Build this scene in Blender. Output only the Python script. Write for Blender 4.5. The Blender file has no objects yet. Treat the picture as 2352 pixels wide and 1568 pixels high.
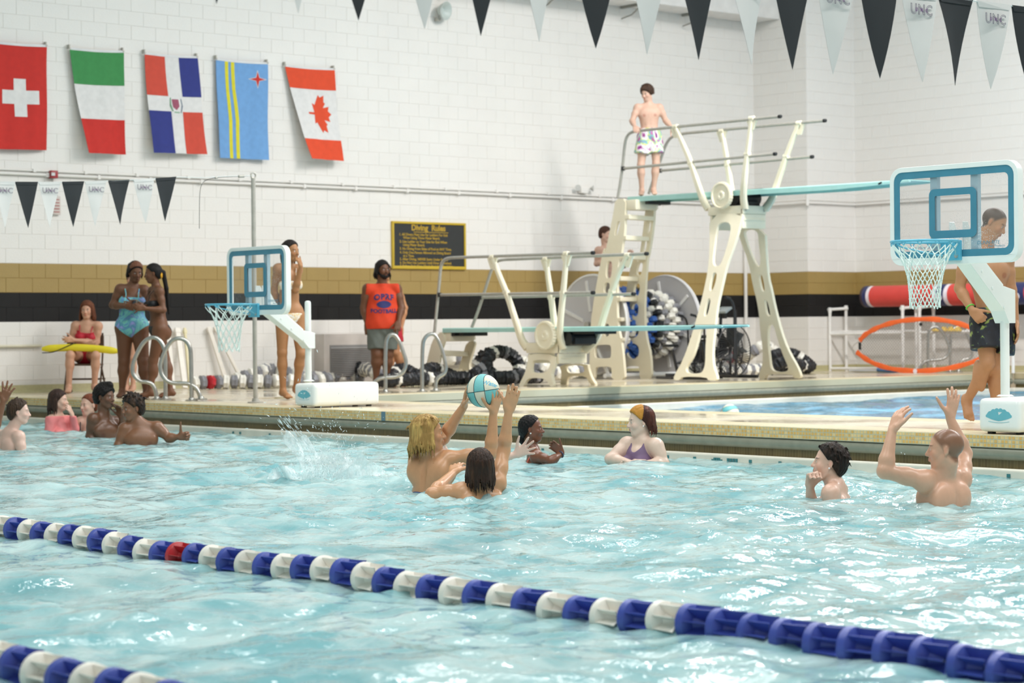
import bpy, bmesh, math, random
import numpy as np
from mathutils import Vector, Matrix, Quaternion, noise
from mathutils.geometry import tessellate_polygon
from mathutils.bvhtree import BVHTree
random.seed(7); np.random.seed(7)
SC = bpy.context.scene
COL = SC.collection
PI = math.pi
# ------------------------------------------------------------------ camera
# world: X along the back wall, Y along the right wall, Z up, deck at z=0
FPX = 4920.0; CX = 1176.0; CY = 784.0; HC = 0.78
WATER = -0.288
_a = math.radians(40.8); _r = 0.0095; _p = math.atan(32/4920)
F0 = Vector((math.sin(_a), math.cos(_a), 0)); R0 = Vector((math.cos(_a), -math.sin(_a), 0)); Z0 = Vector((0,0,1))
FW = (F0*math.cos(_p) - Z0*math.sin(_p)).normalized(); U0 = (Z0*math.cos(_p) + F0*math.sin(_p)).normalized()
CAMX = R0*math.cos(_r) - U0*math.sin(_r); CAMY = R0*math.sin(_r) + U0*math.cos(_r)
CAM = Vector((0,0,HC))
cd = bpy.data.cameras.new('camera'); cam = bpy.data.objects.new('camera', cd); COL.objects.link(cam)
cd.sensor_width = 36; cd.lens = FPX/2352*36; cd.clip_start = .1; cd.clip_end = 300
m = Matrix.Identity(4)
for i in range(3):
    m[i][0] = CAMX[i]; m[i][1] = CAMY[i]; m[i][2] = -FW[i]; m[i][3] = CAM[i]
cam.matrix_world = m
cd.dof.use_dof = True; cd.dof.focus_distance = 13.6; cd.dof.aperture_fstop = 3.6
SC.camera = cam
# ------------------------------------------------------------------ light and exposure
SC.view_settings.view_transform = 'Standard'; SC.view_settings.look = 'None'
SC.view_settings.gamma = 1; SC.view_settings.use_curve_mapping = False
SC.view_settings.exposure = -0.17
W = bpy.data.worlds.new('daylight'); SC.world = W; W.use_nodes = True
bg = W.node_tree.nodes['Background']; bg.inputs[0].default_value = (1,.975,.95,1); bg.inputs[1].default_value = 0.50
def area(name, loc, sx, sy, power, col=(1,1,1), rot=(0,0,0)):
    l = bpy.data.lights.new(name, 'AREA'); l.shape = 'RECTANGLE'; l.size = sx; l.size_y = sy; l.energy = power; l.color = col
    o = bpy.data.objects.new(name, l); o.location = loc; o.rotation_euler = rot; COL.objects.link(o); return o
CEIL = 8.6
area('ceiling_lamp_light', (6, 11, CEIL-.35), 14, .6, 480, (1,.955,.925))
area('ceiling_lamp_light', (17, 15.5, CEIL-.35), 18, .6, 690, (1,.955,.925))
area('ceiling_lamp_light', (21, 12, CEIL-.35), .6, 14, 1850, (1,.955,.925))
area('ceiling_lamp_light', (8, 4, CEIL-.35), 16, .6, 850, (1,.955,.925))
# ------------------------------------------------------------------ pixel helpers (photo frame 2352x1568)
def ray(px, py): return (CAMX*((px-CX)/FPX) + CAMY*((CY-py)/FPX) + FW)
def atD(px, py, D):
    return CAM + ray(px,py)*D
def onX(px, py, X): d = ray(px,py); return CAM + d*(X/d.x)
def onY(px, py, Y): d = ray(px,py); return CAM + d*(Y/d.y)
def onZ(px, py, Z): d = ray(px,py); return CAM + d*((Z-HC)/d.z)
def proj(p):
    v = Vector(p)-CAM; z = v.dot(FW); return (CX+FPX*v.dot(CAMX)/z, CY-FPX*v.dot(CAMY)/z, z)
# ------------------------------------------------------------------ materials
def srgb(c):
    if isinstance(c, str):
        c = tuple(int(c[i:i+2],16)/255 for i in (0,2,4))
    return tuple((x/12.92 if x <= .04045 else ((x+.055)/1.055)**2.4) for x in c)
MATS = {}
def mat(name, col=(.8,.8,.8), rough=.5, metal=0, spec=.5, noise_s=0, noise_amt=.06, bump=0, bump_s=30, coat=0, alpha=1, emit=0, trans=0):
    if name in MATS: return MATS[name]
    M = bpy.data.materials.new(name); M.use_nodes = True; nt = M.node_tree; b = nt.nodes['Principled BSDF']
    c = srgb(col) + (1,)
    b.inputs['Base Color'].default_value = c; b.inputs['Roughness'].default_value = rough
    b.inputs['Metallic'].default_value = metal; b.inputs['Specular IOR Level'].default_value = spec
    b.inputs['Coat Weight'].default_value = coat; b.inputs['Coat Roughness'].default_value = .08
    b.inputs['Alpha'].default_value = alpha; b.inputs['Transmission Weight'].default_value = trans
    if emit:
        b.inputs['Emission Color'].default_value = c; b.inputs['Emission Strength'].default_value = emit
    tc = nt.nodes.new('ShaderNodeTexCoord')
    n = nt.nodes.new('ShaderNodeTexNoise'); n.inputs['Scale'].default_value = noise_s or 6; n.inputs['Detail'].default_value = 4
    nt.links.new(tc.outputs['Object'], n.inputs['Vector'])
    r = nt.nodes.new('ShaderNodeValToRGB'); k = noise_amt
    r.color_ramp.elements[0].position = .3; r.color_ramp.elements[1].position = .7
    r.color_ramp.elements[0].color = tuple(min(1,x*(1-k)) for x in c[:3])+(1,); r.color_ramp.elements[1].color = tuple(min(1,x*(1+k)) for x in c[:3])+(1,)
    nt.links.new(n.outputs['Fac'], r.inputs['Fac']); nt.links.new(r.outputs['Color'], b.inputs['Base Color'])
    if bump:
        n2 = nt.nodes.new('ShaderNodeTexNoise'); n2.inputs['Scale'].default_value = bump_s; n2.inputs['Detail'].default_value = 3
        nt.links.new(tc.outputs['Object'], n2.inputs['Vector'])
        bp = nt.nodes.new('ShaderNodeBump'); bp.inputs['Strength'].default_value = bump; bp.inputs['Distance'].default_value = .01
        nt.links.new(n2.outputs['Fac'], bp.inputs['Height']); nt.links.new(bp.outputs['Normal'], b.inputs['Normal'])
    MATS[name] = M; return M
def ramp_mat(name, stops, scale=6, rough=.7, detail=3, distort=0, coord='Object', kind='noise', stretch=(1,1,1), bump=0, interp='LINEAR', spec=.5):
    M = bpy.data.materials.new(name); M.use_nodes = True; nt = M.node_tree; b = nt.nodes['Principled BSDF']
    b.inputs['Roughness'].default_value = rough
    tc = nt.nodes.new('ShaderNodeTexCoord'); mp = nt.nodes.new('ShaderNodeMapping'); mp.inputs['Scale'].default_value = stretch
    nt.links.new(tc.outputs[coord], mp.inputs[0])
    if kind == 'noise':
        n = nt.nodes.new('ShaderNodeTexNoise'); n.inputs['Scale'].default_value = scale; n.inputs['Detail'].default_value = detail; n.inputs['Distortion'].default_value = distort
        out = n.outputs['Fac']
    else:
        n = nt.nodes.new('ShaderNodeTexVoronoi'); n.inputs['Scale'].default_value = scale
        out = n.outputs['Distance']
    nt.links.new(mp.outputs[0], n.inputs['Vector'])
    r = nt.nodes.new('ShaderNodeValToRGB'); r.color_ramp.interpolation = interp
    while len(r.color_ramp.elements) < len(stops): r.color_ramp.elements.new(.5)
    for e, (p, c) in zip(r.color_ramp.elements, stops): e.position = p; e.color = srgb(c)+(1,)
    nt.links.new(out, r.inputs['Fac']); nt.links.new(r.outputs['Color'], b.inputs['Base Color'])
    if bump:
        n2 = nt.nodes.new('ShaderNodeTexNoise'); n2.inputs['Scale'].default_value = scale*3; n2.inputs['Detail'].default_value = 3; nt.links.new(mp.outputs[0], n2.inputs['Vector'])
        bp = nt.nodes.new('ShaderNodeBump'); bp.inputs['Strength'].default_value = bump; bp.inputs['Distance'].default_value = .012
        nt.links.new(n2.outputs['Fac'], bp.inputs['Height']); nt.links.new(bp.outputs['Normal'], b.inputs['Normal'])
    b.inputs['Specular IOR Level'].default_value = spec
    MATS[name] = M; return M
# ------------------------------------------------------------------ objects
def tag(o, label=None, cat=None, group=None, kind=None):
    if label: o['label'] = label
    if cat: o['category'] = cat
    if group: o['group'] = group
    if kind: o['kind'] = kind
    return o
def empty(name, loc, label=None, cat=None, group=None, rz=0):
    o = bpy.data.objects.new(name, None); o.location = loc; o.rotation_euler = (0,0,rz); o.empty_display_size = .1; COL.objects.link(o)
    tag(o, label, cat, group); return o
class MB:
    """collects verts and faces in world space"""
    def __init__(s): s.v = []; s.f = []; s.mi = []; s.m = 0
    def add(s, vs, fs):
        b = len(s.v); s.v += [tuple(v) for v in vs]; s.f += [tuple(b+i for i in f) for f in fs]; s.mi += [s.m]*len(fs); return s
    def box(s, lo, hi, bev=0):
        x0,y0,z0 = lo; x1,y1,z1 = hi
        if bev:
            bm = bmesh.new(); bmesh.ops.create_cube(bm, size=1)
            for v in bm.verts: v.co = Vector(((x0+x1)/2+v.co.x*(x1-x0), (y0+y1)/2+v.co.y*(y1-y0), (z0+z1)/2+v.co.z*(z1-z0)))
            bmesh.ops.bevel(bm, geom=bm.edges[:], offset=bev, segments=3 if bev > .02 else 2, affect='EDGES', profile=.6)
            bm.verts.index_update(); s.add([v.co for v in bm.verts], [[v.index for v in f.verts] for f in bm.faces]); bm.free(); return s
        v = [(x0,y0,z0),(x1,y0,z0),(x1,y1,z0),(x0,y1,z0),(x0,y0,z1),(x1,y0,z1),(x1,y1,z1),(x0,y1,z1)]
        return s.add(v, [(0,3,2,1),(4,5,6,7),(0,1,5,4),(1,2,6,5),(2,3,7,6),(3,0,4,7)])
    def obox(s, c, ax, ay, az, sx, sy, sz):
        """oriented box, centre c, unit axes, full sizes"""
        c = Vector(c); ax = Vector(ax)*sx/2; ay = Vector(ay)*sy/2; az = Vector(az)*sz/2
        v = [c-ax-ay-az, c+ax-ay-az, c+ax+ay-az, c-ax+ay-az, c-ax-ay+az, c+ax-ay+az, c+ax+ay+az, c-ax+ay+az]
        return s.add(v, [(0,3,2,1),(4,5,6,7),(0,1,5,4),(1,2,6,5),(2,3,7,6),(3,0,4,7)])
    def tube(s, pts, r, seg=10, cap=True, closed=False):
        pts = [Vector(p) for p in pts]; n = len(pts); rr = r if isinstance(r, (list,tuple)) else [r]*n
        T = []
        for i in range(n):
            a = pts[(i-1)%n] if (closed or i>0) else pts[i]; b = pts[(i+1)%n] if (closed or i<n-1) else pts[i]
            t = (b-a); T.append(t.normalized() if t.length > 1e-9 else Vector((0,0,1)))
        up = Vector((0,0,1)) if abs(T[0].z) < .9 else Vector((1,0,0))
        nn = (up - T[0]*up.dot(T[0])).normalized(); vs = []
        for i in range(n):
            nn = (nn - T[i]*nn.dot(T[i]))
            nn = nn.normalized() if nn.length > 1e-6 else T[i].orthogonal().normalized()
            bb = T[i].cross(nn)
            for k in range(seg):
                a = 2*PI*k/seg; vs.append(pts[i] + (nn*math.cos(a)+bb*math.sin(a))*rr[i])
        fs = []
        for i in range(n if closed else n-1):
            j = (i+1)%n
            for k in range(seg):
                l = (k+1)%seg; fs.append((i*seg+k, i*seg+l, j*seg+l, j*seg+k))
        if cap and not closed: fs += [tuple(range(seg-1,-1,-1)), tuple(range((n-1)*seg, n*seg))]
        return s.add(vs, fs)
    def lathe(s, prof, c=(0,0,0), axis=(0,0,1), seg=24):
        """prof: list of (radius, height along axis)"""
        ax = Vector(axis).normalized(); u = ax.orthogonal().normalized(); w = ax.cross(u); c = Vector(c); vs = []
        for (r, h) in prof:
            for k in range(seg):
                a = 2*PI*k/seg; vs.append(c + ax*h + (u*math.cos(a)+w*math.sin(a))*max(r,1e-5))
        fs = []
        for i in range(len(prof)-1):
            for k in range(seg):
                l = (k+1)%seg; fs.append((i*seg+k, i*seg+l, (i+1)*seg+l, (i+1)*seg+k))
        fs.append(tuple(range(seg-1,-1,-1))); fs.append(tuple(range((len(prof)-1)*seg, len(prof)*seg)))
        return s.add(vs, fs)
    def plate(s, outer, holes, off):
        """polygon with holes (3d points) given thickness by the vector off"""
        loops = [[Vector(p) for p in outer]] + [[Vector(p) for p in h] for h in holes]
        tr = tessellate_polygon(loops); flat = [p for l in loops for p in l]; n = len(flat); off = Vector(off)
        fs = [tuple(t) for t in tr] + [tuple(n+i for i in reversed(t)) for t in tr]
        b = 0
        for l in loops:
            k = len(l)
            for i in range(k): j = (i+1)%k; fs.append((b+i, b+j, n+b+j, n+b+i))
            b += k
        return s.add(flat+[p+off for p in flat], fs)
    def build(s, name, material, parent=None, smooth=True, angle=35, origin=None, bevel=0):
        me = bpy.data.meshes.new(name)
        base = Vector(origin) if origin is not None else (wloc(parent) if parent is not None else None)
        if base is None:
            v = np.array(s.v); base = Vector(((v[:,0].min()+v[:,0].max())/2, (v[:,1].min()+v[:,1].max())/2, v[:,2].min()))
        R = parent.matrix_world.to_3x3().inverted() if parent is not None else None
        inv = wmat(parent).inverted() if parent is not None else Matrix.Translation(-base)
        if parent is not None and origin is None: vv = [inv @ Vector(p) for p in s.v]; loc = (0,0,0)
        elif parent is None: vv = [Vector(p)-base for p in s.v]; loc = base
        else: vv = [inv @ Vector(p) for p in s.v]; loc = (0,0,0)
        me.from_pydata(vv, [], s.f)
        bm = bmesh.new(); bm.from_mesh(me); bmesh.ops.recalc_face_normals(bm, faces=bm.faces[:])
        bm.to_mesh(me); bm.free()
        mats = material if isinstance(material, (list,tuple)) else [material]
        for m_ in mats: me.materials.append(m_)
        if len(mats) > 1: me.polygons.foreach_set('material_index', s.mi)
        o = bpy.data.objects.new(name, me); COL.objects.link(o)
        if parent is not None: o.parent = parent
        o.location = loc
        if smooth:
            me.polygons.foreach_set('use_smooth', [True]*len(me.polygons)); me.set_sharp_from_angle(angle=math.radians(angle))
        if bevel:
            mo = o.modifiers.new('bevel','BEVEL'); mo.width = bevel; mo.segments = 2; mo.limit_method = 'ANGLE'
        return o
def wmat(o):
    M = Matrix.LocRotScale(o.location, o.rotation_euler.to_quaternion(), o.scale)
    return (wmat(o.parent) @ M) if o.parent else M
def wloc(o): return wmat(o).translation
def smooth_poly(pts, n=2):
    pts = [Vector(p) for p in pts]
    for _ in range(n):
        q = []
        for i in range(len(pts)):
            a = pts[i]; b = pts[(i+1)%len(pts)]; q += [a*.75+b*.25, a*.25+b*.75]
        pts = q
    return pts
def smooth_path(pts, n=3):
    pts = [Vector(p) for p in pts]
    for _ in range(n):
        q = [pts[0]]
        for i in range(len(pts)-1): a = pts[i]; b = pts[i+1]; q += [a*.75+b*.25, a*.25+b*.75]
        q.append(pts[-1]); pts = q
    return pts
def copy_tree(o, parent=None):
    c = o.copy(); COL.objects.link(c); c.parent = parent
    for ch in list(o.children): copy_tree(ch, c)
    return c
def share(name, me, parent, loc=(0,0,0), rot=None, scale=None):
    o = bpy.data.objects.new(name, me); COL.objects.link(o); o.parent = parent; o.location = loc
    if rot is not None: o.rotation_mode = 'QUATERNION'; o.rotation_quaternion = rot
    if scale is not None: o.scale = scale
    return o
def text_poly(txt, size, outline=0, offset=0, extrude=.0015, bevel=0, space=1, font_shear=0):
    """returns (verts, faces) of lettering in its own xy plane, centred"""
    cu = bpy.data.curves.new('letters', 'FONT'); cu.body = txt; cu.size = size; cu.align_x = 'CENTER'; cu.align_y = 'CENTER'
    cu.space_character = space; cu.offset = offset; cu.resolution_u = 3; cu.shear = font_shear
    if outline: cu.fill_mode = 'NONE'; cu.bevel_depth = outline; cu.bevel_resolution = 0
    else: cu.extrude = extrude
    o = bpy.data.objects.new('letters', cu); COL.objects.link(o)
    dg = bpy.context.evaluated_depsgraph_get(); me = bpy.data.meshes.new_from_object(o.evaluated_get(dg))
    v = [tuple(x.co) for x in me.vertices]; f = [tuple(p.vertices) for p in me.polygons]
    bpy.data.objects.remove(o); bpy.data.curves.remove(cu); bpy.data.meshes.remove(me)
    return v, f
def lettering(name, txt, size, c, right, up, material, parent, **kw):
    v, f = text_poly(txt, size, **kw); right = Vector(right).normalized(); up = Vector(up).normalized(); n = right.cross(up); c = Vector(c)
    mb = MB(); mb.add([c+right*x+up*y+n*z for x,y,z in v], f); return mb.build(name, material, parent, smooth=False)
# ------------------------------------------------------------------ room shell
YB = 25.0; XR = 28.3; YC = 23.8; XC = 27.08           # back wall, right wall, corner pier faces
ZG1, ZG0, ZB0 = 1.665, 1.289, 0.913                       # band heights measured off the wall
BH = 0.188; BL = 0.376
P_WHITE = mat('painted_block_white', 'e9e6e1', .55, noise_s=1.2, noise_amt=.025, bump=.25, bump_s=60)
P_GOLD = mat('painted_block_gold', 'a38a52', .5, noise_s=2, noise_amt=.05, bump=.25, bump_s=60)
P_BLACK = mat('painted_block_black', '1f1e1e', .6, spec=.25, noise_s=2, noise_amt=.1, bump=.25, bump_s=60)
JOINT = mat('block_joint_white', 'e2dfda', .8); JG = mat('block_joint_gold', '9c824d', .8); JB = mat('block_joint_black', '262525', .7)
ZTOP = 8.6
def band_of(z):
    if z < ZB0-.01: return 0
    if z < ZG0-.01: return 2
    if z < ZG1-.01: return 1
    return 0
def wall(name, p0, p1, t_out):
    """structural slab behind the blocks, from p0 to p1 (xy), thickness t_out away from the room"""
    mb = MB(); p0 = Vector((*p0,0)); p1 = Vector((*p1,0)); t = Vector((*t_out,0))
    zs = [0, ZB0, ZG0, ZG1, ZTOP]; mi = [0,2,1,0]
    for k in range(4):
        mb.m = mi[k]
        a = p0+Vector((0,0,zs[k])); b = p1+Vector((0,0,zs[k])); c = p1+Vector((0,0,zs[k+1])); d = p0+Vector((0,0,zs[k+1]))
        mb.add([a,b,c,d,a+t,b+t,c+t,d+t], [(0,1,2,3),(7,6,5,4),(0,4,5,1),(3,2,6,7),(1,5,6,2),(0,3,7,4)])
    o = mb.build(name, [JOINT,JG,JB], smooth=False, origin=(p0.x,p0.y,0)); o['kind'] = 'structure'; return o
def block_mesh(name, w, m_):
    mb = MB(); g = .0016; d = .005; e = .003
    v = [(g,0,g),(w-g,0,g),(w-g,0,BH-g),(g,0,BH-g),(g+e,-d,g+e),(w-g-e,-d,g+e),(w-g-e,-d,BH-g-e),(g+e,-d,BH-g-e)]
    mb.add(v, [(4,5,6,7),(0,1,5,4),(1,2,6,5),(2,3,7,6),(3,0,4,7)])
    me = bpy.data.meshes.new(name); me.from_pydata(mb.v, [], mb.f); me.materials.append(m_); return me
BM = {}
for bi, mm in enumerate((P_WHITE, P_GOLD, P_BLACK)):
    for w in (BL, BL/2): BM[(bi, w)] = block_mesh('block', w, mm)
def lay_blocks(parent, p0, direc, length, maxn, viewer_far=False, zmax=ZTOP-.05, zmin=.0):
    """running bond on a wall face; the nearest ones to the lens are parts, the rest one joined part"""
    d = Vector((*direc,0)); p0 = Vector((*p0,0)); nrm = Vector((d.y,-d.x,0))
    z = ZB0 - BH*4; row = 0; items = []
    while z+BH <= zmax:
        s = 0 if row%2==0 else -BL/2
        while s < length:
            a = max(0,s); b = min(length, s+BL)
            if b-a > .03:
                items.append((a, z, b-a, row))
            s += BL
        z += BH; row += 1
    def seen(it):
        p = p0+d*(it[0]+it[2]/2)+Vector((0,0,it[1]+BH/2)); q = proj(p)
        ok = -20 < q[0] < 2372 and -20 < q[1] < 1560
        return (0 if ok else 1, q[2])
    items.sort(key=seen)
    q = Matrix(((d.x, -nrm.x, 0), (d.y, -nrm.y, 0), (0,0,1))).to_quaternion()
    rest = [MB(), MB(), MB()]
    base = wloc(parent)
    for i, (s, z, w, row) in enumerate(items):
        bi = band_of(z+BH/2)
        if i < maxn:
            o = share('block', BM[(bi, BL)], parent, p0+d*s+Vector((0,0,z))-base, q, (w/BL,1,1))
        else:
            me = BM[(bi, BL)]; M = Matrix.Translation(p0+d*s+Vector((0,0,z))) @ q.to_matrix().to_4x4() @ Matrix.Scale(w/BL,4,(1,0,0))
            rest[bi].add([M @ v.co for v in me.vertices], [tuple(f.vertices) for f in me.polygons])
    mb = MB(); mb.v = []; 
    for bi in range(3):
        mb.m = bi; mb.add(rest[bi].v, rest[bi].f)
    if mb.v:
        o = mb.build('block_courses', [P_WHITE,P_GOLD,P_BLACK], parent, smooth=False); o['kind'] = 'stuff'
wb = wall('wall_back', (4,YB), (XC,YB), (0,.2)); lay_blocks(wb, (4.0,YB), (1,0), XC-4.0, 300)
wp = wall('wall_pier', (XC,YB), (XC,YC), (.2,0))
lay_blocks(wp, (XC,YB), (0,-1), YB-YC, 90)
wq = wall('wall_pier_front', (XC+.2,YC), (XR,YC), (0,.2)); lay_blocks(wq, (XC,YC), (1,0), XR-XC, 90)
wr = wall('wall_right', (XR,YC), (XR,6), (.2,0)); lay_blocks(wr, (XR,YC), (0,-1), YC-6.0, 300)
for n_, a_, b_, t_ in (('wall_left', (-14,YB), (-14,-6), (-.2,0)), ('wall_front', (-14,-6), (XR,-6), (0,-.2))):
    pass
# the far, out of view part of the back wall
w2 = MB(); w2.box((-14,YB,-.0),(4,YB+.2,ZTOP)); o = w2.build('wall_left', P_WHITE, smooth=False); o['kind'] = 'structure'
# ceiling with its lamps
mb = MB(); mb.box((-14,-6,ZTOP),(XR+.2,YB+.2,ZTOP+.2)); o = mb.build('ceiling', mat('ceiling_white','e6e6e2',.8), smooth=False); o['kind'] = 'structure'
LAMP = mat('lamp_panel', 'ffffff', .4, emit=12)
for (lx, ly, sx, sy, lb) in ((6,11,14,.6,'middle of the main pool'),(17,15.5,18,.6,'deck beside the back wall'),(21,12,.6,14,'diving well'),(8,4,16,.6,'lane ropes in the foreground')):
    t = empty('ceiling_lamp', (lx,ly,ZTOP-.2), 'long white ceiling lamp above the frame, over the '+lb, 'lamp', 'ceiling lamps above the frame')
    mb = MB(); mb.box((lx-sx/2-.1,ly-sy/2-.1,ZTOP-.24),(lx+sx/2+.1,ly+sy/2+.1,ZTOP-.0)); mb.build('lamp_housing', mat('lamp_housing','dddddd',.5), t, smooth=False)
    n = int(max(sx,sy)/1.6)
    for k in range(n):
        mb = MB(); f = (k+.5)/n
        if sx > sy: cx = lx-sx/2+sx*f; mb.box((cx-.35,ly-.15,ZTOP-.30),(cx+.35,ly+.15,ZTOP-.25))
        else: cy = ly-sy/2+sy*f; mb.box((lx-.15,cy-.35,ZTOP-.30),(lx+.15,cy+.35,ZTOP-.25))
        mb.build('lamp_panel', LAMP, t, smooth=False)
# bulkhead under the ceiling with its pipe brackets
t = empty('trim_bulkhead', (24,YB,5.9)); t['kind'] = 'structure'
ZS = 5.93
mb = MB(); mb.box((18.5,YB-.62,ZS),(XC-.02,YB-.02,ZS+1.6)); mb.build('bulkhead_box', mat('bulkhead_white','e4e1dd',.6), t, smooth=False)
for x in (20.2,22.1,23.9,25.3): 
    mb = MB(); mb.box((x,YB-.55,ZS-.04),(x+.05,YB-.05,ZS)); mb.tube([(x+.02,YB-.5,ZS-.05),(x+.02,YB-.3,ZS-.16),(x+.02,YB-.06,ZS-.2)], .012, 6); mb.build('bracket', mat('zinc','9a9890',.5,.6), t, angle=20)
mb = MB(); mb.box((XC-.9,YB-.64,ZS),(XC-.88,YB-.615,ZS+1.6)); mb.build('panel_joint', mat('joint_grey','8a8a88',.6), t, smooth=False)
# cove tiles at the foot of the walls
COVE = mat('cove_tile','b9b288',.45,noise_s=30,noise_amt=.06)
for i,(a,b) in enumerate((((4,YB),(XC,YB)),((XC,YC),(XR,YC)),((XR,YC),(XR,6)),((XC,YB),(XC,YC)))):
    a = Vector((*a,0)); b = Vector((*b,0)); d = (b-a).normalized(); n = Vector((d.y,-d.x,0)); L = (b-a).length
    mb = MB(); pr = [(0,0),(.05,0),(.02,.03),(.014,.10),(0,.10)]
    mb.add([a+n*p+Vector((0,0,q)) for p,q in pr]+[b+n*p+Vector((0,0,q)) for p,q in pr], [(k,(k+1)%5,5+(k+1)%5,5+k) for k in range(5)])
    o = mb.build('baseboard_'+('back','pier','right','inner')[i], COVE, smooth=False); o['kind'] = 'structure'
# ------------------------------------------------------------------ deck, pools
def tile_mat(name, c1, c2, scale, rough, mortar=.06, coordscale=(1,1,1), bump=.2, var=.1, mcol='c9c2a8', wet=False):
    M = bpy.data.materials.new(name); M.use_nodes = True; nt = M.node_tree; b = nt.nodes['Principled BSDF']
    tc = nt.nodes.new('ShaderNodeTexCoord'); br = nt.nodes.new('ShaderNodeTexBrick'); br.offset = 0; br.inputs['Scale'].default_value = 1
    br.inputs['Brick Width'].default_value = scale; br.inputs['Row Height'].default_value = scale; br.inputs['Mortar Size'].default_value = scale*mortar
    br.inputs['Color1'].default_value = srgb(c1)+(1,); br.inputs['Color2'].default_value = srgb(c2)+(1,); br.inputs['Mortar'].default_value = srgb(mcol)+(1,)
    geo = nt.nodes.new('ShaderNodeNewGeometry')
    nt.links.new(geo.outputs['Position'], br.inputs['Vector'])
    n = nt.nodes.new('ShaderNodeTexNoise'); n.inputs['Scale'].default_value = .7; n.inputs['Detail'].default_value = 5; nt.links.new(geo.outputs['Position'], n.inputs['Vector'])
    mr = nt.nodes.new('ShaderNodeMapRange'); mr.inputs[1].default_value = .42; mr.inputs[2].default_value = .62
    mr.inputs[3].default_value = rough if not wet else .08; mr.inputs[4].default_value = rough; nt.links.new(n.outputs['Fac'], mr.inputs[0]); nt.links.new(mr.outputs[0], b.inputs['Roughness'])
    mx = nt.nodes.new('ShaderNodeMix'); mx.data_type = 'RGBA'; mx.blend_type = 'MULTIPLY'; mx.inputs[0].default_value = 1
    cr = nt.nodes.new('ShaderNodeValToRGB'); cr.color_ramp.elements[0].color = (.82,.80,.74,1); cr.color_ramp.elements[1].color = (1,1,1,1)
    cr.color_ramp.elements[0].position = .38; cr.color_ramp.elements[1].position = .58
    nt.links.new(n.outputs['Fac'], cr.inputs['Fac']); nt.links.new(br.outputs['Color'], mx.inputs[6]); nt.links.new(cr.outputs['Color'], mx.inputs[7]); nt.links.new(mx.outputs[2], b.inputs['Base Color'])
    bp = nt.nodes.new('ShaderNodeBump'); bp.inputs['Strength'].default_value = bump; bp.inputs['Distance'].default_value = .003; bp.invert = True
    nt.links.new(br.outputs['Fac'], bp.inputs['Height']); nt.links.new(bp.outputs['Normal'], b.inputs['Normal'])
    return M
DECK = tile_mat('deck_mosaic', 'dccfb8', 'd2c4aa', .05, .32, wet=True, mcol='cfc8b4')
NOSE = tile_mat('coping_mosaic', 'e4d6b2', 'd9c79e', .03, .3, wet=False, mcol='d9dcc4')
XE = 12.30; XW0 = 14.12; XW1 = 27.7; YW1 = 20.15          # pool edge, diving well near and far edges
PB = -1.9
mb = MB()
mb.box((XE+.42, YW1+.42, -.35),(XR, YB, 0)); mb.box((XE+.42, -6, -.35),(XW0-.42, YW1+.42, 0)); mb.box((XW1+.42,-6,-.35),(XR,YW1+.42,0))
mb.box((-14,24.72,-.35),(XE+.42,YB,0))
o = mb.build('floor', DECK, smooth=False, origin=(XE,YB,0)); o['kind'] = 'structure'
TILE_Y = mat('tile_ochre', 'e0b468', .3, noise_s=40, noise_amt=.12); TILE_Y2 = mat('tile_straw','e6c88c',.3,noise_s=40,noise_amt=.1)
GROUT = mat('grout_pale', 'c6c4ae', .7)
ROLL = mat('gutter_glaze', '8f9080', .22, noise_s=12, noise_amt=.08)
BROWN = tile_mat('gutter_brown_mosaic', '7c7049', '6c6140', .028, .4, mcol='8f855f')
LIP = mat('gutter_lip_white', 'e9e4d6', .35, noise_s=8, noise_amt=.04)
def sweep(profile, a, b, out):
    """profile points (out distance, z) swept from a to b"""
    a = Vector((*a,0)); b = Vector((*b,0)); n = Vector((*out,0)); mb = MB(); k = len(profile)
    mb.add([a+n*p+Vector((0,0,q)) for p,q in profile]+[b+n*p+Vector((0,0,q)) for p,q in profile], [(i,(i+1)%k,k+(i+1)%k,k+i) for i in range(k)]+[tuple(range(k)),tuple(range(2*k-1,k-1,-1))])
    return mb
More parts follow.
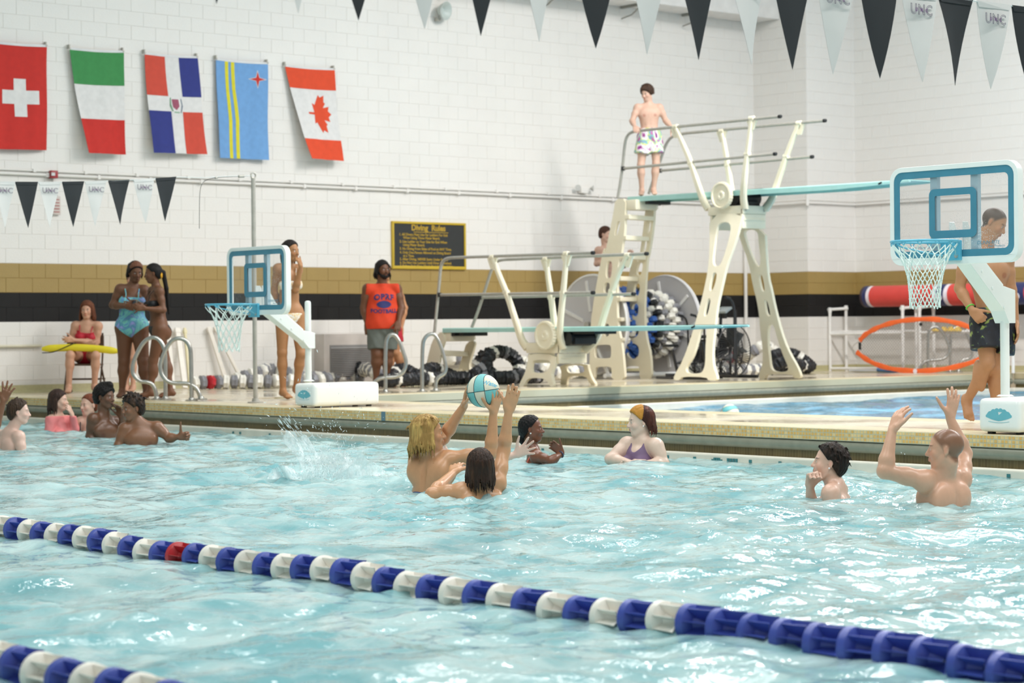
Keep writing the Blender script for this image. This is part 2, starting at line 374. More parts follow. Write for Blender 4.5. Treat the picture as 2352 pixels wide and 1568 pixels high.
def coping(name, a, b, out, detail, label, ext=.12):
    """nosing slab, rolled gutter, recess and white lip; out points to the water"""
    t = empty(name, (a[0],a[1],0)); t['kind'] = 'structure'
    arc = lambda cx,cz,r,a0,a1,n: [(cx+r*math.cos(math.radians(a0+(a1-a0)*i/n)), cz+r*math.sin(math.radians(a0+(a1-a0)*i/n))) for i in range(n+1)]
    sweep([(-.42,0),(-.42,-.09),(-.012,-.09),(-.012,-.012),(-.02,0)], a, b, out).build('nosing_slab', [NOSE], t, smooth=False)
    sweep([(-.2,-.09)]+arc(-.047,-.131,.046,85,-75,12)+[(-.2,-.19)], a, b, out).build('gutter_roll', ROLL, t, smooth=True, angle=60)
    sweep([(-.3,-.09),(-.06,-.09),(-.055,-.26),(-.3,-.26)], a, b, out).build('gutter_recess', BROWN, t, smooth=False)
    sweep([(-.2,-.248),(-.05,-.242)]+arc(.03,-.248,.02,120,-20,6)+[(.05,-.30),(.05,-1.9),(-.2,-1.9)], a, b, out).build('gutter_lip', LIP, t, smooth=True, angle=40)
    A = Vector((*a,0)); B = Vector((*b,0)); d = (B-A).normalized(); L = (B-A).length; n = Vector((*out,0))
    if detail:
        mb = sweep([(-.0056,-.09),(-.0056,-.004),(-.03,-.004),(-.03,-.09)], a, b, out); mb.build('grout_bed', GROUT, t, smooth=False)
        p = .0300; m_ = [MB(), MB()]
        i = 0
        while i*p < L-.03:
            for k in range(3):
                s = i*p+.002; z1 = -.006-k*p*.93; z0 = z1-.0245
                c = A+d*s; q = m_[random.random()<.45]
                vs = [c+n*(-.0095)+Vector((0,0,z0)), c+d*(p-.004)+n*(-.0095)+Vector((0,0,z0)), c+d*(p-.004)+n*(-.0095)+Vector((0,0,z1)), c+n*(-.0095)+Vector((0,0,z1))]
                u = n*.0055; e = d*.002
                vs += [vs[0]+u+e+Vector((0,0,.002)), vs[1]+u-e+Vector((0,0,.002)), vs[2]+u-e-Vector((0,0,.002)), vs[3]+u+e-Vector((0,0,.002))]
                q.add(vs, [(4,5,6,7),(0,1,5,4),(1,2,6,5),(2,3,7,6),(3,0,4,7)])
            i += 1
        mb = MB(); mb.m = 0; mb.add(m_[0].v, m_[0].f); mb.m = 1; mb.add(m_[1].v, m_[1].f)
        o = mb.build('mosaic_tiles', [TILE_Y, TILE_Y2], t, smooth=False); o['kind'] = 'stuff'
    else:
        sweep([(-.011,-.09),(-.011,-.004),(-.03,-.004),(-.03,-.09)], a, b, out).build('tile_face', tile_mat('well_face_mosaic','bfae8c','b3a27e',.03,.3,mcol='c6c1a8'), t, smooth=False)
    return t
cp = coping('trim_coping', (XE,24.3), (XE,1.5), (-1,0), True, '')
coping('trim_coping_back', (-14,24.3), (XE,24.3), (0,-1), False, '')
coping('trim_coping_well_far', (XW0,YW1), (XW1,YW1), (0,-1), False, '')
coping('trim_coping_well_right', (XW1,YW1), (XW1,2), (-1,0), False, '')
coping('trim_coping_well_near', (XW0,2), (XW0,YW1), (1,0), False, '')
# marker tiles in the near coping face and under the lip
BLUET = mat('tile_blue', '5f7f8f', .3); TEAL = mat('tile_teal','3f7f84',.3)
a = onX(880,957,XE)
mb = MB(); mb.box((XE+.0,a.y-.03,-.088),(XE+.02,a.y+.03,-.003)); mb.build('marker_tile', BLUET, cp, smooth=False)
pxs = [(1534,1049),(1596,1052),(1724,1058),(1792,1062),(1247,1031),(2317,1088),(536,985),(552,986),(620,990)]
for (px,py) in pxs:
    a = onX(px,py,XE-.05); mb = MB(); mb.box((XE-.056,a.y-.014,-.287),(XE-.0505,a.y+.014,-.263)); mb.build('marker_tile', TEAL, cp, smooth=False)
# the depth numerals: an arch of tiles and a row of four
y0 = onX(1647,1055,XE-.05).y
for k in range(5):
    dx = (k-2)*.024; h = .012 if abs(k-2)<2 else 0; mb = MB(); mb.box((XE-.056,y0+dx-.010,-.287),(XE-.0505,y0+dx+.010,-.273+h)); mb.build('marker_tile', TEAL, cp, smooth=False)
y0 = onX(1673,1056,XE-.05).y
for k in range(4):
    mb = MB(); mb.box((XE-.056,y0-k*.03-.010,-.287),(XE-.0505,y0-k*.03+.012,-.261)); mb.build('marker_tile', TEAL, cp, smooth=False)
# pool basins
BAS = mat('basin_plaster', '9fc9cf', .6, noise_s=1.5, noise_amt=.06)
mb = MB(); mb.box((-14,-6,PB-.2),(XE+.1,24.5,PB)); o = mb.build('floor_pool', BAS, smooth=False); o['kind'] = 'structure'
mb = MB(); mb.box((XW0-.2,-6,-3.2),(XW1+.2,YW1+.2,-3.0)); o = mb.build('floor_well', mat('well_plaster','5fa3c0',.6), smooth=False); o['kind'] = 'structure'
LINE = mat('lane_line_tile','3c4664',.5)
for x in (-.2, 2.1, 4.4, 6.7, 9.0):
    mb = MB(); mb.box((x-.13,-2,PB),(x+.13,23.5,PB+.004)); o = mb.build('trim_lane_line', LINE, smooth=False); o['kind'] = 'structure'
# ------------------------------------------------------------------ water
def water_mat(name, body, alpha, deep, rough=.02, bs=.5, tint=.5):
    M = bpy.data.materials.new(name); M.use_nodes = True; nt = M.node_tree; b = nt.nodes['Principled BSDF']
    geo = nt.nodes.new('ShaderNodeNewGeometry')
    mp = nt.nodes.new('ShaderNodeMapping'); mp.inputs['Rotation'].default_value = (0,0,-_a); nt.links.new(geo.outputs['Position'], mp.inputs[0])
    n = nt.nodes.new('ShaderNodeTexNoise'); n.inputs['Scale'].default_value = 1.6; n.inputs['Detail'].default_value = 6; n.inputs['Distortion'].default_value = 1.4
    nt.links.new(mp.outputs[0], n.inputs['Vector'])
    cr = nt.nodes.new('ShaderNodeValToRGB'); cr.color_ramp.elements[0].position = .36; cr.color_ramp.elements[1].position = .62
    cr.color_ramp.elements[0].color = srgb(deep)+(1,); cr.color_ramp.elements[1].color = srgb(body)+(1,)
    nt.links.new(n.outputs['Fac'], cr.inputs['Fac']); nt.links.new(cr.outputs['Color'], b.inputs['Base Color'])
    b.inputs['Roughness'].default_value = rough; b.inputs['IOR'].default_value = 1.333; b.inputs['Alpha'].default_value = alpha
    n2 = nt.nodes.new('ShaderNodeTexNoise'); n2.inputs['Scale'].default_value = 9; n2.inputs['Detail'].default_value = 3; n2.inputs['Distortion'].default_value = .8
    nt.links.new(mp.outputs[0], n2.inputs['Vector'])
    bp = nt.nodes.new('ShaderNodeBump'); bp.inputs['Strength'].default_value = bs; bp.inputs['Distance'].default_value = .02
    nt.links.new(n2.outputs['Fac'], bp.inputs['Height']); nt.links.new(bp.outputs['Normal'], b.inputs['Normal'])
    return M
def wave_field(seed, n, lmin, lmax, amp):
    rs = np.random.RandomState(seed); W_ = []
    for i in range(n):
        L = lmin*(lmax/lmin)**rs.rand(); th = rs.rand()*2*PI; W_.append((2*PI/L*math.cos(th), 2*PI/L*math.sin(th), rs.rand()*2*PI, amp*(L/lmax)**.62*(.5+rs.rand())))
    return W_
WF = wave_field(3, 60, .12, 1.8, .0052)
RIP = []   # local churn: (x, y, radius, gain)
def water_h(x, y, WF, gain=1.0):
    h = np.zeros_like(x)
    for kx,ky,ph,A in WF: h = h + A*np.sin(kx*x+ky*y+ph + .6*np.sin(.35*ky*x-.3*kx*y))
    return h*gain
def water_sheet(name, x0,x1,y0,y1, step, m_, WF, gain, z, churn=[]):
    nx = int((x1-x0)/step)+1; ny = int((y1-y0)/step)+1
    X, Y = np.meshgrid(np.linspace(x0,x1,nx), np.linspace(y0,y1,ny), indexing='ij')
    H = water_h(X, Y, WF, gain)
    for (cx,cy,r,g) in churn:
        d2 = (X-cx)**2+(Y-cy)**2; w = np.exp(-d2/(r*r)); k = np.sqrt(d2)
        H = H + w*g*(.012*np.sin(k*38)+.016*np.sin(X*31+Y*17)*np.sin(Y*29-X*13)+.006*np.sin(X*57-Y*23+2)*np.sin(Y*49+X*11))
    v = np.stack([X,Y,z+H],-1).reshape(-1,3)
    idx = np.arange(nx*ny).reshape(nx,ny); f = np.stack([idx[:-1,:-1],idx[1:,:-1],idx[1:,1:],idx[:-1,1:]],-1).reshape(-1,4)
    me = bpy.data.meshes.new(name); me.vertices.add(len(v)); me.vertices.foreach_set('co', v.astype(np.float32).ravel())
    me.loops.add(f.size); me.loops.foreach_set('vertex_index', f.ravel().astype(np.int32)); me.polygons.add(len(f))
    me.polygons.foreach_set('loop_start', (np.arange(len(f))*4).astype(np.int32)); me.polygons.foreach_set('loop_total', np.full(len(f),4,np.int32))
    me.polygons.foreach_set('use_smooth', np.ones(len(f),bool)); me.update(); me.validate(); me.materials.append(m_)
    o = bpy.data.objects.new(name, me); COL.objects.link(o); return o
WAT = water_mat('pool_water', 'c6e4e4', .80, '7ebac1')
_ch = []
for (px,py,r,g) in ((770,1090,.8,1.3),(990,1115,.45,1.2),(1100,1142,.5,1.2),(1910,1125,.5,1),(2165,1150,.5,1),(330,1015,.5,.8),(1230,1060,.35,.7),(1465,1058,.4,.5),(240,1000,.4,.6),(30,1025,.4,.8),(1500,1250,1.0,.5),(900,1180,.8,.6)):
    q = onZ(px,py,WATER); _ch.append((q.x,q.y,r,g))
o = water_sheet('pool_water', -4.2, XE-.045, 1.6, 24.26, 0.032, WAT, WF, 1.0, WATER, _ch); tag(o, 'rippled turquoise water filling the main swimming pool', 'water', kind='stuff')
WAT2 = water_mat('well_water', '7fb6d4', .85, '4b8fb0', bs=.3)
o = water_sheet('well_water', XW0+.045, XW1-.045, 2.2, YW1-.045, .07, WAT2, wave_field(9, 30, .3, 2.4, .006), 1.0, WATER-.02); tag(o, 'bluer rippled water of the diving well behind the narrow deck', 'water', kind='stuff')
# ------------------------------------------------------------------ palette
STEEL = mat('brushed_steel', 'b9b8b2', .28, .9, noise_s=20, noise_amt=.08)
STEEL2 = mat('satin_steel', 'b4b1a8', .4, .25, noise_s=20, noise_amt=.08)
CREAM = mat('cream_paint', 'f3ead0', .32, noise_s=3, noise_amt=.03, coat=.3)
AQUA = mat('board_aqua', 'aedcd4', .45, noise_s=8, noise_amt=.04)
AQUA2 = mat('board_grit', '2c4a4a', .8, bump=.5, bump_s=200)
BLACKR = mat('black_rubber', '17191b', .5); BLACKM = mat('black_enamel', '2b2b2d', .4)
WHITEP = mat('white_plastic', 'f4f6f2', .35, noise_s=4, noise_amt=.02, coat=.2)
WHITEB = mat('white_hoop_plastic', 'eef4f0', .35, noise_s=4, noise_amt=.02, coat=.2)
HBLUE = mat('hoop_teal', '4789a0', .4); RIMB = mat('rim_blue', '5cb4d0', .35)
CORD = mat('net_cord', 'e4f2ec', .6)
PVC = mat('pvc_white', 'f0eeea', .35)
F_WHITE = mat('float_white', 'edeae0', .35, noise_s=9, noise_amt=.04); F_BLUE = mat('float_blue','3f51a8',.35,noise_s=9,noise_amt=.08)
F_RED = mat('float_red','b8202a',.35,noise_s=9,noise_amt=.05); F_BLACK = mat('float_black','1d1f24',.4,noise_s=9,noise_amt=.1)
F_GREY = mat('float_grey','85858a',.4,noise_s=9,noise_amt=.1); F_SKY = mat('float_sky','3f6fc4',.35,noise_s=9,noise_amt=.08)
# ------------------------------------------------------------------ lane floats
def float_mesh(name, m_, r=.067, L=.13, simple=False):
    """ring band with a shallow web behind it, wide vanes on the other side that end in points; axis along x"""
    mb = MB(); seg = 24 if not simple else 12; a0 = -L*.5
    def ringpts(q,h): return [(h, q*math.cos(2*PI*k/seg), q*math.sin(2*PI*k/seg)) for k in range(seg)]
    prof = [(r,a0),(r,a0+.030),(r-.004,a0+.034),(.030,a0+.050),(.014,L*.5-.03),(.010,L*.5-.03),(.010,a0+.040),(r-.009,a0+.026),(r-.006,a0)]
    vs = []
    for q,h in prof: vs += ringpts(q,h)
    n_ = len(prof); mb.add(vs, [(i*seg+k, i*seg+(k+1)%seg, ((i+1)%n_)*seg+(k+1)%seg, ((i+1)%n_)*seg+k) for i in range(n_) for k in range(seg)])
    n = 8 if not simple else 6; X = Vector((1,0,0))
    for k in range(n):
        a = 2*PI*(k+.35)/n; u = Vector((0,math.cos(a),math.sin(a))); w = Vector((0,-math.sin(a),math.cos(a)))*.0018
        pts = [u*.012+X*(a0+.010), u*(r-.008)+X*(a0+.016), u*(r-.002)+X*(a0+.034), u*(r-.001)+X*.030, u*(r+.001)+X*(L*.5+.012), u*(r-.022)+X*(L*.5-.004), u*.012+X*(L*.5-.024)]
        q = len(pts)
        mb.add([p+w for p in pts]+[p-w for p in pts], [tuple(range(q)), tuple(reversed(range(q,2*q)))]+[(i,(i+1)%q,q+(i+1)%q,q+i) for i in range(q)])
    me = bpy.data.meshes.new(name); me.from_pydata(mb.v, [], mb.f)
    bm = bmesh.new(); bm.from_mesh(me); bmesh.ops.recalc_face_normals(bm, faces=bm.faces[:]); bm.to_mesh(me); bm.free()
    me.materials.append(m_); me.polygons.foreach_set('use_smooth',[True]*len(me.polygons)); me.set_sharp_from_angle(angle=math.radians(30)); return me
FM = {k: float_mesh('lane_float', m_) for k, m_ in (('w',F_WHITE),('b',F_BLUE),('r',F_RED))}
def drum_mesh(name, m_, r=.080, L=.088):
    """the stout ribbed float of the spare lines"""
    mb = MB(); seg = 16; prof = [(.016,-L*.5),(.05,-L*.5+.004),(r*.92,-L*.5+.016),(r,-.022),(r*.93,-.004),(r*.93,.004),(r,.022),(r*.92,L*.5-.016),(.05,L*.5-.004),(.016,L*.5)]
    vs = []
    for q,h in prof:
        for k in range(seg): a = 2*PI*k/seg; rr = q*(1 if k%2==0 or q < .06 else .88); vs.append((h, rr*math.cos(a), rr*math.sin(a)))
    mb.add(vs, [(i*seg+k, i*seg+(k+1)%seg, (i+1)*seg+(k+1)%seg, (i+1)*seg+k) for i in range(len(prof)-1) for k in range(seg)]+[tuple(reversed(range(seg))), tuple((len(prof)-1)*seg+k for k in range(seg))])
    me = bpy.data.meshes.new(name); me.from_pydata(mb.v, [], mb.f); me.materials.append(m_); me.polygons.foreach_set('use_smooth',[True]*len(me.polygons)); me.set_sharp_from_angle(angle=math.radians(38)); return me
FS = {k: drum_mesh('lane_float', m_) for k, m_ in (('w',F_WHITE),('k',F_BLACK),('g',F_GREY),('r',F_RED),('s',F_SKY))}
def lane_rope(p0, p1, n0, pattern, label, nfl):
    d = (p1-p0).normalized(); t = empty('lane_rope', p0, label, 'lane rope', 'lane ropes in the main pool')
    pitch = .1465
    q0 = Vector((1,0,0)).rotation_difference(d)
    for i in range(nfl):
        p = p0 + d*pitch*(i+.5); p.z += .010*math.sin(i*.37)+.006*math.sin(i*.9+1)
        spin = Quaternion((1,0,0), random.random()*2*PI); tilt = Quaternion((0,0,1), random.uniform(-.09,.09)) @ Quaternion((0,1,0), random.uniform(-.06,.06))
        share('lane_float', FM[pattern(i)], t, p-p0, tilt @ q0 @ spin)
    mb = MB(); mb.tube([p0-d*.1, p1+d*.1], .005, 6); mb.build('cable', mat('cable_steel','8a8f94',.4,.6), t)
    return t
ZF = WATER+.022
a0 = onZ(43,1221,ZF); a1 = onZ(2324,1541,ZF); dd = (a1-a0).normalized()
# blue float at px 43; index of the red one is six pairs further
start = a0 - dd*.139*2.5
FIRST = 27+2
def pat1(i):
    k = i-2
    if k >= 34: return 'b'
    if k == 11: return 'r'
    if k > 11: return 'b' if k%2==0 else 'w'
    return 'b' if k%2==0 else 'w'
R1 = lane_rope(start, a1+dd*.5, 0, pat1, 'long lane rope of blue and white floats with one red float', 49)
b0 = onZ(55,1541,ZF); 
R2 = lane_rope(b0-dd*.139*2.5, b0+dd*2.2, 0, lambda i: 'b' if (i-2)%2==0 else 'w', 'short stretch of blue and white lane rope in the bottom left corner', 18)
# white end beads on the blue floats at the right
BEAD = mat('bead_white','f2f2ee',.3)
# ------------------------------------------------------------------ pennant lines
PEN_B = mat('pennant_black', '22272a', .75, noise_s=5, noise_amt=.08); PEN_W = mat('pennant_white', 'd3d3d0', .7, noise_s=5, noise_amt=.03)
INK = mat('pennant_print', '6f6a78', .7)
def pennant_line(label, Y, apexes, ztop, w, h, first_black, rope_to, text_from=None, apex_drop=None, lean=.0):
    t = empty('pennant_line', (apexes[0], Y, ztop(apexes[0])), label, 'pennants')
    mb = MB(); xs = sorted(apexes); pts = []
    for i in range(len(xs)): pts += [Vector((xs[i]-w/2,Y,ztop(xs[i]-w/2))), Vector((xs[i],Y,ztop(xs[i])))]
    pts.append(Vector((xs[-1]+w/2,Y,ztop(xs[-1]+w/2)))); pts += rope_to
    mb.tube(pts, .004, 6); mb.build('string', mat('pennant_string','dfe4e2',.6), t)
    for i, ax in enumerate(apexes):
        blk = (i%2==0) == first_black; mb = MB(); N = 6; vs = []; fs = []
        sw = random.uniform(-.02,.02); tw = random.uniform(-.03,.03)
        def S(u, v):   # u -1..1, v 0..1 downwards
            x = ax + u*(w/2-.003)*(1-v) + lean*v + sw*v; z = ztop(ax+u*w/2) - h*v
            y = Y + (.006*math.sin(u*3+i)+tw*u)*v*(1-v)*2 + .012*v*v*math.sin(i*1.7)
            return Vector((x,y,z))
        rows = []
        for j in range(N+1):
            v = j/N; k = max(1, N-j); row = []
            for q in range(k+1):
                u = -1+2*q/k if j < N else 0
                row.append(len(vs)); vs.append(S(u, min(v,.995)))
                if j == N: break
            rows.append(row)
        mbp = MB()
        for j in range(N):
            A = rows[j]; B = rows[j+1]
            for q in range(len(A)-1):
                fs.append((A[q], A[q+1], B[min(q,len(B)-1)]))
                if q+1 < len(B): fs.append((A[q+1], B[q+1], B[q]))
        n = len(vs); mbp.add(vs+[v+Vector((0,.0012,0)) for v in vs], fs+[tuple(n+k for k in reversed(f)) for f in fs])
        o = mbp.build('pennant', PEN_B if blk else PEN_W, t, angle=60)
        mh = MB(); mh.add([S(-1,0)+Vector((0,-.004,.004)),S(1,0)+Vector((0,-.004,.004)),S(.9,.06)+Vector((0,-.003,0)),S(-.9,.06)+Vector((0,-.003,0))]+[S(-1,0)+Vector((0,.004,.004)),S(1,0)+Vector((0,.004,.004)),S(.9,.06)+Vector((0,.003,0)),S(-.9,.06)+Vector((0,.003,0))], [(0,1,2,3),(7,6,5,4),(0,4,5,1),(3,2,6,7),(0,3,7,4),(1,5,6,2)])
        mh.build('hem', PEN_B if blk else PEN_W, o)
        if not blk and (text_from is None or ax > text_from):
            c = S(0,.19)+Vector((0,-.014,0))
            lettering('lettering','UNC', .075, c, (1,tw*.2,0), (0,0,1), INK, o, outline=.0016, space=1.15)
            lettering('lettering','COLORADO' if False else 'UNC', .026, c+Vector((0,-.001,0)), (1,tw*.2,0), (0,0,1), mat('pennant_plum','7d5c86',.7), o, extrude=.0003, space=2.6, offset=.001)
    return t
ap = [(508,14),(678,18),(823,50),(972,65),(1110,86),(1238,100),(1370,113),(1489,127),(1602,140),(1717,150),(1820,163),(1922,173),(2020,182),(2113,190),(2196,197),(2284,205)]
YP = 6.85
ax = [onY(px,py,YP).x for px,py in ap]; az = [onY(px,py,YP).z for px,py in ap]
ax = [ax[0]-.305] + ax + [ax[-1]+.300]; az = [az[0]] + az + [az[-1]]
_c = np.polyfit(ax, az, 2)
zt = lambda x: float(np.polyval(_c, x))+.452
pennant_line('near line of large black and white pennants across the top of the view', YP, ax, zt, .298, .452, False, [Vector((14,YP,2.6))])
pole_b = onZ(587,925,0); YL = pole_b.y
ap = [(-44,528),(10,521),(62,520),(115,524),(169,523),(221,522),(274,517),(331,513),(382,508)]
ax2 = [onY(px,py,YL).x for px,py in ap]; az2 = [onY(px,py,YL).z for px,py in ap]; _d = np.polyfit(ax2, az2, 2)
wL = (ax2[-1]-ax2[0])/(len(ax2)-1)
zt2 = lambda x: float(np.polyval(_d, x))+.455
ptop = onY(582,403,YL)
pennant_line('small line of black and white pennants hooked to the steel pole at left', YL, ax2, zt2, wL*.985, .455, True, [onY(470,408,YL), onY(520,405,YL), ptop], apex_drop=None)
# ------------------------------------------------------------------ flag pole with its wire
t = empty('pennant_pole', (pole_b.x,YL,0), 'tall slim steel pole standing on the deck beside the left hoop', 'pole')
mb = MB(); mb.tube([(pole_b.x,YL,0),(pole_b.x,YL,ptop.z-.03)], .024, 14); mb.build('shaft', STEEL2, t)
mb = MB(); mb.lathe([(.085,0),(.085,.012),(.04,.018),(.034,.05)], (pole_b.x,YL,0)); mb.build('floor_flange', STEEL2, t)
mb = MB(); ring = [Vector((pole_b.x+.03*math.cos(a), YL, ptop.z+.03*math.sin(a))) for a in np.linspace(0,2*PI,16)[:-1]]; mb.tube(ring, .009, 8, closed=True); mb.build('ring_eye', STEEL2, t)
mb = MB(); mb.tube(smooth_path([ptop, onY(545,405,YL), onY(500,407,YL), onY(470,413,YL), onY(459,430,YL), onY(458,480,YL), onY(458,525,YL)]), .003, 6); mb.build('loose_wire', BLACKM, t)
mb = MB(); mb.tube([onY(548,405,YL),onY(560,404.5,YL)], .016, 8); mb.build('turnbuckle', STEEL2, t); mb = MB(); mb.tube([onY(494,408,YL),onY(499,408,YL)], .012, 8); mb.build('wire_clip', STEEL2, t)
# ------------------------------------------------------------------ wall fittings
for i,(ya,yb,r) in enumerate(((388,462,.012),(397,466,.020))):
    A = onY(0,ya,YB-.04); z = A.z - i*0
    zc = onY(0,ya,YB-.04).z
    t = empty('wall_conduit', (10,YB-.04,zc), ('thin upper','thicker lower')[i]+' white conduit running along the block walls', 'conduit')
    mb = MB(); o_ = .02
    mb.tube([(4,YB-.04,zc),(XC-.06,YB-.04,zc)], r, 8); mb.tube([(XC-.06,YB-.04,zc),(XC-.06,YC-.05,zc),(XR-.05,YC-.05,zc),(XR-.05,8,zc)], r, 8)
    mb.build('pipe_run', P_WHITE, t)
    mb = MB()
    for px in range(-40, 1700, 118):
        p = onY(px+i*30, 400, YB-.04); mb = MB(); mb.box((p.x-.02,YB-.065,zc-r-.008),(p.x+.02,YB-.005,zc+r+.008)); mb.build('pipe_strap', P_WHITE, t, smooth=False)
    mb = MB(); mb.lathe([(r+.01,-.05),(r+.01,.05)], (XC-.06,YC-.05,zc), (0,0,1), 10); mb.build('elbow', P_WHITE, t)
Y_ = YB-.02
a = onY(118,401,Y_); t = empty('fire_alarm', (a.x,Y_,a.z-.07), 'small red fire alarm box on the wall pipe above the left pennants', 'alarm')
mb = MB(); mb.box((a.x-.05,Y_-.09,a.z-.05),(a.x+.05,Y_,a.z+.05),.008); mb.build('alarm_box', mat('alarm_red','9d2f33',.4), t)
mb = MB(); mb.box((a.x-.05,Y_-.10,a.z-.02),(a.x+.0,Y_-.09,a.z+.02)); mb.build('strobe_lens', mat('lens','d8d8d8',.2), t, smooth=False)
mb = MB(); mb.tube([(a.x,Y_-.03,a.z-.05),(a.x,Y_-.03,a.z-.33)], .012, 8); mb.build('conduit_stub', STEEL2, t)
a = onY(129,472,Y_); t = empty('wall_notice', (a.x,Y_,a.z-.1), 'pale notice board with red print, half hidden behind a white pennant', 'sign')
mb = MB(); mb.box((a.x-.07,Y_-.03,a.z-.12),(a.x+.05,Y_,a.z+.12),.006); mb.build('notice_panel', mat('notice_pale','cfc4bd',.5), t)
mb = MB()
for k in range(5): mb.box((a.x-.05,Y_-.034,a.z+.07-.04*k),(a.x+.03,Y_-.03,a.z+.082-.04*k))
mb.build('notice_print', mat('notice_red','b06a66',.6), t, smooth=False)
a = onY(1335,437,Y_); t = empty('emergency_light', (a.x,Y_,a.z-.06), 'twin headed white emergency light on the wall left of the high ladder', 'light')
mb = MB(); mb.box((a.x-.08,Y_-.09,a.z-.05),(a.x+.08,Y_,a.z+.05),.01); mb.build('light_body', P_WHITE, t)
for s in (-1,1):
    mb = MB(); mb.lathe([(.01,0),(.045,.05),(.05,.06)], (a.x+s*.13,Y_-.06,a.z+.03), (s*.6,-.8,0), 14); mb.build('lamp_head', mat('lens_grey','c4c4c0',.3), t)
    mb = MB(); mb.tube([(a.x+s*.07,Y_-.05,a.z+.03),(a.x+s*.13,Y_-.06,a.z+.03)], .01, 6); mb.build('lamp_arm', P_WHITE, t)
a = onY(1005,24,Y_); t = empty('wall_speaker', (a.x,Y_,a.z-.1), 'round grey horn speaker high on the wall between two pennants', 'speaker')
mb = MB(); mb.lathe([(.05,0),(.09,.05),(.135,.13),(.14,.14),(.12,.135),(.04,.06)], (a.x,Y_-.03,a.z), (.25,-.95,-.15), 24); mb.build('horn', mat('horn_grey','bfc7c2',.4), t)
mb = MB(); mb.box((a.x-.06,Y_-.09,a.z-.17),(a.x-.01,Y_,a.z-.12),.004); mb.tube([(a.x-.03,Y_-.05,a.z-.13),(a.x,Y_-.06,a.z-.03)], .012, 6); mb.build('bracket', STEEL2, t)
a = onY(1723,845,YB-.06); b = onY(1720,560,YB-.06); t = empty('wall_downpipe', (a.x,YB-.06,0), 'vertical white pipe in the corner behind the tall diving stand', 'pipe')
mb = MB(); mb.tube([(XC-.30,YB-.06,.1),(XC-.30,YB-.06,onY(1720,515,YB-.06).z)], .03, 10); mb.build('pipe', P_WHITE, t)
mb = MB(); mb.box((XC-.34,YB-.07,onY(1720,519,YB).z),(XC-.26,YB,onY(1720,510,YB).z)); mb.build('bracket', mat('hook_blue','6f9cc0',.5), t, smooth=False)
a = onY(0,795,YB-.04); b = onY(95,797,YB-.04); t = empty('wall_rail', (a.x,YB-.04,a.z), 'short cream pipe rail on the wall behind the guard chair', 'pipe')
mb = MB(); mb.tube([(a.x-1,YB-.05,a.z),(b.x,YB-.05,a.z)], .018, 8); mb.build('rail', mat('rail_cream','d3cdb6',.5), t)
# ------------------------------------------------------------------ diving rules board
c00 = onY(899,508,YB-.03); c10 = onY(1070,512,YB-.03); c01 = onY(902,617,YB-.03); c11 = onY(1069,619,YB-.03)
x0=(c00.x+c01.x)/2; x1=(c10.x+c11.x)/2; z1=(c00.z+c10.z)/2; z0=(c01.z+c11.z)/2
t = empty('rules_sign', ((x0+x1)/2,YB,z0), 'black and yellow board of rules for divers on the wall', 'sign')
mb = MB(); mb.box((x0+.02,YB-.03,z0+.02),(x1-.02,YB-.005,z1-.02)); mb.build('panel', mat('sign_black','2a2c2c',.5), t, smooth=False)
SY = mat('sign_yellow','c7a92f',.5); SYT = mat('sign_letters','b8962c',.6)
e = .033
for lo,hi in (((x0,z0),(x1,z0+e+.012)),((x0,z1-e),(x1,z1)),((x0,z0+e),(x0+e,z1-e)),((x1-e,z0+e),(x1,z1-e))):
    mb = MB(); mb.box((lo[0],YB-.045,lo[1]),(hi[0],YB-.0,hi[1]),.005); mb.build('frame_rail', SY, t)
Wd = x1-x0; Hd = z1-z0
def sl(txt, fx, fy, size, al='L', off=.0012):
    v, f = text_poly(txt, size*Hd, offset=off, extrude=.001); v = np.array(v)
    if al == 'L': v[:,0] -= v[:,0].min()
    mb = MB(); X = x0+fx*Wd; Z = z1-fy*Hd; mb.add([Vector((X+p[0], YB-.0315-p[2], Z+p[1])) for p in v], f); return mb
mb = sl('Diving  Rules', .49, .13, .175, 'C', .004); mb.build('heading', SYT, t, smooth=False)
mb = MB(); mb.box((x0+.29*Wd,YB-.033,z1-.225*Hd),(x0+.76*Wd,YB-.03,z1-.212*Hd)); mb.build('underline', SYT, t, smooth=False)
rows = [('1. All Divers Must Use Far Ladders For Exit',0,.275),('When Using Three Meter Board.',1,.345),('2. Use Ladder on Your Side for Exit When',0,.425),('Using Meter Board.',1,.495),('3. No Diving From Sides of Pool at ANY Time.',0,.575),('4. Only One Person Allowed on Diving Board',0,.655),('at a Time.',1,.725),('5. After Diving, NEVER Swim Under Board.',0,.795),('6. Do Not Use Ladders Until Diver is Finished.',0,.87),('7. Before Each Dive, Check Pool Area for Safety.',0,.94)]
for r_, ind, fy in rows:
    v_ = sl(r_, .10+.045*ind, fy, .074); pts = np.array(v_.v); wmax = {True:.5,False:.86}[ind==1]*Wd
    v_.build('text_line', SYT, t, smooth=False)
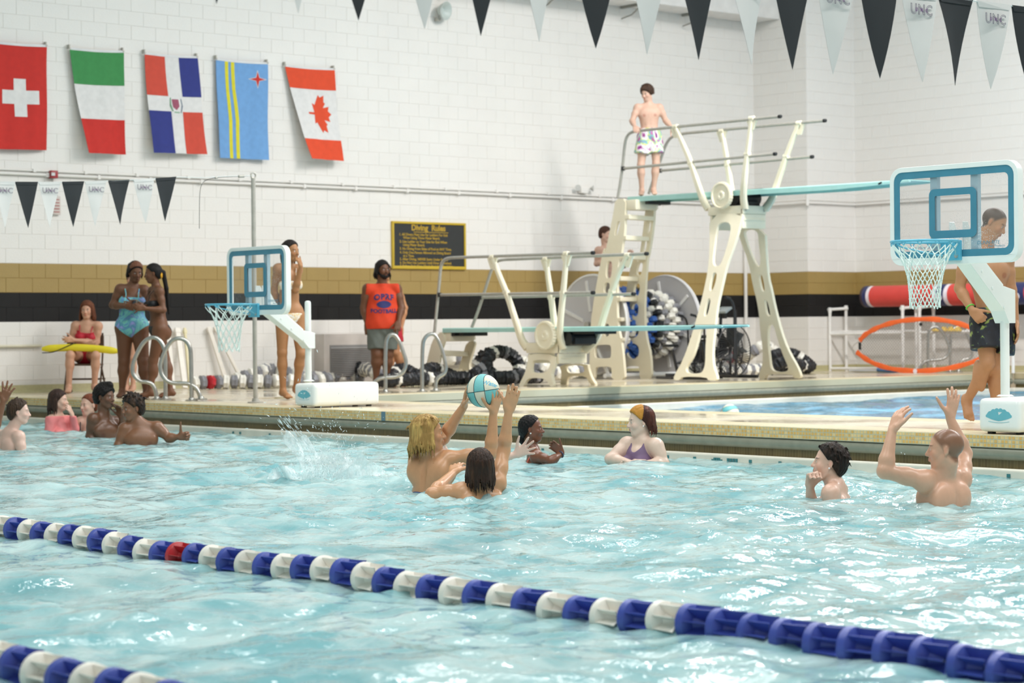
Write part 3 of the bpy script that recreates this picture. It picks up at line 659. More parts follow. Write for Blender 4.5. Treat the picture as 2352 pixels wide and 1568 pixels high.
# ------------------------------------------------------------------ flags
def flag(label, tl, tr, br, bl, paint, base, seedv, lift=.10):
    """tl.. are pixel corners on the wall plane; the cloth hangs free and swings off the wall to one side"""
    Yf = YB-.05
    P = [onY(*q, Yf) for q in (tl,tr,br,bl)]
    t = empty('wall_flag', (P[0]+P[1])*.5, label, 'flag', 'flags hung on the back wall')
    sw = P[3].x-P[0].x
    def S(u, v):
        top = P[0].lerp(P[1],u); bot = P[3].lerp(P[2],u); p = top.lerp(bot,v)
        k = v*v*(1-.55*u)
        p.y -= .015 + lift*k + .012*math.sin(u*9+seedv+v*2)*v + .006*math.sin(u*17+seedv*2)*(.3+v) + .01*math.sin(v*7+u*3+seedv)
        p.z += -.012*math.sin(u*PI)*(1-v)
        return p
    def piece(name, poly, m_, off, cuts=0):
        """poly in (u,v) cut into a grid so that it follows the cloth"""
        bm = bmesh.new(); vs = [bm.verts.new((a,b,0)) for a,b in poly]; bm.faces.new(vs)
        for ax_ in (0,1):
            for k in range(1,22):
                c = k/22
                pl = (c,0,0) if ax_==0 else (0,c,0); no = (1,0,0) if ax_==0 else (0,1,0)
                bmesh.ops.bisect_plane(bm, geom=bm.verts[:]+bm.edges[:]+bm.faces[:], plane_co=pl, plane_no=no)
        bmesh.ops.triangulate(bm, faces=bm.faces[:]); bm.verts.index_update(); mb = MB()
        n = len(bm.verts); V = [S(v.co.x,v.co.y) for v in bm.verts]; th = .0015
        mb.add([p+Vector((0,-off,0)) for p in V]+[p+Vector((0,-off+th,0)) for p in V], [tuple(v.index for v in f.verts) for f in bm.faces]+[tuple(n+v.index for v in reversed(f.verts)) for f in bm.faces])
        bm.free(); return mb.build(name, m_, t, angle=80)
    piece('cloth', [(0,0),(1,0),(1,1),(0,1)], base, 0)
    for q_ in paint: piece(q_[0], q_[1], q_[2], q_[3] if len(q_) > 3 else .003)
    piece('heading_band', [(0,-.0),(1,-.0),(1,.022),(0,.022)], mat('flag_heading','dcdcdc',.7), .004)
    for u in (.01,.99):
        p = S(u,.008); mb = MB(); mb.lathe([(.012,0),(.012,.006)], p+Vector((0,-.008,0)), (0,-1,0), 10); mb.box((p.x-.008,p.y,p.z),(p.x+.008,YB-.004,p.z+.05)); mb.build('hook', STEEL2, t)
    return t
fr = lambda n,c: mat('cloth_'+n, c, .8, noise_s=14, noise_amt=.05)
CR = fr('red','c52a22'); CW = fr('white','dedcda'); CG = fr('green','3c8a4c'); CB = fr('blue','2c3580'); CS = fr('skyblue','6f9fd2'); CYE = fr('yellow','d9cf2e'); CO = fr('orange_red','dd4a26'); CR2 = fr('coral','cc4a38')
flag('red flag with a white cross, leftmost on the wall', (-22,94),(107,103),(106,345),(-22,343), [('white_cross',[(.40,.33),(.62,.33),(.622,.44),(.85,.44),(.85,.57),(.628,.57),(.63,.69),(.41,.69),(.407,.57),(.20,.57),(.20,.44),(.403,.44)],CW)], CR, .4, .05)
flag('green, white and red striped flag, second from the left', (157,109),(284,116),(281,356),(189,353), [('green_stripe',[(0,.02),(1,.02),(1,.34),(0,.34)],CG),('red_stripe',[(0,.67),(1,.67),(1,1),(0,1)],CR)], CW, 1.7, .16)
EM = [('emblem_shield',[(.43,.45),(.55,.45),(.56,.52),(.50,.56),(.44,.53)],fr('emblem','a0556a')),('emblem_laurel',[(.40,.44),(.42,.43),(.41,.50),(.44,.57),(.42,.575),(.385,.52)],fr('laurel','6f9a78')),('emblem_palm',[(.59,.44),(.61,.45),(.63,.52),(.59,.59),(.575,.585),(.605,.51)],fr('palm','74808e')),('emblem_ribbon',[(.45,.575),(.56,.578),(.55,.59),(.46,.59)],fr('ribbon','8fb096'))]
flag('red, white and blue quartered flag with a small crest, middle of the five', (330,120),(453,129),(469,355),(343,352), [('red_quarter',[(0,.02),(.38,.02),(.38,.42),(0,.42)],CR2),('blue_quarter',[(.64,.02),(1,.02),(1,.42),(.64,.42)],CB),('blue_quarter',[(0,.575),(.40,.575),(.40,1),(0,1)],CB),('red_quarter',[(.62,.575),(1,.575),(1,1),(.62,1)],CR2)]+EM, CW, 2.6, .12)
def star4(cx, cy, r, k, asp): return [(cx+(r if i%2==0 else r*k)*math.cos(i*PI/4)*1, cy+(r if i%2==0 else r*k)*math.sin(i*PI/4)*asp) for i in range(8)]
flag('light blue flag with two yellow stripes and a red star, fourth along', (495,133),(614,143),(613,368),(500,363), [('yellow_stripe',[(.17,.01),(.235,.01),(.235,.30),(.27,.62),(.265,1),(.20,1),(.205,.62),(.175,.30)],CYE),('yellow_stripe',[(.285,.01),(.35,.01),(.35,.30),(.405,.62),(.40,1),(.33,1),(.335,.62),(.29,.30)],CYE),('star_border',star4(.79,.18,.185,.28,.52),CW),('red_star',star4(.79,.18,.15,.28,.52),CR,.006)], CS, 3.5, .06)
leaf = [(0,-1),(.16,-.72),(.40,-.82),(.32,-.30),(.56,-.52),(.62,-.40),(.98,-.46),(.86,-.12),(1,-.02),(.46,.38),(.54,.62),(.06,.52),(.05,1.05)]
leaf = leaf + [(-x,y) for x,y in reversed(leaf[1:])]
lp = [(.575-y*.30*.93, .50+x*.205) for x,y in leaf]   # on its side: the tip points right
flag('white and orange red flag with a maple leaf lying on its side, rightmost', (653,148),(766,157),(778,371),(697,366), [('top_bar',[(0,.02),(1,.02),(1,.24),(0,.24)],CO),('bottom_bar',[(0,.78),(1,.78),(1,1),(0,1)],CO),('maple_leaf',lp,CO)], CW, 4.4, .20)
# ------------------------------------------------------------------ diving stands
def P_on(U0_, U1_, y0, y1):
    """maps pixels onto a leaning plane whose X goes from U0_ at photo row y0 to U1_ at row y1"""
    def f(px, py):
        k = (py-y0)/(y1-y0); X = U0_+(U1_-U0_)*max(-.2,min(1.2,k)); return onX(px,py,X)
    return f
def zoom(ox, oy, s): return lambda q: (ox+q[0]/s, oy+q[1]/s)
def plate_px(mapf, outer, holes, thick, rnd=2, hr=2):
    mb = MB(); o = [mapf(*q) for q in outer]; o = smooth_poly(o, 1) if rnd else o
    hs = [smooth_poly([mapf(*q) for q in h], hr) for h in holes]
    mb.plate(o, hs, Vector((thick,0,0))); return mb
def rails(t, X, up, lo, feet_z, ang_pts, label):
    pass
def clampv(p, d=.05):
    mb = MB(); mb.lathe([(.02,-.045),(.036,-.04),(.036,.04),(.02,.045)], p, (0,1,0), 12); return mb
def stand(name, label, Z7, XA, XB, board, box, wheel, railA, railB, postsA, postsB, platesL, platesR, ladderL, ladderR, rungs, tail, roller, neck):
    t = empty(name, (XA+ (XB-XA)/2, 21.8, 0), label, 'diving board')
    Xm = (XA+XB)/2
    # board
    (bx0,by0),(bx1,by1),wd,th = board
    a = onX(bx0,by0,Xm-wd/2); b = onX(bx1,by1,Xm-wd/2); z = (a.z+b.z)/2
    mb = MB(); L = a.y-b.y; n = 30; pr = [(-wd/2,-th),(-wd/2,-.012),(-wd/2+.012,0),(wd/2-.012,0),(wd/2,-.012),(wd/2,-th),(wd/2-.03,-th),(wd/2-.03,-.03),(-wd/2+.03,-.03),(-wd/2+.03,-th)]
    vs = []
    for i in range(n+1):
        k = i/n; y = a.y-L*k; zz = a.z+(b.z-a.z)*k; tf = 1 if k < .75 else 1-.6*(k-.75)/.25
        vs += [Vector((Xm+p, y, zz+q*tf)) for p,q in pr]
    m_ = len(pr); mb.add(vs, [(i*m_+k, i*m_+(k+1)%m_, (i+1)*m_+(k+1)%m_, (i+1)*m_+k) for i in range(n) for k in range(m_)]+[tuple(range(m_)),tuple(n*m_+k for k in reversed(range(m_)))])
    bo = mb.build('springboard', AQUA, t, angle=30)
    mb = MB(); mb.box((Xm-wd/2+.015,b.y,b.z+.001),(Xm+wd/2-.015,b.y+1.1,b.z+.006)); mb.build('grip_tread', AQUA2, bo, smooth=False)
    mb = MB(); mb.tube([(Xm-wd/2,b.y+.45,b.z-.01),(Xm-wd/2-.005,b.y+.5,b.z-.03)], .012, 6); mb.build('edge_clip', BLACKR, bo)
    for k in (.06,.24,.42):
        yy = a.y-.12-k*1.1
        mb = MB(); mb.box((Xm-wd/2+.03,yy-.05,a.z-th-.05),(Xm+wd/2-.03,yy+.05,a.z-th-.0),.01); mb.build('hinge_block', BLACKR, t)
        if k > .2: break
    # fulcrum box: side face and end face
    (sx0,sx1,ex,y0,y1) = box
    p0 = onX(sx0,(y0+y1)/2,XA); p1 = onX(sx1,(y0+y1)/2,XA); zt = onX(sx1,y0,XA).z; zb = onX(sx1,y1,XA).z
    xe = onY(ex,(y0+y1)/2,p1.y).x
    mb = MB(); mb.box((XA,p1.y,zb),(XA+.05,p0.y,zt),.012); mb.build('fulcrum_side', CREAM, t)
    mb = MB(); mb.box((xe-.05,p1.y,zb),(xe,p0.y,zt),.012); mb.build('fulcrum_side', CREAM, t)
    mb = MB(); mb.box((XA,p1.y-.01,zb),(xe,p1.y+.04,zt),.012); mb.build('fulcrum_end', CREAM, t)
    mb = MB(); mb.box((XA+.02,p0.y-.05,zb),(xe-.02,p0.y,zt),.01); mb.build('fulcrum_back', CREAM, t)
    # bolts
    for yy in (zb+.05, zt-.05):
        for xx in (XA+.05, xe-.05):
            mb = MB(); mb.lathe([(.012,0),(.012,.008)], (xx,p1.y-.01,yy), (0,-1,0), 8); mb.build('bolt', STEEL2, t)
    # roller and wheel
    rc = onX(*roller[0],Xm); 
    mb = MB(); mb.tube([(XA+.02,rc.y,rc.z),(xe+.0,rc.y,rc.z)], roller[1], 20); mb.build('fulcrum_roller', BLACKR, t)
    mb = MB(); mb.box((XA+.05,rc.y-.5,rc.z+roller[1]*.6),(xe-.05,rc.y+.12,rc.z+roller[1]*1.05)); mb.box((XA+.06,rc.y-.12,zt-.02),(xe-.06,rc.y+.14,zt+.06)); mb.build('roller_carriage', BLACKR, t, smooth=False)
    wc = onX(*wheel[0],XA-.09); r = wheel[1]
    mb = MB(); mb.lathe([(.05,-.05),(.05,-.005),(r*.86,-.005),(r*.93,-.03),(r,-.03),(r,.03),(r*.9,.035),(r*.84,.01),(.075,.012),(.06,.035),(.03,.035),(.02,.02),(.0,.02)], wc, (-1,0,0), 40); mb.build('adjusting_wheel', CREAM, t, angle=40)
    mb = MB(); 
    for k in range(28):
        a_ = 2*PI*k/28; c = wc+Vector((0,math.cos(a_)*r,math.sin(a_)*r)); mb.obox(c, (1,0,0), (0,math.cos(a_),math.sin(a_)), (0,-math.sin(a_),math.cos(a_)), .055, .014, r*.10)
    mb.build('wheel_ribs', CREAM, t, smooth=False)
    mb = MB(); mb.tube([wc+Vector((.02,0,0)), wc+Vector((.12,0,0))], .035, 12); mb.build('wheel_axle', CREAM, t)
    # guard rails
    for X, (pts, low), posts in ((XA-.06, railA, postsA), (XB+.06, railB, postsB)):
        P = [onX(*q, X) for q in pts]
        mb = MB(); mb.tube(smooth_path(P,2), .022, 10); mb.build('guard_rail', STEEL2, t)
        Q = [onX(*q, X) for q in low]
        mb = MB(); mb.tube(Q, .020, 10); mb.build('guard_rail', STEEL2, t)
        for e in (P[-1], Q[-1]):
            mb = MB(); mb.lathe([(.026,-.02),(.026,.02),(.018,.03)], e, (0,-1,0), 12); mb.build('end_cap', BLACKR, t)
        mb = MB(); mb.lathe([(.032,-.03),(.032,.03)], Q[0], (0,0,1), 10); mb.build('rail_joint', BLACKM, t)
        for po in posts:
            n = len(po); mb = MB(); R_ = [onX(q[0],q[1], X + (0 if i < n-2 else (.05 if X < Xm else -.05)*(i-n+3)/1)) for i,q in enumerate(po)]
            S_ = smooth_path(R_, 2); k = len(S_)
            # flat section strut, wide along Y
            vs = []; 
            for i,c in enumerate(S_):
                f_ = i/(k-1); w = .028+.034*f_; th_ = .028+.012*f_
                a_ = S_[max(0,i-1)]; b_ = S_[min(k-1,i+1)]; T_ = (b_-a_).normalized(); N_ = Vector((1,0,0)).cross(T_).normalized()
                vs += [c+N_*w+Vector((th_*.5,0,0)), c+N_*w*.6+Vector((th_,0,0)), c-N_*w*.6+Vector((th_,0,0)), c-N_*w+Vector((th_*.5,0,0)), c-N_*w-Vector((th_*.5,0,0)), c-N_*w*.6-Vector((th_,0,0)), c+N_*w*.6-Vector((th_,0,0)), c+N_*w-Vector((th_*.5,0,0))]
            mb.add(vs, [(i*8+j, i*8+(j+1)%8, (i+1)*8+(j+1)%8, (i+1)*8+j) for i in range(k-1) for j in range(8)]+[tuple(range(8)),tuple((k-1)*8+j for j in reversed(range(8)))])
            # forked head
            c = S_[0]; mb.plate([c+Vector((-.012,-.10,.0)), c+Vector((-.012,.10,.0)), c+Vector((-.012,.085,-.04)), c+Vector((-.012,.03,-.16)), c+Vector((-.012,-.03,-.16)), c+Vector((-.012,-.085,-.04))], [[c+Vector((-.012,-.035,-.03)), c+Vector((-.012,.035,-.03)), c+Vector((-.012,.0,-.10))]], (.03,0,0))
            po_ = mb.build('rail_post', CREAM, t, angle=40)
            clampv(c+Vector((0,0,.0))).build('rail_clamp', CREAM, po_)
            # the lower rail passes the post
            yy = min(S_, key=lambda v_: (v_-Q[1]).length if False else abs(v_.z - (Q[0].z+(Q[-1].z-Q[0].z)*((v_.y-Q[0].y)/(Q[-1].y-Q[0].y)))))
            clampv(yy).build('rail_clamp', CREAM, po_)
    for X, (f_, outer, holes), th_ in ((0, platesL, .05), (1, platesR, .05)):
        plate_px(f_, outer, holes, th_).build('leg_frame', CREAM, t, angle=25, bevel=.008)
    # neck plates joining the frames
    (n0,n1,ny0,ny1) = neck
    p = onX(n0,(ny0+ny1)/2,XA); 
    za = onX(n0,ny0,XA).z; zb2 = onX(n0,ny1,XA).z; xr = onY(n1,(ny0+ny1)/2,p1.y).x
    mb = MB(); mb.box((XA-.01,p1.y,zb2),(xr,p1.y+.04,za),.008); mb.box((XA+.02,p1.y-.012,zb2+(za-zb2)*.55),(xr-.02,p1.y,zb2+(za-zb2)*.68),.004); mb.build('neck_plate', CREAM, t)
    mb = MB(); mb.box((XA+.02,p0.y-.06,zb2),(xr-.02,p0.y-.02,za),.008); mb.build('neck_plate', CREAM, t)
    # ladder
    for (f_, outer, holes) in (ladderL, ladderR):
        plate_px(f_, outer, holes, .045).build('ladder_stringer', CREAM, t, angle=25, bevel=.006)
    for (fa, qa, fb, qb, w_) in rungs:
        A = fa(*qa); B = fb(*qb); d = (B-A)
        mb = MB(); S_ = [A.lerp(B,k/8) + Vector((0,0,-.03*math.sin(PI*k/8)*0)) for k in range(9)]; y_ = (A.y+B.y)/2
        mb.obox((A+B)/2, d.normalized(), (0,1,0), d.normalized().cross(Vector((0,1,0))), d.length, .16, w_); 
        o = mb.build('ladder_rung', CREAM, t, smooth=False, bevel=.012)
    (tx0,tx1,ty0,ty1,XT0,XT1) = tail
    A = onX(tx0,ty0,XT0); B = onX(tx0,ty1,XT0)
    mb = MB(); mb.box((XT0,A.y-.22,B.z),(XT1,A.y+.05,A.z),.02); ta = mb.build('tail_block', CREAM, t)
    mb = MB()
    for k in range(4): mb.box((XT1-.02,A.y-.21+.0*k,B.z+.02+k*(A.z-B.z-.04)/4),(XT1+.025,A.y+.0,B.z+.02+k*(A.z-B.z-.04)/4+.02))
    mb.build('tail_fins', CREAM, ta, smooth=False)
    return t
Z7 = zoom(1300,160,3.267); Z8 = zoom(1280,560,3.92); Z6 = zoom(960,540,4.127); ZT = zoom(1560,660,6.532)
# ---- high stand
XA, XB = 21.95, 22.45
fL = P_on(21.95, 21.35, 490, 873); fR = P_on(22.50, 23.10, 520, 866)
outL = [(1629.5,491),(1705.5,489),(1698,524),(1683,572),(1668,611),(1657.6,657),(1647,703),(1642,749),(1636,805),(1638,841),(1646,862),(1647,874),(1627,874),(1622,866),(1565,864.5),(1561,873),(1547,873),(1548,862),(1568,828),(1586,777),(1601,726),(1614,677),(1625.7,621),(1629.5,575)]
hL = [[Z7(q) for q in [(1125,1215),(1142,1160),(1175,1142),(1220,1145),(1240,1180),(1215,1300),(1170,1440),(1145,1475),(1110,1475),(1098,1440),(1110,1330)]],
      [Z8(q) for q in [(1400,262),(1425,255),(1436,275),(1425,340),(1402,410),(1380,428),(1366,410),(1380,330)]],
      [ZT(q) for q in [(425,175),(455,158),(470,185),(445,330),(415,420),(385,438),(368,410),(390,290)]],
      [ZT(q) for q in [(325,610),(400,600),(412,650),(392,900),(388,1150),(360,1240),(320,1290),(130,1290),(95,1245),(110,1180),(200,1050),(265,850)]]]
outR = [ZT(q) for q in [(1095,-60),(1110,0),(1160,180),(1200,420),(1215,650),(1248,880),(1255,1080),(1245,1160),(1195,1300),(1205,1375),(1285,1375),(1300,1320),(1340,1300),(1690,1300),(1720,1360),(1815,1365),(1820,1310),(1770,1190),(1660,1000),(1570,800),(1480,500),(1420,260),(1375,30),(1360,-60)]]
outR = [Z7(q) for q in [(1290,1185),(1300,1260),(1370,1440)]] + outR[1:] [:-1] + [Z7(q) for q in [(1515,1568),(1500,1400),(1490,1190)]]
hR = [[Z7(q) for q in [(1330,1200),(1440,1200),(1445,1300),(1460,1420),(1455,1475),(1430,1480),(1390,1400),(1340,1260)]],
      [Z8(q) for q in [(1812,275),(1832,270),(1850,300),(1868,400),(1862,435),(1842,430),(1825,380),(1812,310)]],
      [ZT(q) for q in [(1275,180),(1300,172),(1330,230),(1365,380),(1362,430),(1335,440),(1300,380),(1280,260)]],
      [ZT(q) for q in [(1330,580),(1370,545),(1420,570),(1450,680),(1500,860),(1570,1050),(1640,1200),(1620,1265),(1420,1265),(1365,1200),(1350,1050),(1325,850)]]]
fLL = P_on(21.86, 21.78, 460, 870); fLR = P_on(22.28, 22.36, 460, 870)
LL = [Z7(q) for q in [(370,968),(448,968),(442,1080),(440,1200),(425,1300),(405,1440)]] + [Z8(q) for q in [(560,100),(540,240),(535,560),(545,740),(580,900),(600,1100),(607,1228),(487,1228),(490,1120),(470,1105),(355,1105),(338,1130),(338,1215),(300,1228),(275,1215),(290,1100),(295,740),(340,430),(385,190),(420,20)]] + [Z7(q) for q in [(290,1390),(330,1200),(358,1060)]]
def slot(m_, x, y, w, h, lean=0): return [m_((x-w/2+lean,y-h/2)), m_((x+lean,y-h/2-w*.3)), m_((x+w/2+lean,y-h/2)), m_((x+w/2-lean,y+h/2)), m_((x-lean,y+h/2+w*.3)), m_((x-w/2-lean,y+h/2))]
hLL = [slot(Z7,385,1190,26,95,12), slot(Z7,322,1500,44,110,4), slot(Z8,445,395,50,75,4), slot(Z8,437,590,52,90,0), slot(Z8,443,775,56,90,0),
       [Z8(q) for q in [(345,910),(470,905),(485,925),(485,1010),(470,1030),(350,1030),(335,1010),(335,925)]]]
LR = [Z7(q) for q in [(600,985),(662,985),(655,1180),(610,1440)]] + [Z8(q) for q in [(825,0),(800,230),(785,500),(785,700),(800,850),(840,1000),(848,1228),(740,1228),(740,1110),(720,1100),(620,1100),(600,1120),(600,1228),(585,1228),(575,1000),(570,740),(600,560),(640,300),(690,60)]] + [Z7(q) for q in [(540,1480),(565,1300),(590,1100)]]
hLR = [slot(Z7,622,1180,22,80,6), slot(Z7,590,1320,26,80,6), slot(Z8,740,225,50,95,8), slot(Z8,715,410,52,90,4), slot(Z8,700,595,60,90,2), slot(Z8,682,780,100,80,0), slot(Z8,680,965,110,90,0)]
rungs = []
for (qa,qb) in (((Z7((445,1105))),(Z7((635,1118)))),((Z7((422,1262))),(Z7((600,1270)))),((Z7((400,1400))),(Z7((575,1412)))),((Z8((540,312))),(Z8((700,318)))),((Z8((538,497))),(Z8((690,500)))),((Z8((545,680))),(Z8((650,682)))),((Z8((560,860))),(Z8((620,865))))):
    rungs.append((fLL,qa,fLR,qb,.07))
stand('diving_stand', 'tall three metre diving stand with guard rails, the boy on its board', Z7, XA, XB,
  ((1441,460-8),(2088,412),.5,.075), (1626,1705.6,1759,471,490.6), ((1658,449),.185),
  ([(1419,454),(1425,420),(1431,374),(1434,340),(1438,315),(1449,303),(1475,299),(1791,267.5)], [(1431,387),(1780,353.5)]),
  ([(1490,445),(1505,400),(1516,370),(1528,334),(1540,315),(1560,308),(1590,304),(1894,277)], [(1516,392),(1865,360)]),
  [[(1551.6,291),(1566,325),(1585,368),(1601.5,420),(1616,462),(1628,480)], [(1727,272),(1722,310),(1716,359),(1709,420),(1707,455),(1712,480)]],
  [[(1658,301),(1664,335),(1670,371),(1679,432),(1684,462),(1688,478)], [(1836,283),(1822,315),(1804,365),(1785,420),(1775,455),(1757,481)]],
  (fL,outL,hL), (fR,outR,hR), (fLL,LL,hLL), (fLR,LR,hLR), rungs, (1436,1503,459,483,21.87,22.32), ((1712,455),.10), (1705,1759,491,524))
# ---- low stand
XA, XB = 18.93, 19.40
fL = P_on(18.93, 18.80, 812, 886); fR = P_on(19.42, 19.60, 812, 886)
outL = [Z6(q) for q in [(1040,1120),(1310,1130),(1300,1230),(1265,1300),(1270,1360),(1290,1432),(1245,1432),(1215,1360),(1060,1350),(1020,1385),(1000,1432),(955,1432),(960,1410),(1020,1290),(1040,1200)]]
hL = [[Z6(q) for q in [(1080,1195),(1120,1180),(1230,1180),(1258,1200),(1240,1260),(1210,1305),(1090,1305),(1070,1280)]]]
outR = [Z6(q) for q in [(1330,1225),(1605,1215),(1610,1260),(1640,1350),(1690,1425),(1650,1428),(1610,1385),(1590,1335),(1430,1335),(1405,1375),(1410,1432),(1350,1432),(1345,1400),(1360,1300)]]
hR = [[Z6(q) for q in [(1390,1235),(1560,1232),(1575,1270),(1570,1305),(1440,1308),(1410,1290)]]]
fLL = P_on(18.90, 18.87, 760, 880); fLR = P_on(19.34, 19.38, 760, 880)
LL = [Z6(q) for q in [(180,935),(245,925),(250,1000),(215,1090),(195,1230),(150,1310),(260,1330),(305,1370),(318,1410),(60,1412),(62,1300),(95,1150),(130,1010)]]
hLL = [[Z6(q) for q in [(125,1210),(140,1205),(165,1290),(150,1340),(125,1340),(115,1290)]]]
LR = [Z6(q) for q in [(460,1010),(540,1000),(525,1080),(495,1170),(480,1240),(500,1310),(560,1365),(600,1412),(345,1412),(370,1300),(420,1140)]]
hLR = []
rungs = [(fLL,Z6((200,1115)),fLR,Z6((450,1125)),.075),(fLL,Z6((160,1285)),fLR,Z6((400,1292)),.075)]
stand('diving_stand', 'low one metre diving stand with guard rails, left of the tall one', Z6, XA, XB,
  ((1016,753),(1657,746),.5,.065), (1208,1285,1348,787,811), ((1253,770),.185),
  ([(998,763),(1004,700),(1009,650),(1012,612),(1018,598),(1030,592),(1060,591),(1362,580.5)], [(1010,677),(1362,672)]),
  ([(1084,751),(1098,715),(1116,660),(1130,615),(1138,602),(1150,596.5),(1180,595),(1485,582.5)], [(1106,683),(1455,675)]),
  [[(1131,591),(1146,630),(1165,676),(1184,735),(1197,780),(1212,800)], [(1301,583),(1298,625),(1293,678),(1286,745),(1286,780),(1296,802)]],
  [[(1254,595),(1259,635),(1265,675),(1272,730),(1277,770),(1281,795)], [(1442,586),(1424,618),(1403,676),(1384,735),(1372,780),(1344,803)]],
  (fL,outL,hL), (fR,outR,hR), (fLL,LL,hLL), (fLR,LR,hLR), rungs, (1012,1090,763,784,18.93,19.37), ((1330,777),.095), (1283,1348,812,835))
# ------------------------------------------------------------------ grab rails at the pool edges
def grab(label, paths, feet, kind='X', X=XE+.02):
    b = onX(*feet[0], X); t = empty('grab_rail', (b.x,b.y,0), label, 'pool ladder', 'stainless pool ladder rails')
    for path in paths:
        P = [onX(*q, X) for q in path]; mb = MB(); mb.tube(smooth_path(P,2), .021, 12); mb.build('rail_tube', STEEL, t)
    for q in feet:
        p = onX(*q, X); mb = MB(); mb.lathe([(.055,0),(.055,.008),(.03,.014),(.026,.03)], (p.x,p.y,.0), (0,0,1), 16); mb.build('floor_collar', STEEL, t)
Z3 = zoom(60,560,3.92); Z5 = zoom(720,480,3.564); Z2 = zoom(1860,640,3.41)
def grab2(label, p1, p2, DX, feet_row):
    """each rail stands in a plane square to the lens line at its own foot depth"""
    b = onZ(*p1[-1],0); t = empty('grab_rail', (b.x,b.y,0), label, 'pool ladder', 'stainless pool ladder rails')
    for path in (p1, p2):
        f_ = onZ(path[-1][0], path[-1][1], 0); D = (f_-CAM).dot(FW)
        P = [atD(*q, D) for q in path]; n = len(P)
        for i,p in enumerate(P):
            k = 1-i/(n-1); P[i] = p
        mb = MB(); mb.tube(smooth_path(P,2), .024, 12); mb.build('rail_tube', STEEL, t)
        for q in (path[0], path[-1]):
            p = atD(*q, D); mb = MB(); mb.lathe([(.07,-.002),(.07,.01),(.035,.018),(.03,.035)], (p.x,p.y,max(0,p.z)), (0,0,1), 16); mb.build('floor_collar', STEEL, t)
grab2('left pair of curved steel ladder rails, at the feet of the two bathers',
  [Z3(q) for q in [(1178,1405),(1165,1310),(1130,1255),(1080,1240),(1030,1240),(975,1195),(955,1140),(965,1060),(1020,940),(1070,870),(1130,838),(1190,850),(1240,920),(1255,1000),(1255,1400)]],
  [Z3(q) for q in [(1575,1400),(1550,1320),(1500,1270),(1440,1255),(1300,1255),(1230,1200),(1205,1120),(1215,1050),(1265,930),(1320,860),(1390,845),(1450,875),(1480,940),(1485,1010),(1490,1412)]], 0, 0)
grab2('middle pair of curved steel ladder rails, before the low diving stand',
  [Z5(q) for q in [(480,1440),(520,1395),(580,1378),(690,1375),(745,1325),(762,1250),(735,1170),(700,1070),(655,1020),(610,1040),(590,1110),(590,1500)]],
  [Z5(q) for q in [(1000,1490),(1000,1410),(1030,1370),(1070,1350),(1088,1300),(1075,1230),(1040,1110),(1000,1030),(960,1018),(910,1050),(890,1120),(890,1495)]], 0, 0)
grab2('right pair of curved steel ladder rails, in front of the oval net',
  [Z2(q) for q in [(862,737),(870,680),(910,640),(1000,635),(1060,625),(1095,580),(1090,520),(1050,430),(1010,380),(970,375),(935,400),(925,460),(927,737)]],
  [Z2(q) for q in [(1165,730),(1175,660),(1205,630),(1250,625),(1275,590),(1270,540),(1240,450),(1205,385),(1160,370),(1115,400),(1103,450),(1100,730)]], 0, 0)
# ------------------------------------------------------------------ poolside hoops
DROPS = bpy.data.materials.new('backboard_clear'); DROPS.use_nodes = True
nt = DROPS.node_tree; nt.nodes.clear(); out = nt.nodes.new('ShaderNodeOutputMaterial'); tr = nt.nodes.new('ShaderNodeBsdfTransparent'); gl = nt.nodes.new('ShaderNodeBsdfPrincipled')
tr.inputs[0].default_value = (.95,.95,.95,1); gl.inputs['Base Color'].default_value = (.9,.92,.92,1); gl.inputs['Roughness'].default_value = .05
vo = nt.nodes.new('ShaderNodeTexVoronoi'); vo.inputs['Scale'].default_value = 75; tc = nt.nodes.new('ShaderNodeTexCoord'); nt.links.new(tc.outputs['Object'], vo.inputs['Vector'])
no = nt.nodes.new('ShaderNodeTexNoise'); no.inputs['Scale'].default_value = 3; nt.links.new(tc.outputs['Object'], no.inputs['Vector'])
mm = nt.nodes.new('ShaderNodeMath'); mm.operation = 'MULTIPLY_ADD'; mm.inputs[1].default_value = .8; mm.inputs[2].default_value = -.28; nt.links.new(no.outputs['Fac'], mm.inputs[0])
lt = nt.nodes.new('ShaderNodeMath'); lt.operation = 'LESS_THAN'; nt.links.new(vo.outputs['Distance'], lt.inputs[0]); nt.links.new(mm.outputs[0], lt.inputs[1])
ml = nt.nodes.new('ShaderNodeMath'); ml.operation = 'MULTIPLY_ADD'; ml.inputs[1].default_value = .45; ml.inputs[2].default_value = .05; nt.links.new(lt.outputs[0], ml.inputs[0])
mx = nt.nodes.new('ShaderNodeMixShader'); nt.links.new(ml.outputs[0], mx.inputs[0]); nt.links.new(tr.outputs[0], mx.inputs[1]); nt.links.new(gl.outputs[0], mx.inputs[2]); nt.links.new(mx.outputs[0], out.inputs[0])
FOG = mat('board_brace','a8c2ce',.5)
def rrect(y0,y1,z0,z1,r,n=6):
    pts = []
    for (cy,cz,a) in ((y1-r,z1-r,0),(y0+r,z1-r,90),(y0+r,z0+r,180),(y1-r,z0+r,270)):
        for k in range(n+1):
            t_ = math.radians(a+90*k/n); pts.append((cy+r*math.cos(t_), cz+r*math.sin(t_)))
    return pts
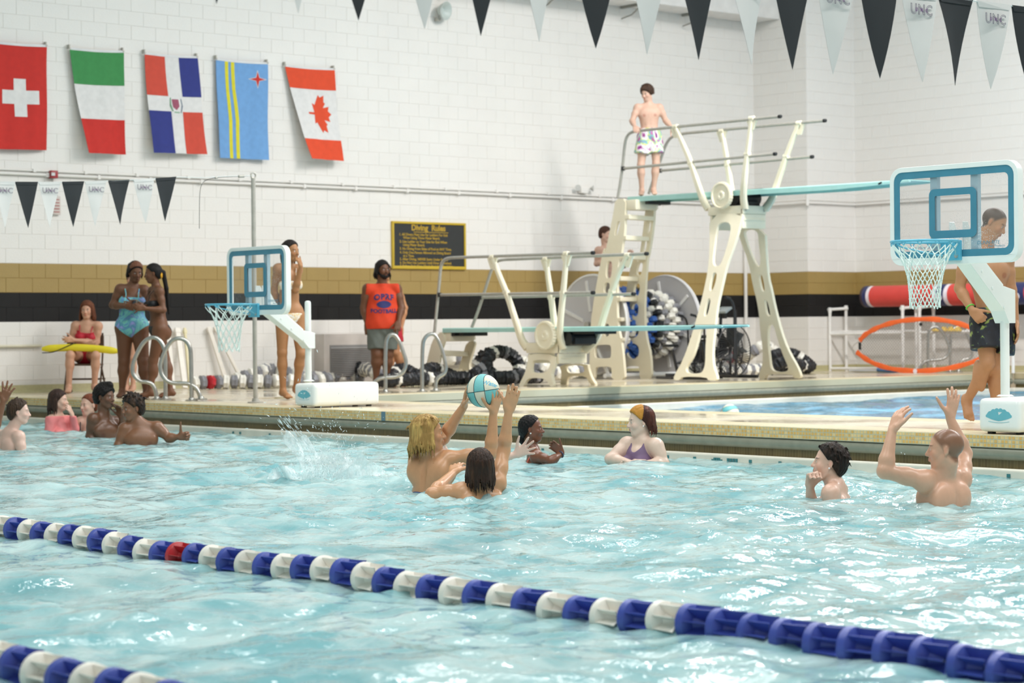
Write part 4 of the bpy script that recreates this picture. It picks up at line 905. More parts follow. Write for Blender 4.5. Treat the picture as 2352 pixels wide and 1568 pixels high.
def hoop(label, base_y0, base_y1, base_x1, base_z, pole_xy, pole_r, pole_top, by0, by1, bz0, bz1, rim_c, rim_r, XBd, rim_yc, arm_low, arm_style, net_len):
    t = empty('basketball_hoop', (pole_xy[0],pole_xy[1],0), label, 'basketball hoop', 'poolside basketball hoops')
    x0 = XE+.06
    mb = MB(); mb.box((x0,base_y0,.015),(base_x1,base_y1,base_z),.045); tk = mb.build('water_tank', WHITEP, t, angle=50)
    for fx in (x0+.08,base_x1-.1):
        for fy in (base_y0+.06,base_y1-.06):
            mb = MB(); mb.lathe([(.03,0),(.03,.03)], (fx,fy,0), (0,0,1), 10); mb.build('foot_pad', BLACKR, tk)
    # crest: fans of petals over a smile, printed on the tank end
    yc = (base_y0+base_y1)/2; zc = base_z*.52; w = min(.22,(base_y1-base_y0)*.62)
    mb = MB(); N = 9; up = []
    for i in range(41):
        f_ = i/40*2-1; h = .5*(1-abs(f_)**2.2)*w*.42 + (.035*abs(math.sin(f_*PI*3.2)))*w*1.0; up.append((f_*w/2, h))
    lo_ = [(f_*w/2, -.10*w+ .06*w*abs(f_) - .07*w*(1-f_*f_)) for f_ in np.linspace(1,-1,15)]
    mb.plate([Vector((x0-.001, yc-a_, zc+b_)) for a_,b_ in up+lo_], [[Vector((x0-.001,yc+.03*w,zc+.12*w)),Vector((x0-.001,yc-.03*w*0,zc+.02*w)),Vector((x0-.001,yc-.14*w,zc+.12*w))]], (-.001,0,0)); mb.build('tank_crest', mat('crest_teal','6fb9c6',.5), tk, smooth=False)
    mb = MB(); mb.tube([Vector((x0-.001,yc-(w/2)*f_,zc-.16*w-.06*w*(1-f_*f_))) for f_ in np.linspace(-.8,.8,9)], .0015, 5); mb.build('tank_crest', MATS['crest_teal'], tk)
    px_, py_ = pole_xy
    mb = MB(); mb.tube([(px_,py_,base_z-.02),(px_,py_,pole_top)], pole_r, 18); mb.lathe([(pole_r+.03,0),(pole_r+.012,.012)], (px_,py_,base_z)); 
    mb.lathe([(pole_r,0),(pole_r*.9,.02),(pole_r*.4,.03)], (px_,py_,pole_top)); mb.build('pole', WHITEB, t)
    # backboard frame, standing in the plane X = XBd
    o = rrect(by0,by1,bz0,bz1,.10); i_ = rrect(by0+.035,by1-.035,bz0+.05,bz1-.035,.07)
    mb = MB(); mb.plate([Vector((XBd-.01,a_,b_)) for a_,b_ in o], [[Vector((XBd-.01,a_,b_)) for a_,b_ in i_]], (.06,0,0)); fr_ = mb.build('board_frame', WHITEB, t, angle=40, bevel=.008)
    mb = MB(); o2 = i_; i2 = rrect(by0+.085,by1-.085,bz0+.10,bz1-.085,.035); mb.plate([Vector((XBd-.004,a_,b_)) for a_,b_ in rrect(by0+.03,by1-.03,bz0+.045,bz1-.03,.07)], [[Vector((XBd-.004,a_,b_)) for a_,b_ in i2]], (.004,0,0)); mb.build('blue_border', HBLUE, t, angle=40)
    mb = MB(); mb.plate([Vector((XBd+.004,a_,b_)) for a_,b_ in i_], [], (.006,0,0)); mb.build('clear_panel', DROPS, t, smooth=False)
    ym = rim_yc; hw = (by1-by0)*.185; z_0 = bz0+(bz1-bz0)*.29; z_1 = bz0+(bz1-bz0)*.76
    mb = MB(); mb.plate([Vector((XBd-.004,a_,b_)) for a_,b_ in rrect(ym-hw,ym+hw,z_0-.02,z_1,.045)], [[Vector((XBd-.004,a_,b_)) for a_,b_ in rrect(ym-hw+.05,ym+hw-.05,z_0+.035,z_1-.05,.01)]], (.004,0,0)); mb.build('target_square', HBLUE, t, angle=40)
    for s in (-1,1):
        mb = MB(); mb.box((XBd+.012,ym+s*(hw-.03)-.03,bz0+.05),(XBd+.05,ym+s*(hw-.03)+.03,bz1-.03)); mb.build('back_brace', FOG, t, smooth=False)
    # lettering on the clear panel
    lettering('board_lettering','DUNN-RITE', (by1-by0)*.032, (XBd-.002, by0+(by1-by0)*.23, bz0+(bz1-bz0)*.20), (0,-1,0), (0,0,1), HBLUE, t, extrude=.0005, font_shear=.2)
    lettering('board_lettering','Pool Products', (by1-by0)*.022, (XBd-.002, by0+(by1-by0)*.17, bz0+(bz1-bz0)*.165), (0,-1,0), (0,0,1), HBLUE, t, extrude=.0005, font_shear=.2)
    lettering('board_lettering','Do Not Hang On Rim', (by1-by0)*.028, (XBd-.002, by0+(by1-by0)*.75, bz0+(bz1-bz0)*.175), (0,-1,0), (0,0,1), HBLUE, t, extrude=.0005, font_shear=.2)
    # bracket and rim
    rc = Vector(rim_c); mb = MB()
    mb.box((XBd-.035,ym-.085,rc.z-.13),(XBd-.006,ym+.085,rc.z+.012),.006); br = mb.build('rim_bracket', RIMB, t)
    for s in (-1,1):
        mb = MB(); mb.lathe([(.013,0),(.013,.008)], (XBd-.035,ym+s*.055,rc.z-.1), (-1,0,0), 10); mb.build('bolt', STEEL2, br)
    mb = MB(); ring = [rc+Vector((rim_r*math.cos(a),rim_r*math.sin(a),0)) for a in np.linspace(0,2*PI,41)[:-1]]; mb.tube(ring, .009, 8, closed=True)
    for s in (-1,1): mb.tube([(XBd-.03,ym+s*.07,rc.z),(rc.x+rim_r*.80,rc.y+s*rim_r*.6,rc.z)], .010, 8)
    rm = mb.build('rim', RIMB, t)
    for s in (-1,1):
        mb = MB(); mb.tube(smooth_path([(XBd-.03,ym+s*.05,rc.z-.10),(rc.x+rim_r*.5,rc.y+s*rim_r*.75,rc.z-.055),(rc.x+rim_r*.0,rc.y+s*rim_r*.95,rc.z-.03),(rc.x-.02,rc.y+s*rim_r*.98,rc.z-.005)]), .006, 8); mb.build('rim_strut', RIMB, t)
    n = 12; mb = MB()
    for k in range(n):
        a = 2*PI*k/n; mb.tube([rc+Vector((rim_r*math.cos(a+q),rim_r*math.sin(a+q),-.006-.022*math.sin((q+.07)/.14*PI))) for q in np.linspace(-.07,.07,5)], .004, 5)
    mb.build('net_loops', RIMB, t)
    # diamond net
    mb = MB(); rows_ = [(0,rim_r,0),(.16,rim_r*.76,.5),(.32,rim_r*.62,0),(.46,rim_r*.54,.5),(.60,rim_r*.50,0),(.74,rim_r*.47,.5),(.88,rim_r*.46,0),(1.0,rim_r*.45,.5)]
    def node(j,k):
        f_, r_, o_ = rows_[j]; a = 2*PI*(k+o_)/n; sg = .012*math.sin(k*2.1+j)
        return rc+Vector((r_*math.cos(a)+sg*.5, r_*math.sin(a)+sg*.5, -.02-net_len*f_+sg*.6))
    for j in range(len(rows_)-1):
        for k in range(n):
            k2 = k-1 if rows_[j][2] == 0 else k+1
            for kk in (k, k2):
                A = node(j,k); B = node(j+1,kk); M_ = (A+B)/2; M_.z -= .006; mb.tube([A,M_,B], .0042, 5)
    for j in range(1,len(rows_)):
        for k in range(n): mb.lathe([(.002,-.008),(.008,0),(.002,.008)], node(j,k), (0,0,1), 6)
    o_ = mb.build('net', CORD, t); o_['kind'] = 'stuff'
    # sloping arm: a folded plate channel
    A = Vector((XBd+.03, ym, bz0+.02)); 
    zt_, zl_ = arm_low
    for s in (-1,1):
        off = Vector((0,s*.055,0)); Pp = Vector((px_,py_,0))
        dxp = px_-XBd; za = zl_+(zt_-zl_)*.98; zb = zl_+(zt_-zl_)*.32
        kz = [(.06,bz0+.30),(.15,bz0+.30),(.30,bz0+.14),(.51,bz0-.0),(.84,za),(1+.045/dxp,za-.03),(1+.045/dxp,zl_),(.95,zl_),(.86,zb),(.20,bz0-.0),(.06,bz0+.10)]
        q = [Vector((XBd+k*dxp, ym+(py_-ym)*max(0,min(1,k)), z_))+off for k,z_ in kz]
        mb = MB(); mb.plate(q, [], (0,s*.008,0)); mb.build('arm_plate', WHITEB, t, smooth=False, bevel=.003)
    pt = lambda k,z_: Vector((XBd+k*dxp, ym+(py_-ym)*max(0,min(1,k)), z_))
    for (k0,z0_),(k1,z1_) in (((.20,bz0),(.86,zb)),((.86,zb),(.95,zl_)),((.51,bz0),(.84,za))):
        a_ = pt(k0,z0_); b_ = pt(k1,z1_); u_ = Vector((0,.056,0)); w_ = Vector((.008,0,.008))
        mb = MB(); mb.add([a_-u_,a_+u_,b_+u_,b_-u_,a_-u_+w_,a_+u_+w_,b_+u_+w_,b_-u_+w_],[(0,1,2,3),(7,6,5,4),(0,4,5,1),(1,5,6,2),(2,6,7,3),(3,7,4,0)]); mb.build('arm_web', WHITEB, t, smooth=False)
    for k, f_ in ((.42,.35),(.62,.6),(.85,.75)):
        for s in (-1,1):
            c = pt(k, bz0+(zb-bz0)*(k-.30)/.56+.02); c.y += s*.063; mb = MB(); mb.lathe([(.012,0),(.010,.006)], c, (0,s,0), 8); mb.build('arm_bolt', WHITEB, t)
    return t
# right hoop (pixels measured on the photo)
XBd = 12.28
y_l = onX(2047,600,XBd).y; y_r = onX(2341,580,XBd).y
zt_ = (onX(2060,386,XBd).z+onX(2330,366,XBd).z)/2; zb_ = (onX(2060,612,XBd).z+onX(2330,600,XBd).z)/2
pb = onZ(2309,950,0); PX = 12.78; 
def poleat(px, X): p = onX(px, 800, X); return (X, p.y)
pxy = poleat(2308,PX); ztop = onX(2305,655,PX).z; 
by1_ = onX(2246,985,XE+.06).y; 
hoop('near basketball hoop on a white tank, at the right edge of the pool', by1_-.36, by1_, 13.5, onX(2250,914,XE+.06).z, pxy, .033, ztop-.05, y_r, y_l, zb_, zt_,
     (XBd-.30, onX(2185,560,XBd).y, onX(2190,556,XBd).z), .232, XBd, onX(2189,560,XBd).y, (onX(2307,655,PX).z, onX(2303,742,PX).z), 0, .44)
XBd = 12.34; y_l = onX(523,650,XBd).y; y_r = onX(659,640,XBd).y
zt_ = (onX(535,571,XBd).z+onX(650,561,XBd).z)/2; zb_ = (onX(535,722,XBd).z+onX(650,724,XBd).z)/2
PX = 12.95; pxy = poleat(708,PX); ztop = onX(707,697,PX).z
by1_ = onX(675,905,XE+.06).y; y0_ = onX(722,905,XE+.06).y
xr_ = onY(873,910,y0_).x
hoop('far basketball hoop on a white tank, in front of the woman in the floral bikini', y0_, by1_, xr_, onX(690,880,XE+.06).z, pxy, .033, ztop, y_r, y_l, zb_, zt_,
     (XBd-.33, onX(588,700,XBd).y, onX(588,699,XBd).z), .235, XBd, onX(587,700,XBd).y, (onX(716,757,PX).z, onX(707,800,PX).z), 0, .45)
# ------------------------------------------------------------------ coiled lane lines along the wall
def chain(label, path, pattern, pitch=.105, sc=1.22, X=None):
    """floats strung along a 3d path"""
    path = [Vector((p.x, min(p.y, (YB-.40 if 13.2 < p.x < 16.9 else YB-.13)), max(p.z,.095))) for p in path]
    P = smooth_path(path, 2); t = empty('lane_line', (P[0].x,P[0].y,0), label, 'lane line', 'spare lane lines heaped along the wall')
    base = wloc(t); s = 0; i = 0; acc = 0
    for k in range(len(P)-1):
        a, b = P[k], P[k+1]; L = (b-a).length; d = (b-a)/L if L > 1e-6 else Vector((1,0,0))
        while acc <= L:
            p = a+d*acc; q = Vector((1,0,0)).rotation_difference(d) @ Quaternion((1,0,0), random.random()*6) 
            q = Quaternion((0,0,1), random.uniform(-.25,.25)) @ Quaternion((0,1,0), random.uniform(-.2,.2)) @ q
            share('lane_float', FS[pattern(i)], t, p-base, q, (sc,sc,sc)); i += 1; acc += pitch
        acc -= L
    mb = MB(); mb.tube([p for p in P], .005, 5); mb.build('cable', mat('cable_steel','8a8f94',.4,.6), t)
    return t
wl = lambda px, py, Y: onY(px, py, Y)
alt = lambda a, b: (lambda i: a if i%2==0 else b)
r_ = .095
def floorp(px, py):  # resting on the deck: py is the lowest edge
    g = onZ(px, py, 0); return Vector((g.x, g.y, r_))
chain('white and grey lane line with one red float, lowest row behind the pole', [floorp(448,895), floorp(520,893), floorp(600,892), floorp(680,890), floorp(760,888)], lambda i: 'r' if i==2 else ('w','g')[i%2], .112)
g_ = floorp(600,892)
chain('white and grey lane line lying on top of the lowest row', [floorp(500,888)+Vector((.02,.03,.02)), floorp(540,886)+Vector((.05,.08,.12)), floorp(600,886)+Vector((.05,.08,.13)), floorp(640,886)+Vector((.05,.08,.12)), floorp(700,884)+Vector((0,0,0)), floorp(790,880), floorp(830,880)], alt('w','g'), .112)
chain('black and white lane line piled beside the wall heater', [floorp(790,880)+Vector((0,.1,.16)), floorp(815,880)+Vector((0,.1,.22)), floorp(835,880)+Vector((0,0,.05)), floorp(850,882)+Vector((0,.1,.15)), floorp(875,884)+Vector((0,0,.02)), floorp(900,882)+Vector((0,0,.0))], lambda i: 'k' if i < 5 else ('w','g')[i%2], .085)
chain('black lane line with odd white floats between the two ladder rails', [floorp(895,886), floorp(930,884)+Vector((0,.1,.16)), floorp(965,884), floorp(1000,882)+Vector((0,.1,.16)), floorp(1040,880)], lambda i: 'w' if i%7==3 else 'k', .075)
chain('black lane line in a second row under the first, left of the low stand', [floorp(880,890), floorp(960,886), floorp(1040,884), floorp(1090,882)], lambda i: 'w' if i%9==4 else 'k', .075)
chain('pale lane line showing through the steps of the low stand', [floorp(985,872)+Vector((0,.0,.22)), floorp(1030,872)+Vector((0,0,.22)), floorp(1080,872)+Vector((0,0,.2)), floorp(1110,874)+Vector((0,0,.16))], alt('w','g'), .10)
chain('black lane line looped in a ring right of the low steps', [floorp(1090,884)+Vector((0,0,.05))]+[floorp(1150,882)+Vector((.30*math.cos(a),.08*math.sin(a)-.05,.16+.20*math.sin(a)+.0)) for a in np.linspace(PI,3*PI,14)], lambda i: ('w' if i%8==5 else ('g' if i%8==2 else 'k')), .07)
chain('black lane line lying under the ring of black floats', [floorp(1080,884), floorp(1130,884), floorp(1190,882), floorp(1240,880)], lambda i: 'g' if i%6==3 else 'k', .075)
chain('black lane line on top of the heap, left of the ring', [floorp(1100,882)+Vector((0,0,.18)), floorp(1120,882)+Vector((0,.05,.34)), floorp(1140,882)+Vector((0,.05,.30))], lambda i: 'w' if i==0 else 'k', .07)
chain('white lane line heaped behind the low stand', [floorp(1200,880)+Vector((0,0,.2)), floorp(1240,880)+Vector((0,0,.14)), floorp(1290,878), floorp(1340,876)+Vector((0,0,.1)), floorp(1350,876)], lambda i: ('w','w','g')[i%3], .10)
chain('white lane line heaped behind the tall stand, with a red float', [floorp(1590,866), floorp(1625,862)+Vector((0,0,.05)), floorp(1640,860)+Vector((0,0,.30)), floorp(1700,858)+Vector((0,0,.1)), floorp(1735,860)+Vector((0,0,.30)), floorp(1760,858)+Vector((0,0,.38)), floorp(1790,858)+Vector((0,0,.20))], lambda i: 'r' if i==22 else ('w','g','w','w')[i%4], .095)
chain('white lane line at the foot of the heap behind the fan bike', [floorp(1590,870), floorp(1650,866), floorp(1720,864), floorp(1760,862)], alt('w','g'), .10)
chain('black lane line coiled at the foot of the tall stand', [floorp(1770,862), floorp(1800,862)+Vector((0,0,.14)), floorp(1840,860)+Vector((0,0,.05)), floorp(1862,858), floorp(1830,856), floorp(1790,858)], lambda i: 'w' if i%9==5 else 'k', .062)
chain('black lane line arched over the coil beside the tall stand', [floorp(1775,860)+Vector((0,0,.2)), floorp(1810,858)+Vector((0,0,.26)), floorp(1845,858)+Vector((0,0,.14)), floorp(1866,857)], lambda i: 'w' if i%7==5 else 'k', .062)
# ------------------------------------------------------------------ storage reel
DISC = mat('reel_disc', 'c6c5c7', .4, noise_s=2, noise_amt=.03); DISCR = mat('reel_rim','e2e2e0',.4)
yR = 23.6
cL = onY(1363,748,yR); cR = onY(1528,743,yR)
t = empty('storage_reel', ((cL.x+cR.x)/2,yR,0), 'big grey disc reel wound with blue, black and white lane lines', 'reel')
Rr = .76; zc = max(Rr+.03, (cL.z+cR.z)/2)
for k, c in ((0,cL),(1,cR)):
    x = c.x; mb = MB(); mb.lathe([(.06,-.02),(Rr-.03,-.02),(Rr,-.03),(Rr+.01,0),(Rr,.03),(Rr-.03,.02),(.06,.02)], (x,yR,zc), (1,0,0), 56); d_ = mb.build('reel_disc', DISC, t, angle=30)
    mb = MB(); ring = [Vector((x+(.025 if k else -.025), yR+(Rr-.01)*math.cos(a), zc+(Rr-.01)*math.sin(a))) for a in np.linspace(0,2*PI,57)[:-1]]; mb.tube(ring, .018, 8, closed=True); mb.build('disc_rim', DISCR, d_)
    for s in range(6):
        a = s*PI/3+.35; u = Vector((0,math.cos(a),math.sin(a))); xs = x-.03
        mb = MB(); mb.obox(Vector((xs,yR,zc))+u*Rr*.58, u, (1,0,0), u.cross(Vector((1,0,0))), Rr*.62, .016, .05); mb.build('disc_spoke', DISCR, d_, smooth=False)
mb = MB(); mb.tube([(cL.x-.15,yR,zc),(cR.x+.15,yR,zc)], .05, 14); mb.build('axle', STEEL2, t)
mb = MB(); mb.tube([(cL.x+.03,yR,zc),(cR.x-.03,yR,zc)], .30, 20); mb.build('drum', DISCR, t)
for s in (-1,1):
    mb = MB(); mb.tube([(cL.x-.2,yR+s*.45,.05),(cR.x+.3,yR+s*.45,.05)], .035, 10); mb.build('base_tube', DISCR, t)
for x in (cL.x-.12, cR.x+.12):
    for s in (-1,1):
        mb = MB(); mb.tube([(x,yR+s*.45,.05),(x,yR,zc)], .028, 10); mb.build('frame_strut', DISCR, t)
lay = 0; Wn = cR.x-cL.x-.12; nring = 13
for i in range(nring):
    f_ = (i+.5)/nring; x = cL.x+.06+Wn*f_; key = 's' if f_ < .52 else ('k' if f_ < .62 else ('g' if i%3==0 else 'w')); rr = .50 - (.05 if f_ > .6 else 0) + .02*math.sin(i*2)
    nf = 20
    for k in range(nf):
        a = 2*PI*k/nf + i*.13; 
        kk = 'w' if (key=='s' and (k*7+i)%6==0) else key
        if i == 10 and k == 18: kk = 'r'
        d = Vector((0,-math.sin(a),math.cos(a))); q = Vector((1,0,0)).rotation_difference(d) @ Quaternion((1,0,0), random.random()*6)
        p = Vector((x+random.uniform(-.01,.01), yR+rr*math.cos(a), zc+rr*math.sin(a)))-wloc(t)
        share('lane_float', FS[kk], t, p, q, (1.1,1.0,1.0))
# ------------------------------------------------------------------ fan bikes
def bike(label, cx, cy, rf, rz, tall=True, sc=1.0):
    t = empty('fan_bike', (cx,cy,0), label, 'exercise bike', 'exercise bikes behind the tall stand', rz=rz)
    M = wmat(t); L = lambda x,y,z: M @ Vector((x*sc,y*sc,z*sc))
    ax = (M.to_3x3() @ Vector((0,1,0))).normalized(); zc = .42
    c = L(0,0,zc)
    for s in (-1,1):
        mb = MB(); u = M.to_3x3() @ Vector((1,0,0)); 
        ring = [c+ax*s*.07*sc+(u*math.cos(a)+Vector((0,0,1))*math.sin(a))*rf*sc for a in np.linspace(0,2*PI,41)[:-1]]; mb.tube(ring, .009, 6, closed=True)
        ring = [c+ax*s*.085*sc+(u*math.cos(a)+Vector((0,0,1))*math.sin(a))*rf*.30*sc for a in np.linspace(0,2*PI,31)[:-1]]; mb.tube(ring, .006, 5, closed=True)
        mb.build('cage_ring', BLACKM, t)
        mb = MB()
        for k in range(56):
            a = 2*PI*k/56; a2 = a+.35; d1 = (u*math.cos(a)+Vector((0,0,1))*math.sin(a)); d2 = (u*math.cos(a2)+Vector((0,0,1))*math.sin(a2))
            mb.tube([c+ax*s*.09*sc+d1*rf*.2*sc, c+ax*s*.10*sc+(d1+d2)*.5*rf*.62*sc, c+ax*s*.07*sc+d2*rf*sc], .0048, 4, cap=False)
        o = mb.build('cage_wires', BLACKM, t); o['kind'] = 'stuff'
        mb = MB(); mb.lathe([(.0,.0),(.06,.0),(.07,.02),(.0,.03)], c+ax*s*.09*sc, ax*s, 16); mb.build('hub', BLACKM, t)
    for k in range(8):
        a = 2*PI*k/8; d1 = (u*math.cos(a)+Vector((0,0,1))*math.sin(a)); w_ = d1.cross(ax)
        mb = MB(); mb.obox(c+d1*rf*.6*sc, d1, (ax+w_*.6).normalized(), d1.cross((ax+w_*.6).normalized()), rf*.72*sc, .10*sc, .006); mb.build('fan_blade', mat('blade_grey','4a4a4c',.35,.3), t, smooth=False)
    mb = MB(); mb.box((0,0,0),(0,0,0)) if False else None
    for nm, pts, r in (('main_post',[(-.10,.10,.06),(-.10,.10,.7),(-.13,.05,1.02)],.022),('main_post',[(-.02,-.12,.06),(-.02,-.12,1.0)],.018),('frame_tube',[(0,0,.08),(-.75,0,.10)],.03),('frame_tube',[(-.5,0,.1),(-.62,0,.55)],.028),
                       ('foot_bar',[(.22,-.32,.05),(.22,.32,.05)],.025),('foot_bar',[(-.78,-.28,.05),(-.78,.28,.05)],.025),('frame_tube',[(-.55,0,.30),(-.1,0,.42)],.022),
                       ('handle_arm',[(-.16,.20,.30),(-.16,.22,.95),(-.20,.22,1.12),(-.32,.22,1.17)],.018),('handle_arm',[(-.16,-.20,.30),(-.16,-.22,.95),(-.20,-.22,1.12),(-.32,-.22,1.17)],.018)):
        mb = MB(); mb.tube(smooth_path([L(*p) for p in pts],2), r*sc, 8); mb.build(nm, BLACKM, t)
    for s in (-1,1):
        mb = MB(); mb.tube([L(-.26,s*.22,1.155), L(-.36,s*.22,1.175)], .024*sc, 8); mb.build('grip', BLACKR, t)
        mb = MB(); mb.obox(L(-.30,s*.18,.30+.0*s), M.to_3x3()@Vector((1,0,0)), ax, (0,0,1), .14*sc, .07*sc, .03*sc); mb.build('pedal', BLACKR, t, smooth=False)
        mb = MB(); mb.tube([L(-.30,0,.30), L(-.30,s*.18,.30)], .014*sc, 6); mb.build('crank', STEEL2, t)
    mb = MB(); mb.obox(L(-.14,0,1.0), (M.to_3x3()@Vector((.9,0,.45))).normalized(), ax, (M.to_3x3()@Vector((-.45,0,.9))).normalized(), .16*sc, .20*sc, .035*sc); mb.build('monitor', mat('monitor_grey','a9afb0',.4), t, smooth=False, bevel=.008)
    mb = MB(); mb.obox(L(-.12,0,.94), (1,0,0), ax, (0,0,1), .04*sc, .05*sc, .12*sc); mb.build('monitor_neck', BLACKM, t, smooth=False)
    mb = MB(); c2 = L(-.62,0,.60); 
    u = (M.to_3x3() @ Vector((1,0,0)))
    mb.add([], []); pl = [(-.14,.11),(-.14,-.11),(-.05,-.10),(.04,-.04),(.13,-.02),(.13,.02),(.04,.04),(-.05,.10)]
    mb.plate([c2+u*a*sc+ax*b*sc for a,b in pl], [], (0,0,.05*sc)); mb.build('saddle', BLACKR, t, bevel=.01)
    return t
p = onZ(1690,873,0); bike('black fan bike with a big caged wheel between the legs of the tall stand', p.x+.05, p.y+.15, .37, math.radians(4))
p = onZ(1605,874,0); bike('smaller black fan bike behind the left leg of the tall stand', p.x+.38, p.y+.30, .30, math.radians(-15), sc=.8)
# ------------------------------------------------------------------ wall heater, planks
cH0 = onY(744,770,YB-.25); cH1 = onY(868,862,YB-.25)
t = empty('wall_heater', ((cH0.x+cH1.x)/2,YB-.2,0), 'beige floor standing heater cabinet with a louvred grille', 'heater')
HB = mat('heater_beige','c9c1ba',.45); x0,x1 = cH0.x, cH1.x+.1; z1 = cH0.z+.02
mb = MB(); mb.box((x0,YB-.25,0),(x1,YB-.005,z1),.015); mb.build('cabinet', HB, t)
mb = MB(); mb.box((x0+.10,YB-.258,.10),(x1-.05,YB-.25,z1-.16)); mb.build('grille_frame', mat('grille_dark','8c8b8a',.5), t, smooth=False)
k = 0; z = .12
while z < z1-.18:
    mb = MB(); mb.obox(((x0+x1)/2+.025,YB-.266,z), (1,0,0), (0,.8,.6), (0,-.6,.8), x1-x0-.17, .022, .004); mb.build('louvre_slat', mat('louvre_grey','aeaba9',.4,.3), t, smooth=False); z += .026
PLK = mat('plank_white','efe9de',.45,noise_s=10,noise_amt=.03); PLY = mat('plank_cream','e4dab0',.5)
def plank(label, top, bot, w, m_, th=.03):
    a = onY(*top, YB-.06); b = onZ(*bot,0); b = Vector((b.x,min(b.y,YB-.12),.012)); t = empty('plank', b, label, 'plank', 'long white planks leaning against the wall')
    d = (a-b).normalized(); sx = Vector((1,0,0)); sx = (sx-d*sx.dot(d)).normalized(); n = d.cross(sx); L = (a-b).length
    mb = MB(); mb.obox((a+b)/2, sx, n, d, w, th, L); mb.build('board', m_, t, smooth=False, bevel=.005)
    mb = MB(); mb.obox(a-d*.05, sx, n, d, w+.01, th+.01, .05); mb.build('end_cap', m_, t, smooth=False)
plank('white plank leaning on the wall, left one of the pair under the hoop net', (479,750), (510,888), .06, PLK)
plank('white plank leaning on the wall, right one of the pair under the hoop net', (493,750), (516,886), .045, PLK)
plank('white plank behind the left ladder rails, leftmost leaning board', (385,760), (397,895), .07, PLK)
plank('white board behind the left ladder rails, second leaning board', (407,753), (425,893), .075, PLK)
plank('thin cream board behind the left ladder rails, beside the white ones', (424,753), (436,892), .035, PLY)
# ------------------------------------------------------------------ white pipe racks by the right wall
def rack(label, posts, bars, X):
    b = onX(*posts[0][1], X); t = empty('pipe_rack', (b.x,b.y,0), label, 'rack', 'white pipe racks by the right wall')
    for (a, c, dx) in posts:
        A = onX(*a, X+dx); Bz = Vector((A.x, A.y, .0)); mb = MB(); mb.tube([A, Bz], .026, 10); mb.build('post', PVC, t)
        mb = MB(); mb.lathe([(.032,-.05),(.032,.03),(.028,.035)], A, (0,0,1), 10); mb.build('pipe_fitting', PVC, t)
    for (a, dxa, c, dxc) in bars:
        A = onX(*a, X+dxa); B_ = onX(*c, X+dxc); mb = MB(); mb.tube([A,B_], .024, 10); mb.build('cross_pipe', PVC, t)
    return t
XK = 27.55
rack('white pipe rack in the corner, left of the orange net', [((1906,711),(1906,850),0),((1943,706),(1943,846),.35),((2073,706),(2073,848),0),((2104,706),(2104,846),.35)],
     [((1898,711),0,(1947,708),.35),((2068,708),0,(2108,704),.35),((1906,767),0,(2075,764),0),((1943,762),.35,(2104,760),.35),((1906,764),0,(1943,761),.35),((1906,846),0,(2073,846),0)], XK)
rack('white pipe rack behind the orange net, under the roller log', [((2112,706),(2112,846),.1),((2144,706),(2144,846),.45),((2326,712),(2326,846),.1)],
     [((2108,706),.1,(2148,702),.45),((2112,764),.1,(2328,758),.1),((2144,760),.45,(2330,756),.45)], XK)
# roller log
XL_ = 27.85; a = onX(2003,682,XL_); b = onX(2480,664,XL_); zc = (a.z+onX(2340,672,XL_).z)/2
t = empty('foam_log', (XL_,a.y,zc-.2), 'long red foam log with navy and white bands, resting on the pipe racks', 'foam log')
LR_ = mat('log_red','d8463f',.5,noise_s=8,noise_amt=.04); LN = mat('log_navy','2b3160',.5); LW = mat('log_white','e8dfe6',.5)
R_ = .175; ys = [a.y+.02]
def ycut(px): return onX(px,680,XL_).y
segs = [(ycut(1994),ycut(2003),LN,'navy_band'),(ycut(2003),ycut(2010),LW,'white_band'),(ycut(2010),ycut(2156),LR_,'red_sleeve'),(ycut(2156),ycut(2164),LW,'white_band'),(ycut(2164),ycut(2181),LN,'navy_band'),(ycut(2181),ycut(2190),LW,'white_band'),(ycut(2190),ycut(2326),LR_,'red_sleeve'),(ycut(2326),ycut(2334),LW,'white_band'),(ycut(2334),ycut(2366),LN,'navy_band'),(ycut(2366),ycut(2460),LR_,'red_sleeve')]
for ya,yb,m_,nm in segs:
    mb = MB(); mb.lathe([(R_,0),(R_,ya-yb)], (XL_,ya,zc), (0,-1,0), 36); mb.build(nm, m_, t)
mb = MB(); mb.lathe([(R_-.015,0),(R_+.004,.01),(R_+.004,.05),(R_,.055)], (XL_,segs[0][0]+.05,zc), (0,-1,0), 36); mb.build('end_ring', mat('log_dark','3a2a30',.5), t)
for px in (2172, 2350):
    y_ = ycut(px); u = Vector((-1,0,-.25)).normalized(); c = Vector((XL_,y_,zc))+u*(R_+.002); v = Vector((0,1,0)); w_ = u.cross(v)
    mb = MB(); mb.lathe([(.055,0),(.055,.003)], c, u, 20); mb.build('round_badge', LW, t, smooth=False)
    mb = MB()
    for k in range(3): mb.obox(c+u*.004+w_*(k-1)*.028, (v+w_*.4).normalized(), u, (v+w_*.4).normalized().cross(u), .07-.02*abs(k-1), .003, .009)
    mb.build('badge_stripes', LN, t, smooth=False)
# floor hose / towel by the rack
p = Vector((27.3,22.9,0)); t = empty('swim_fin', (p.x,p.y,0), 'white and blue flipper lying at the foot of the corner rack', 'flipper')
mb = MB(); mb.plate([p+Vector(q) for q in [(-.10,.15,.01),(.05,.12,.01),(.12,-.35,.01),(-.06,-.45,.01),(-.14,-.2,.01)]], [], (0,0,.025)); mb.build('blade', mat('fin_white','dfe3e6',.5), t, bevel=.006)
mb = MB(); mb.tube([p+Vector((-.05,-.42,.04)), p+Vector((0,-.8,.03))], .035, 8); mb.build('foot_pocket', mat('fin_blue','5a86b8',.5), t)
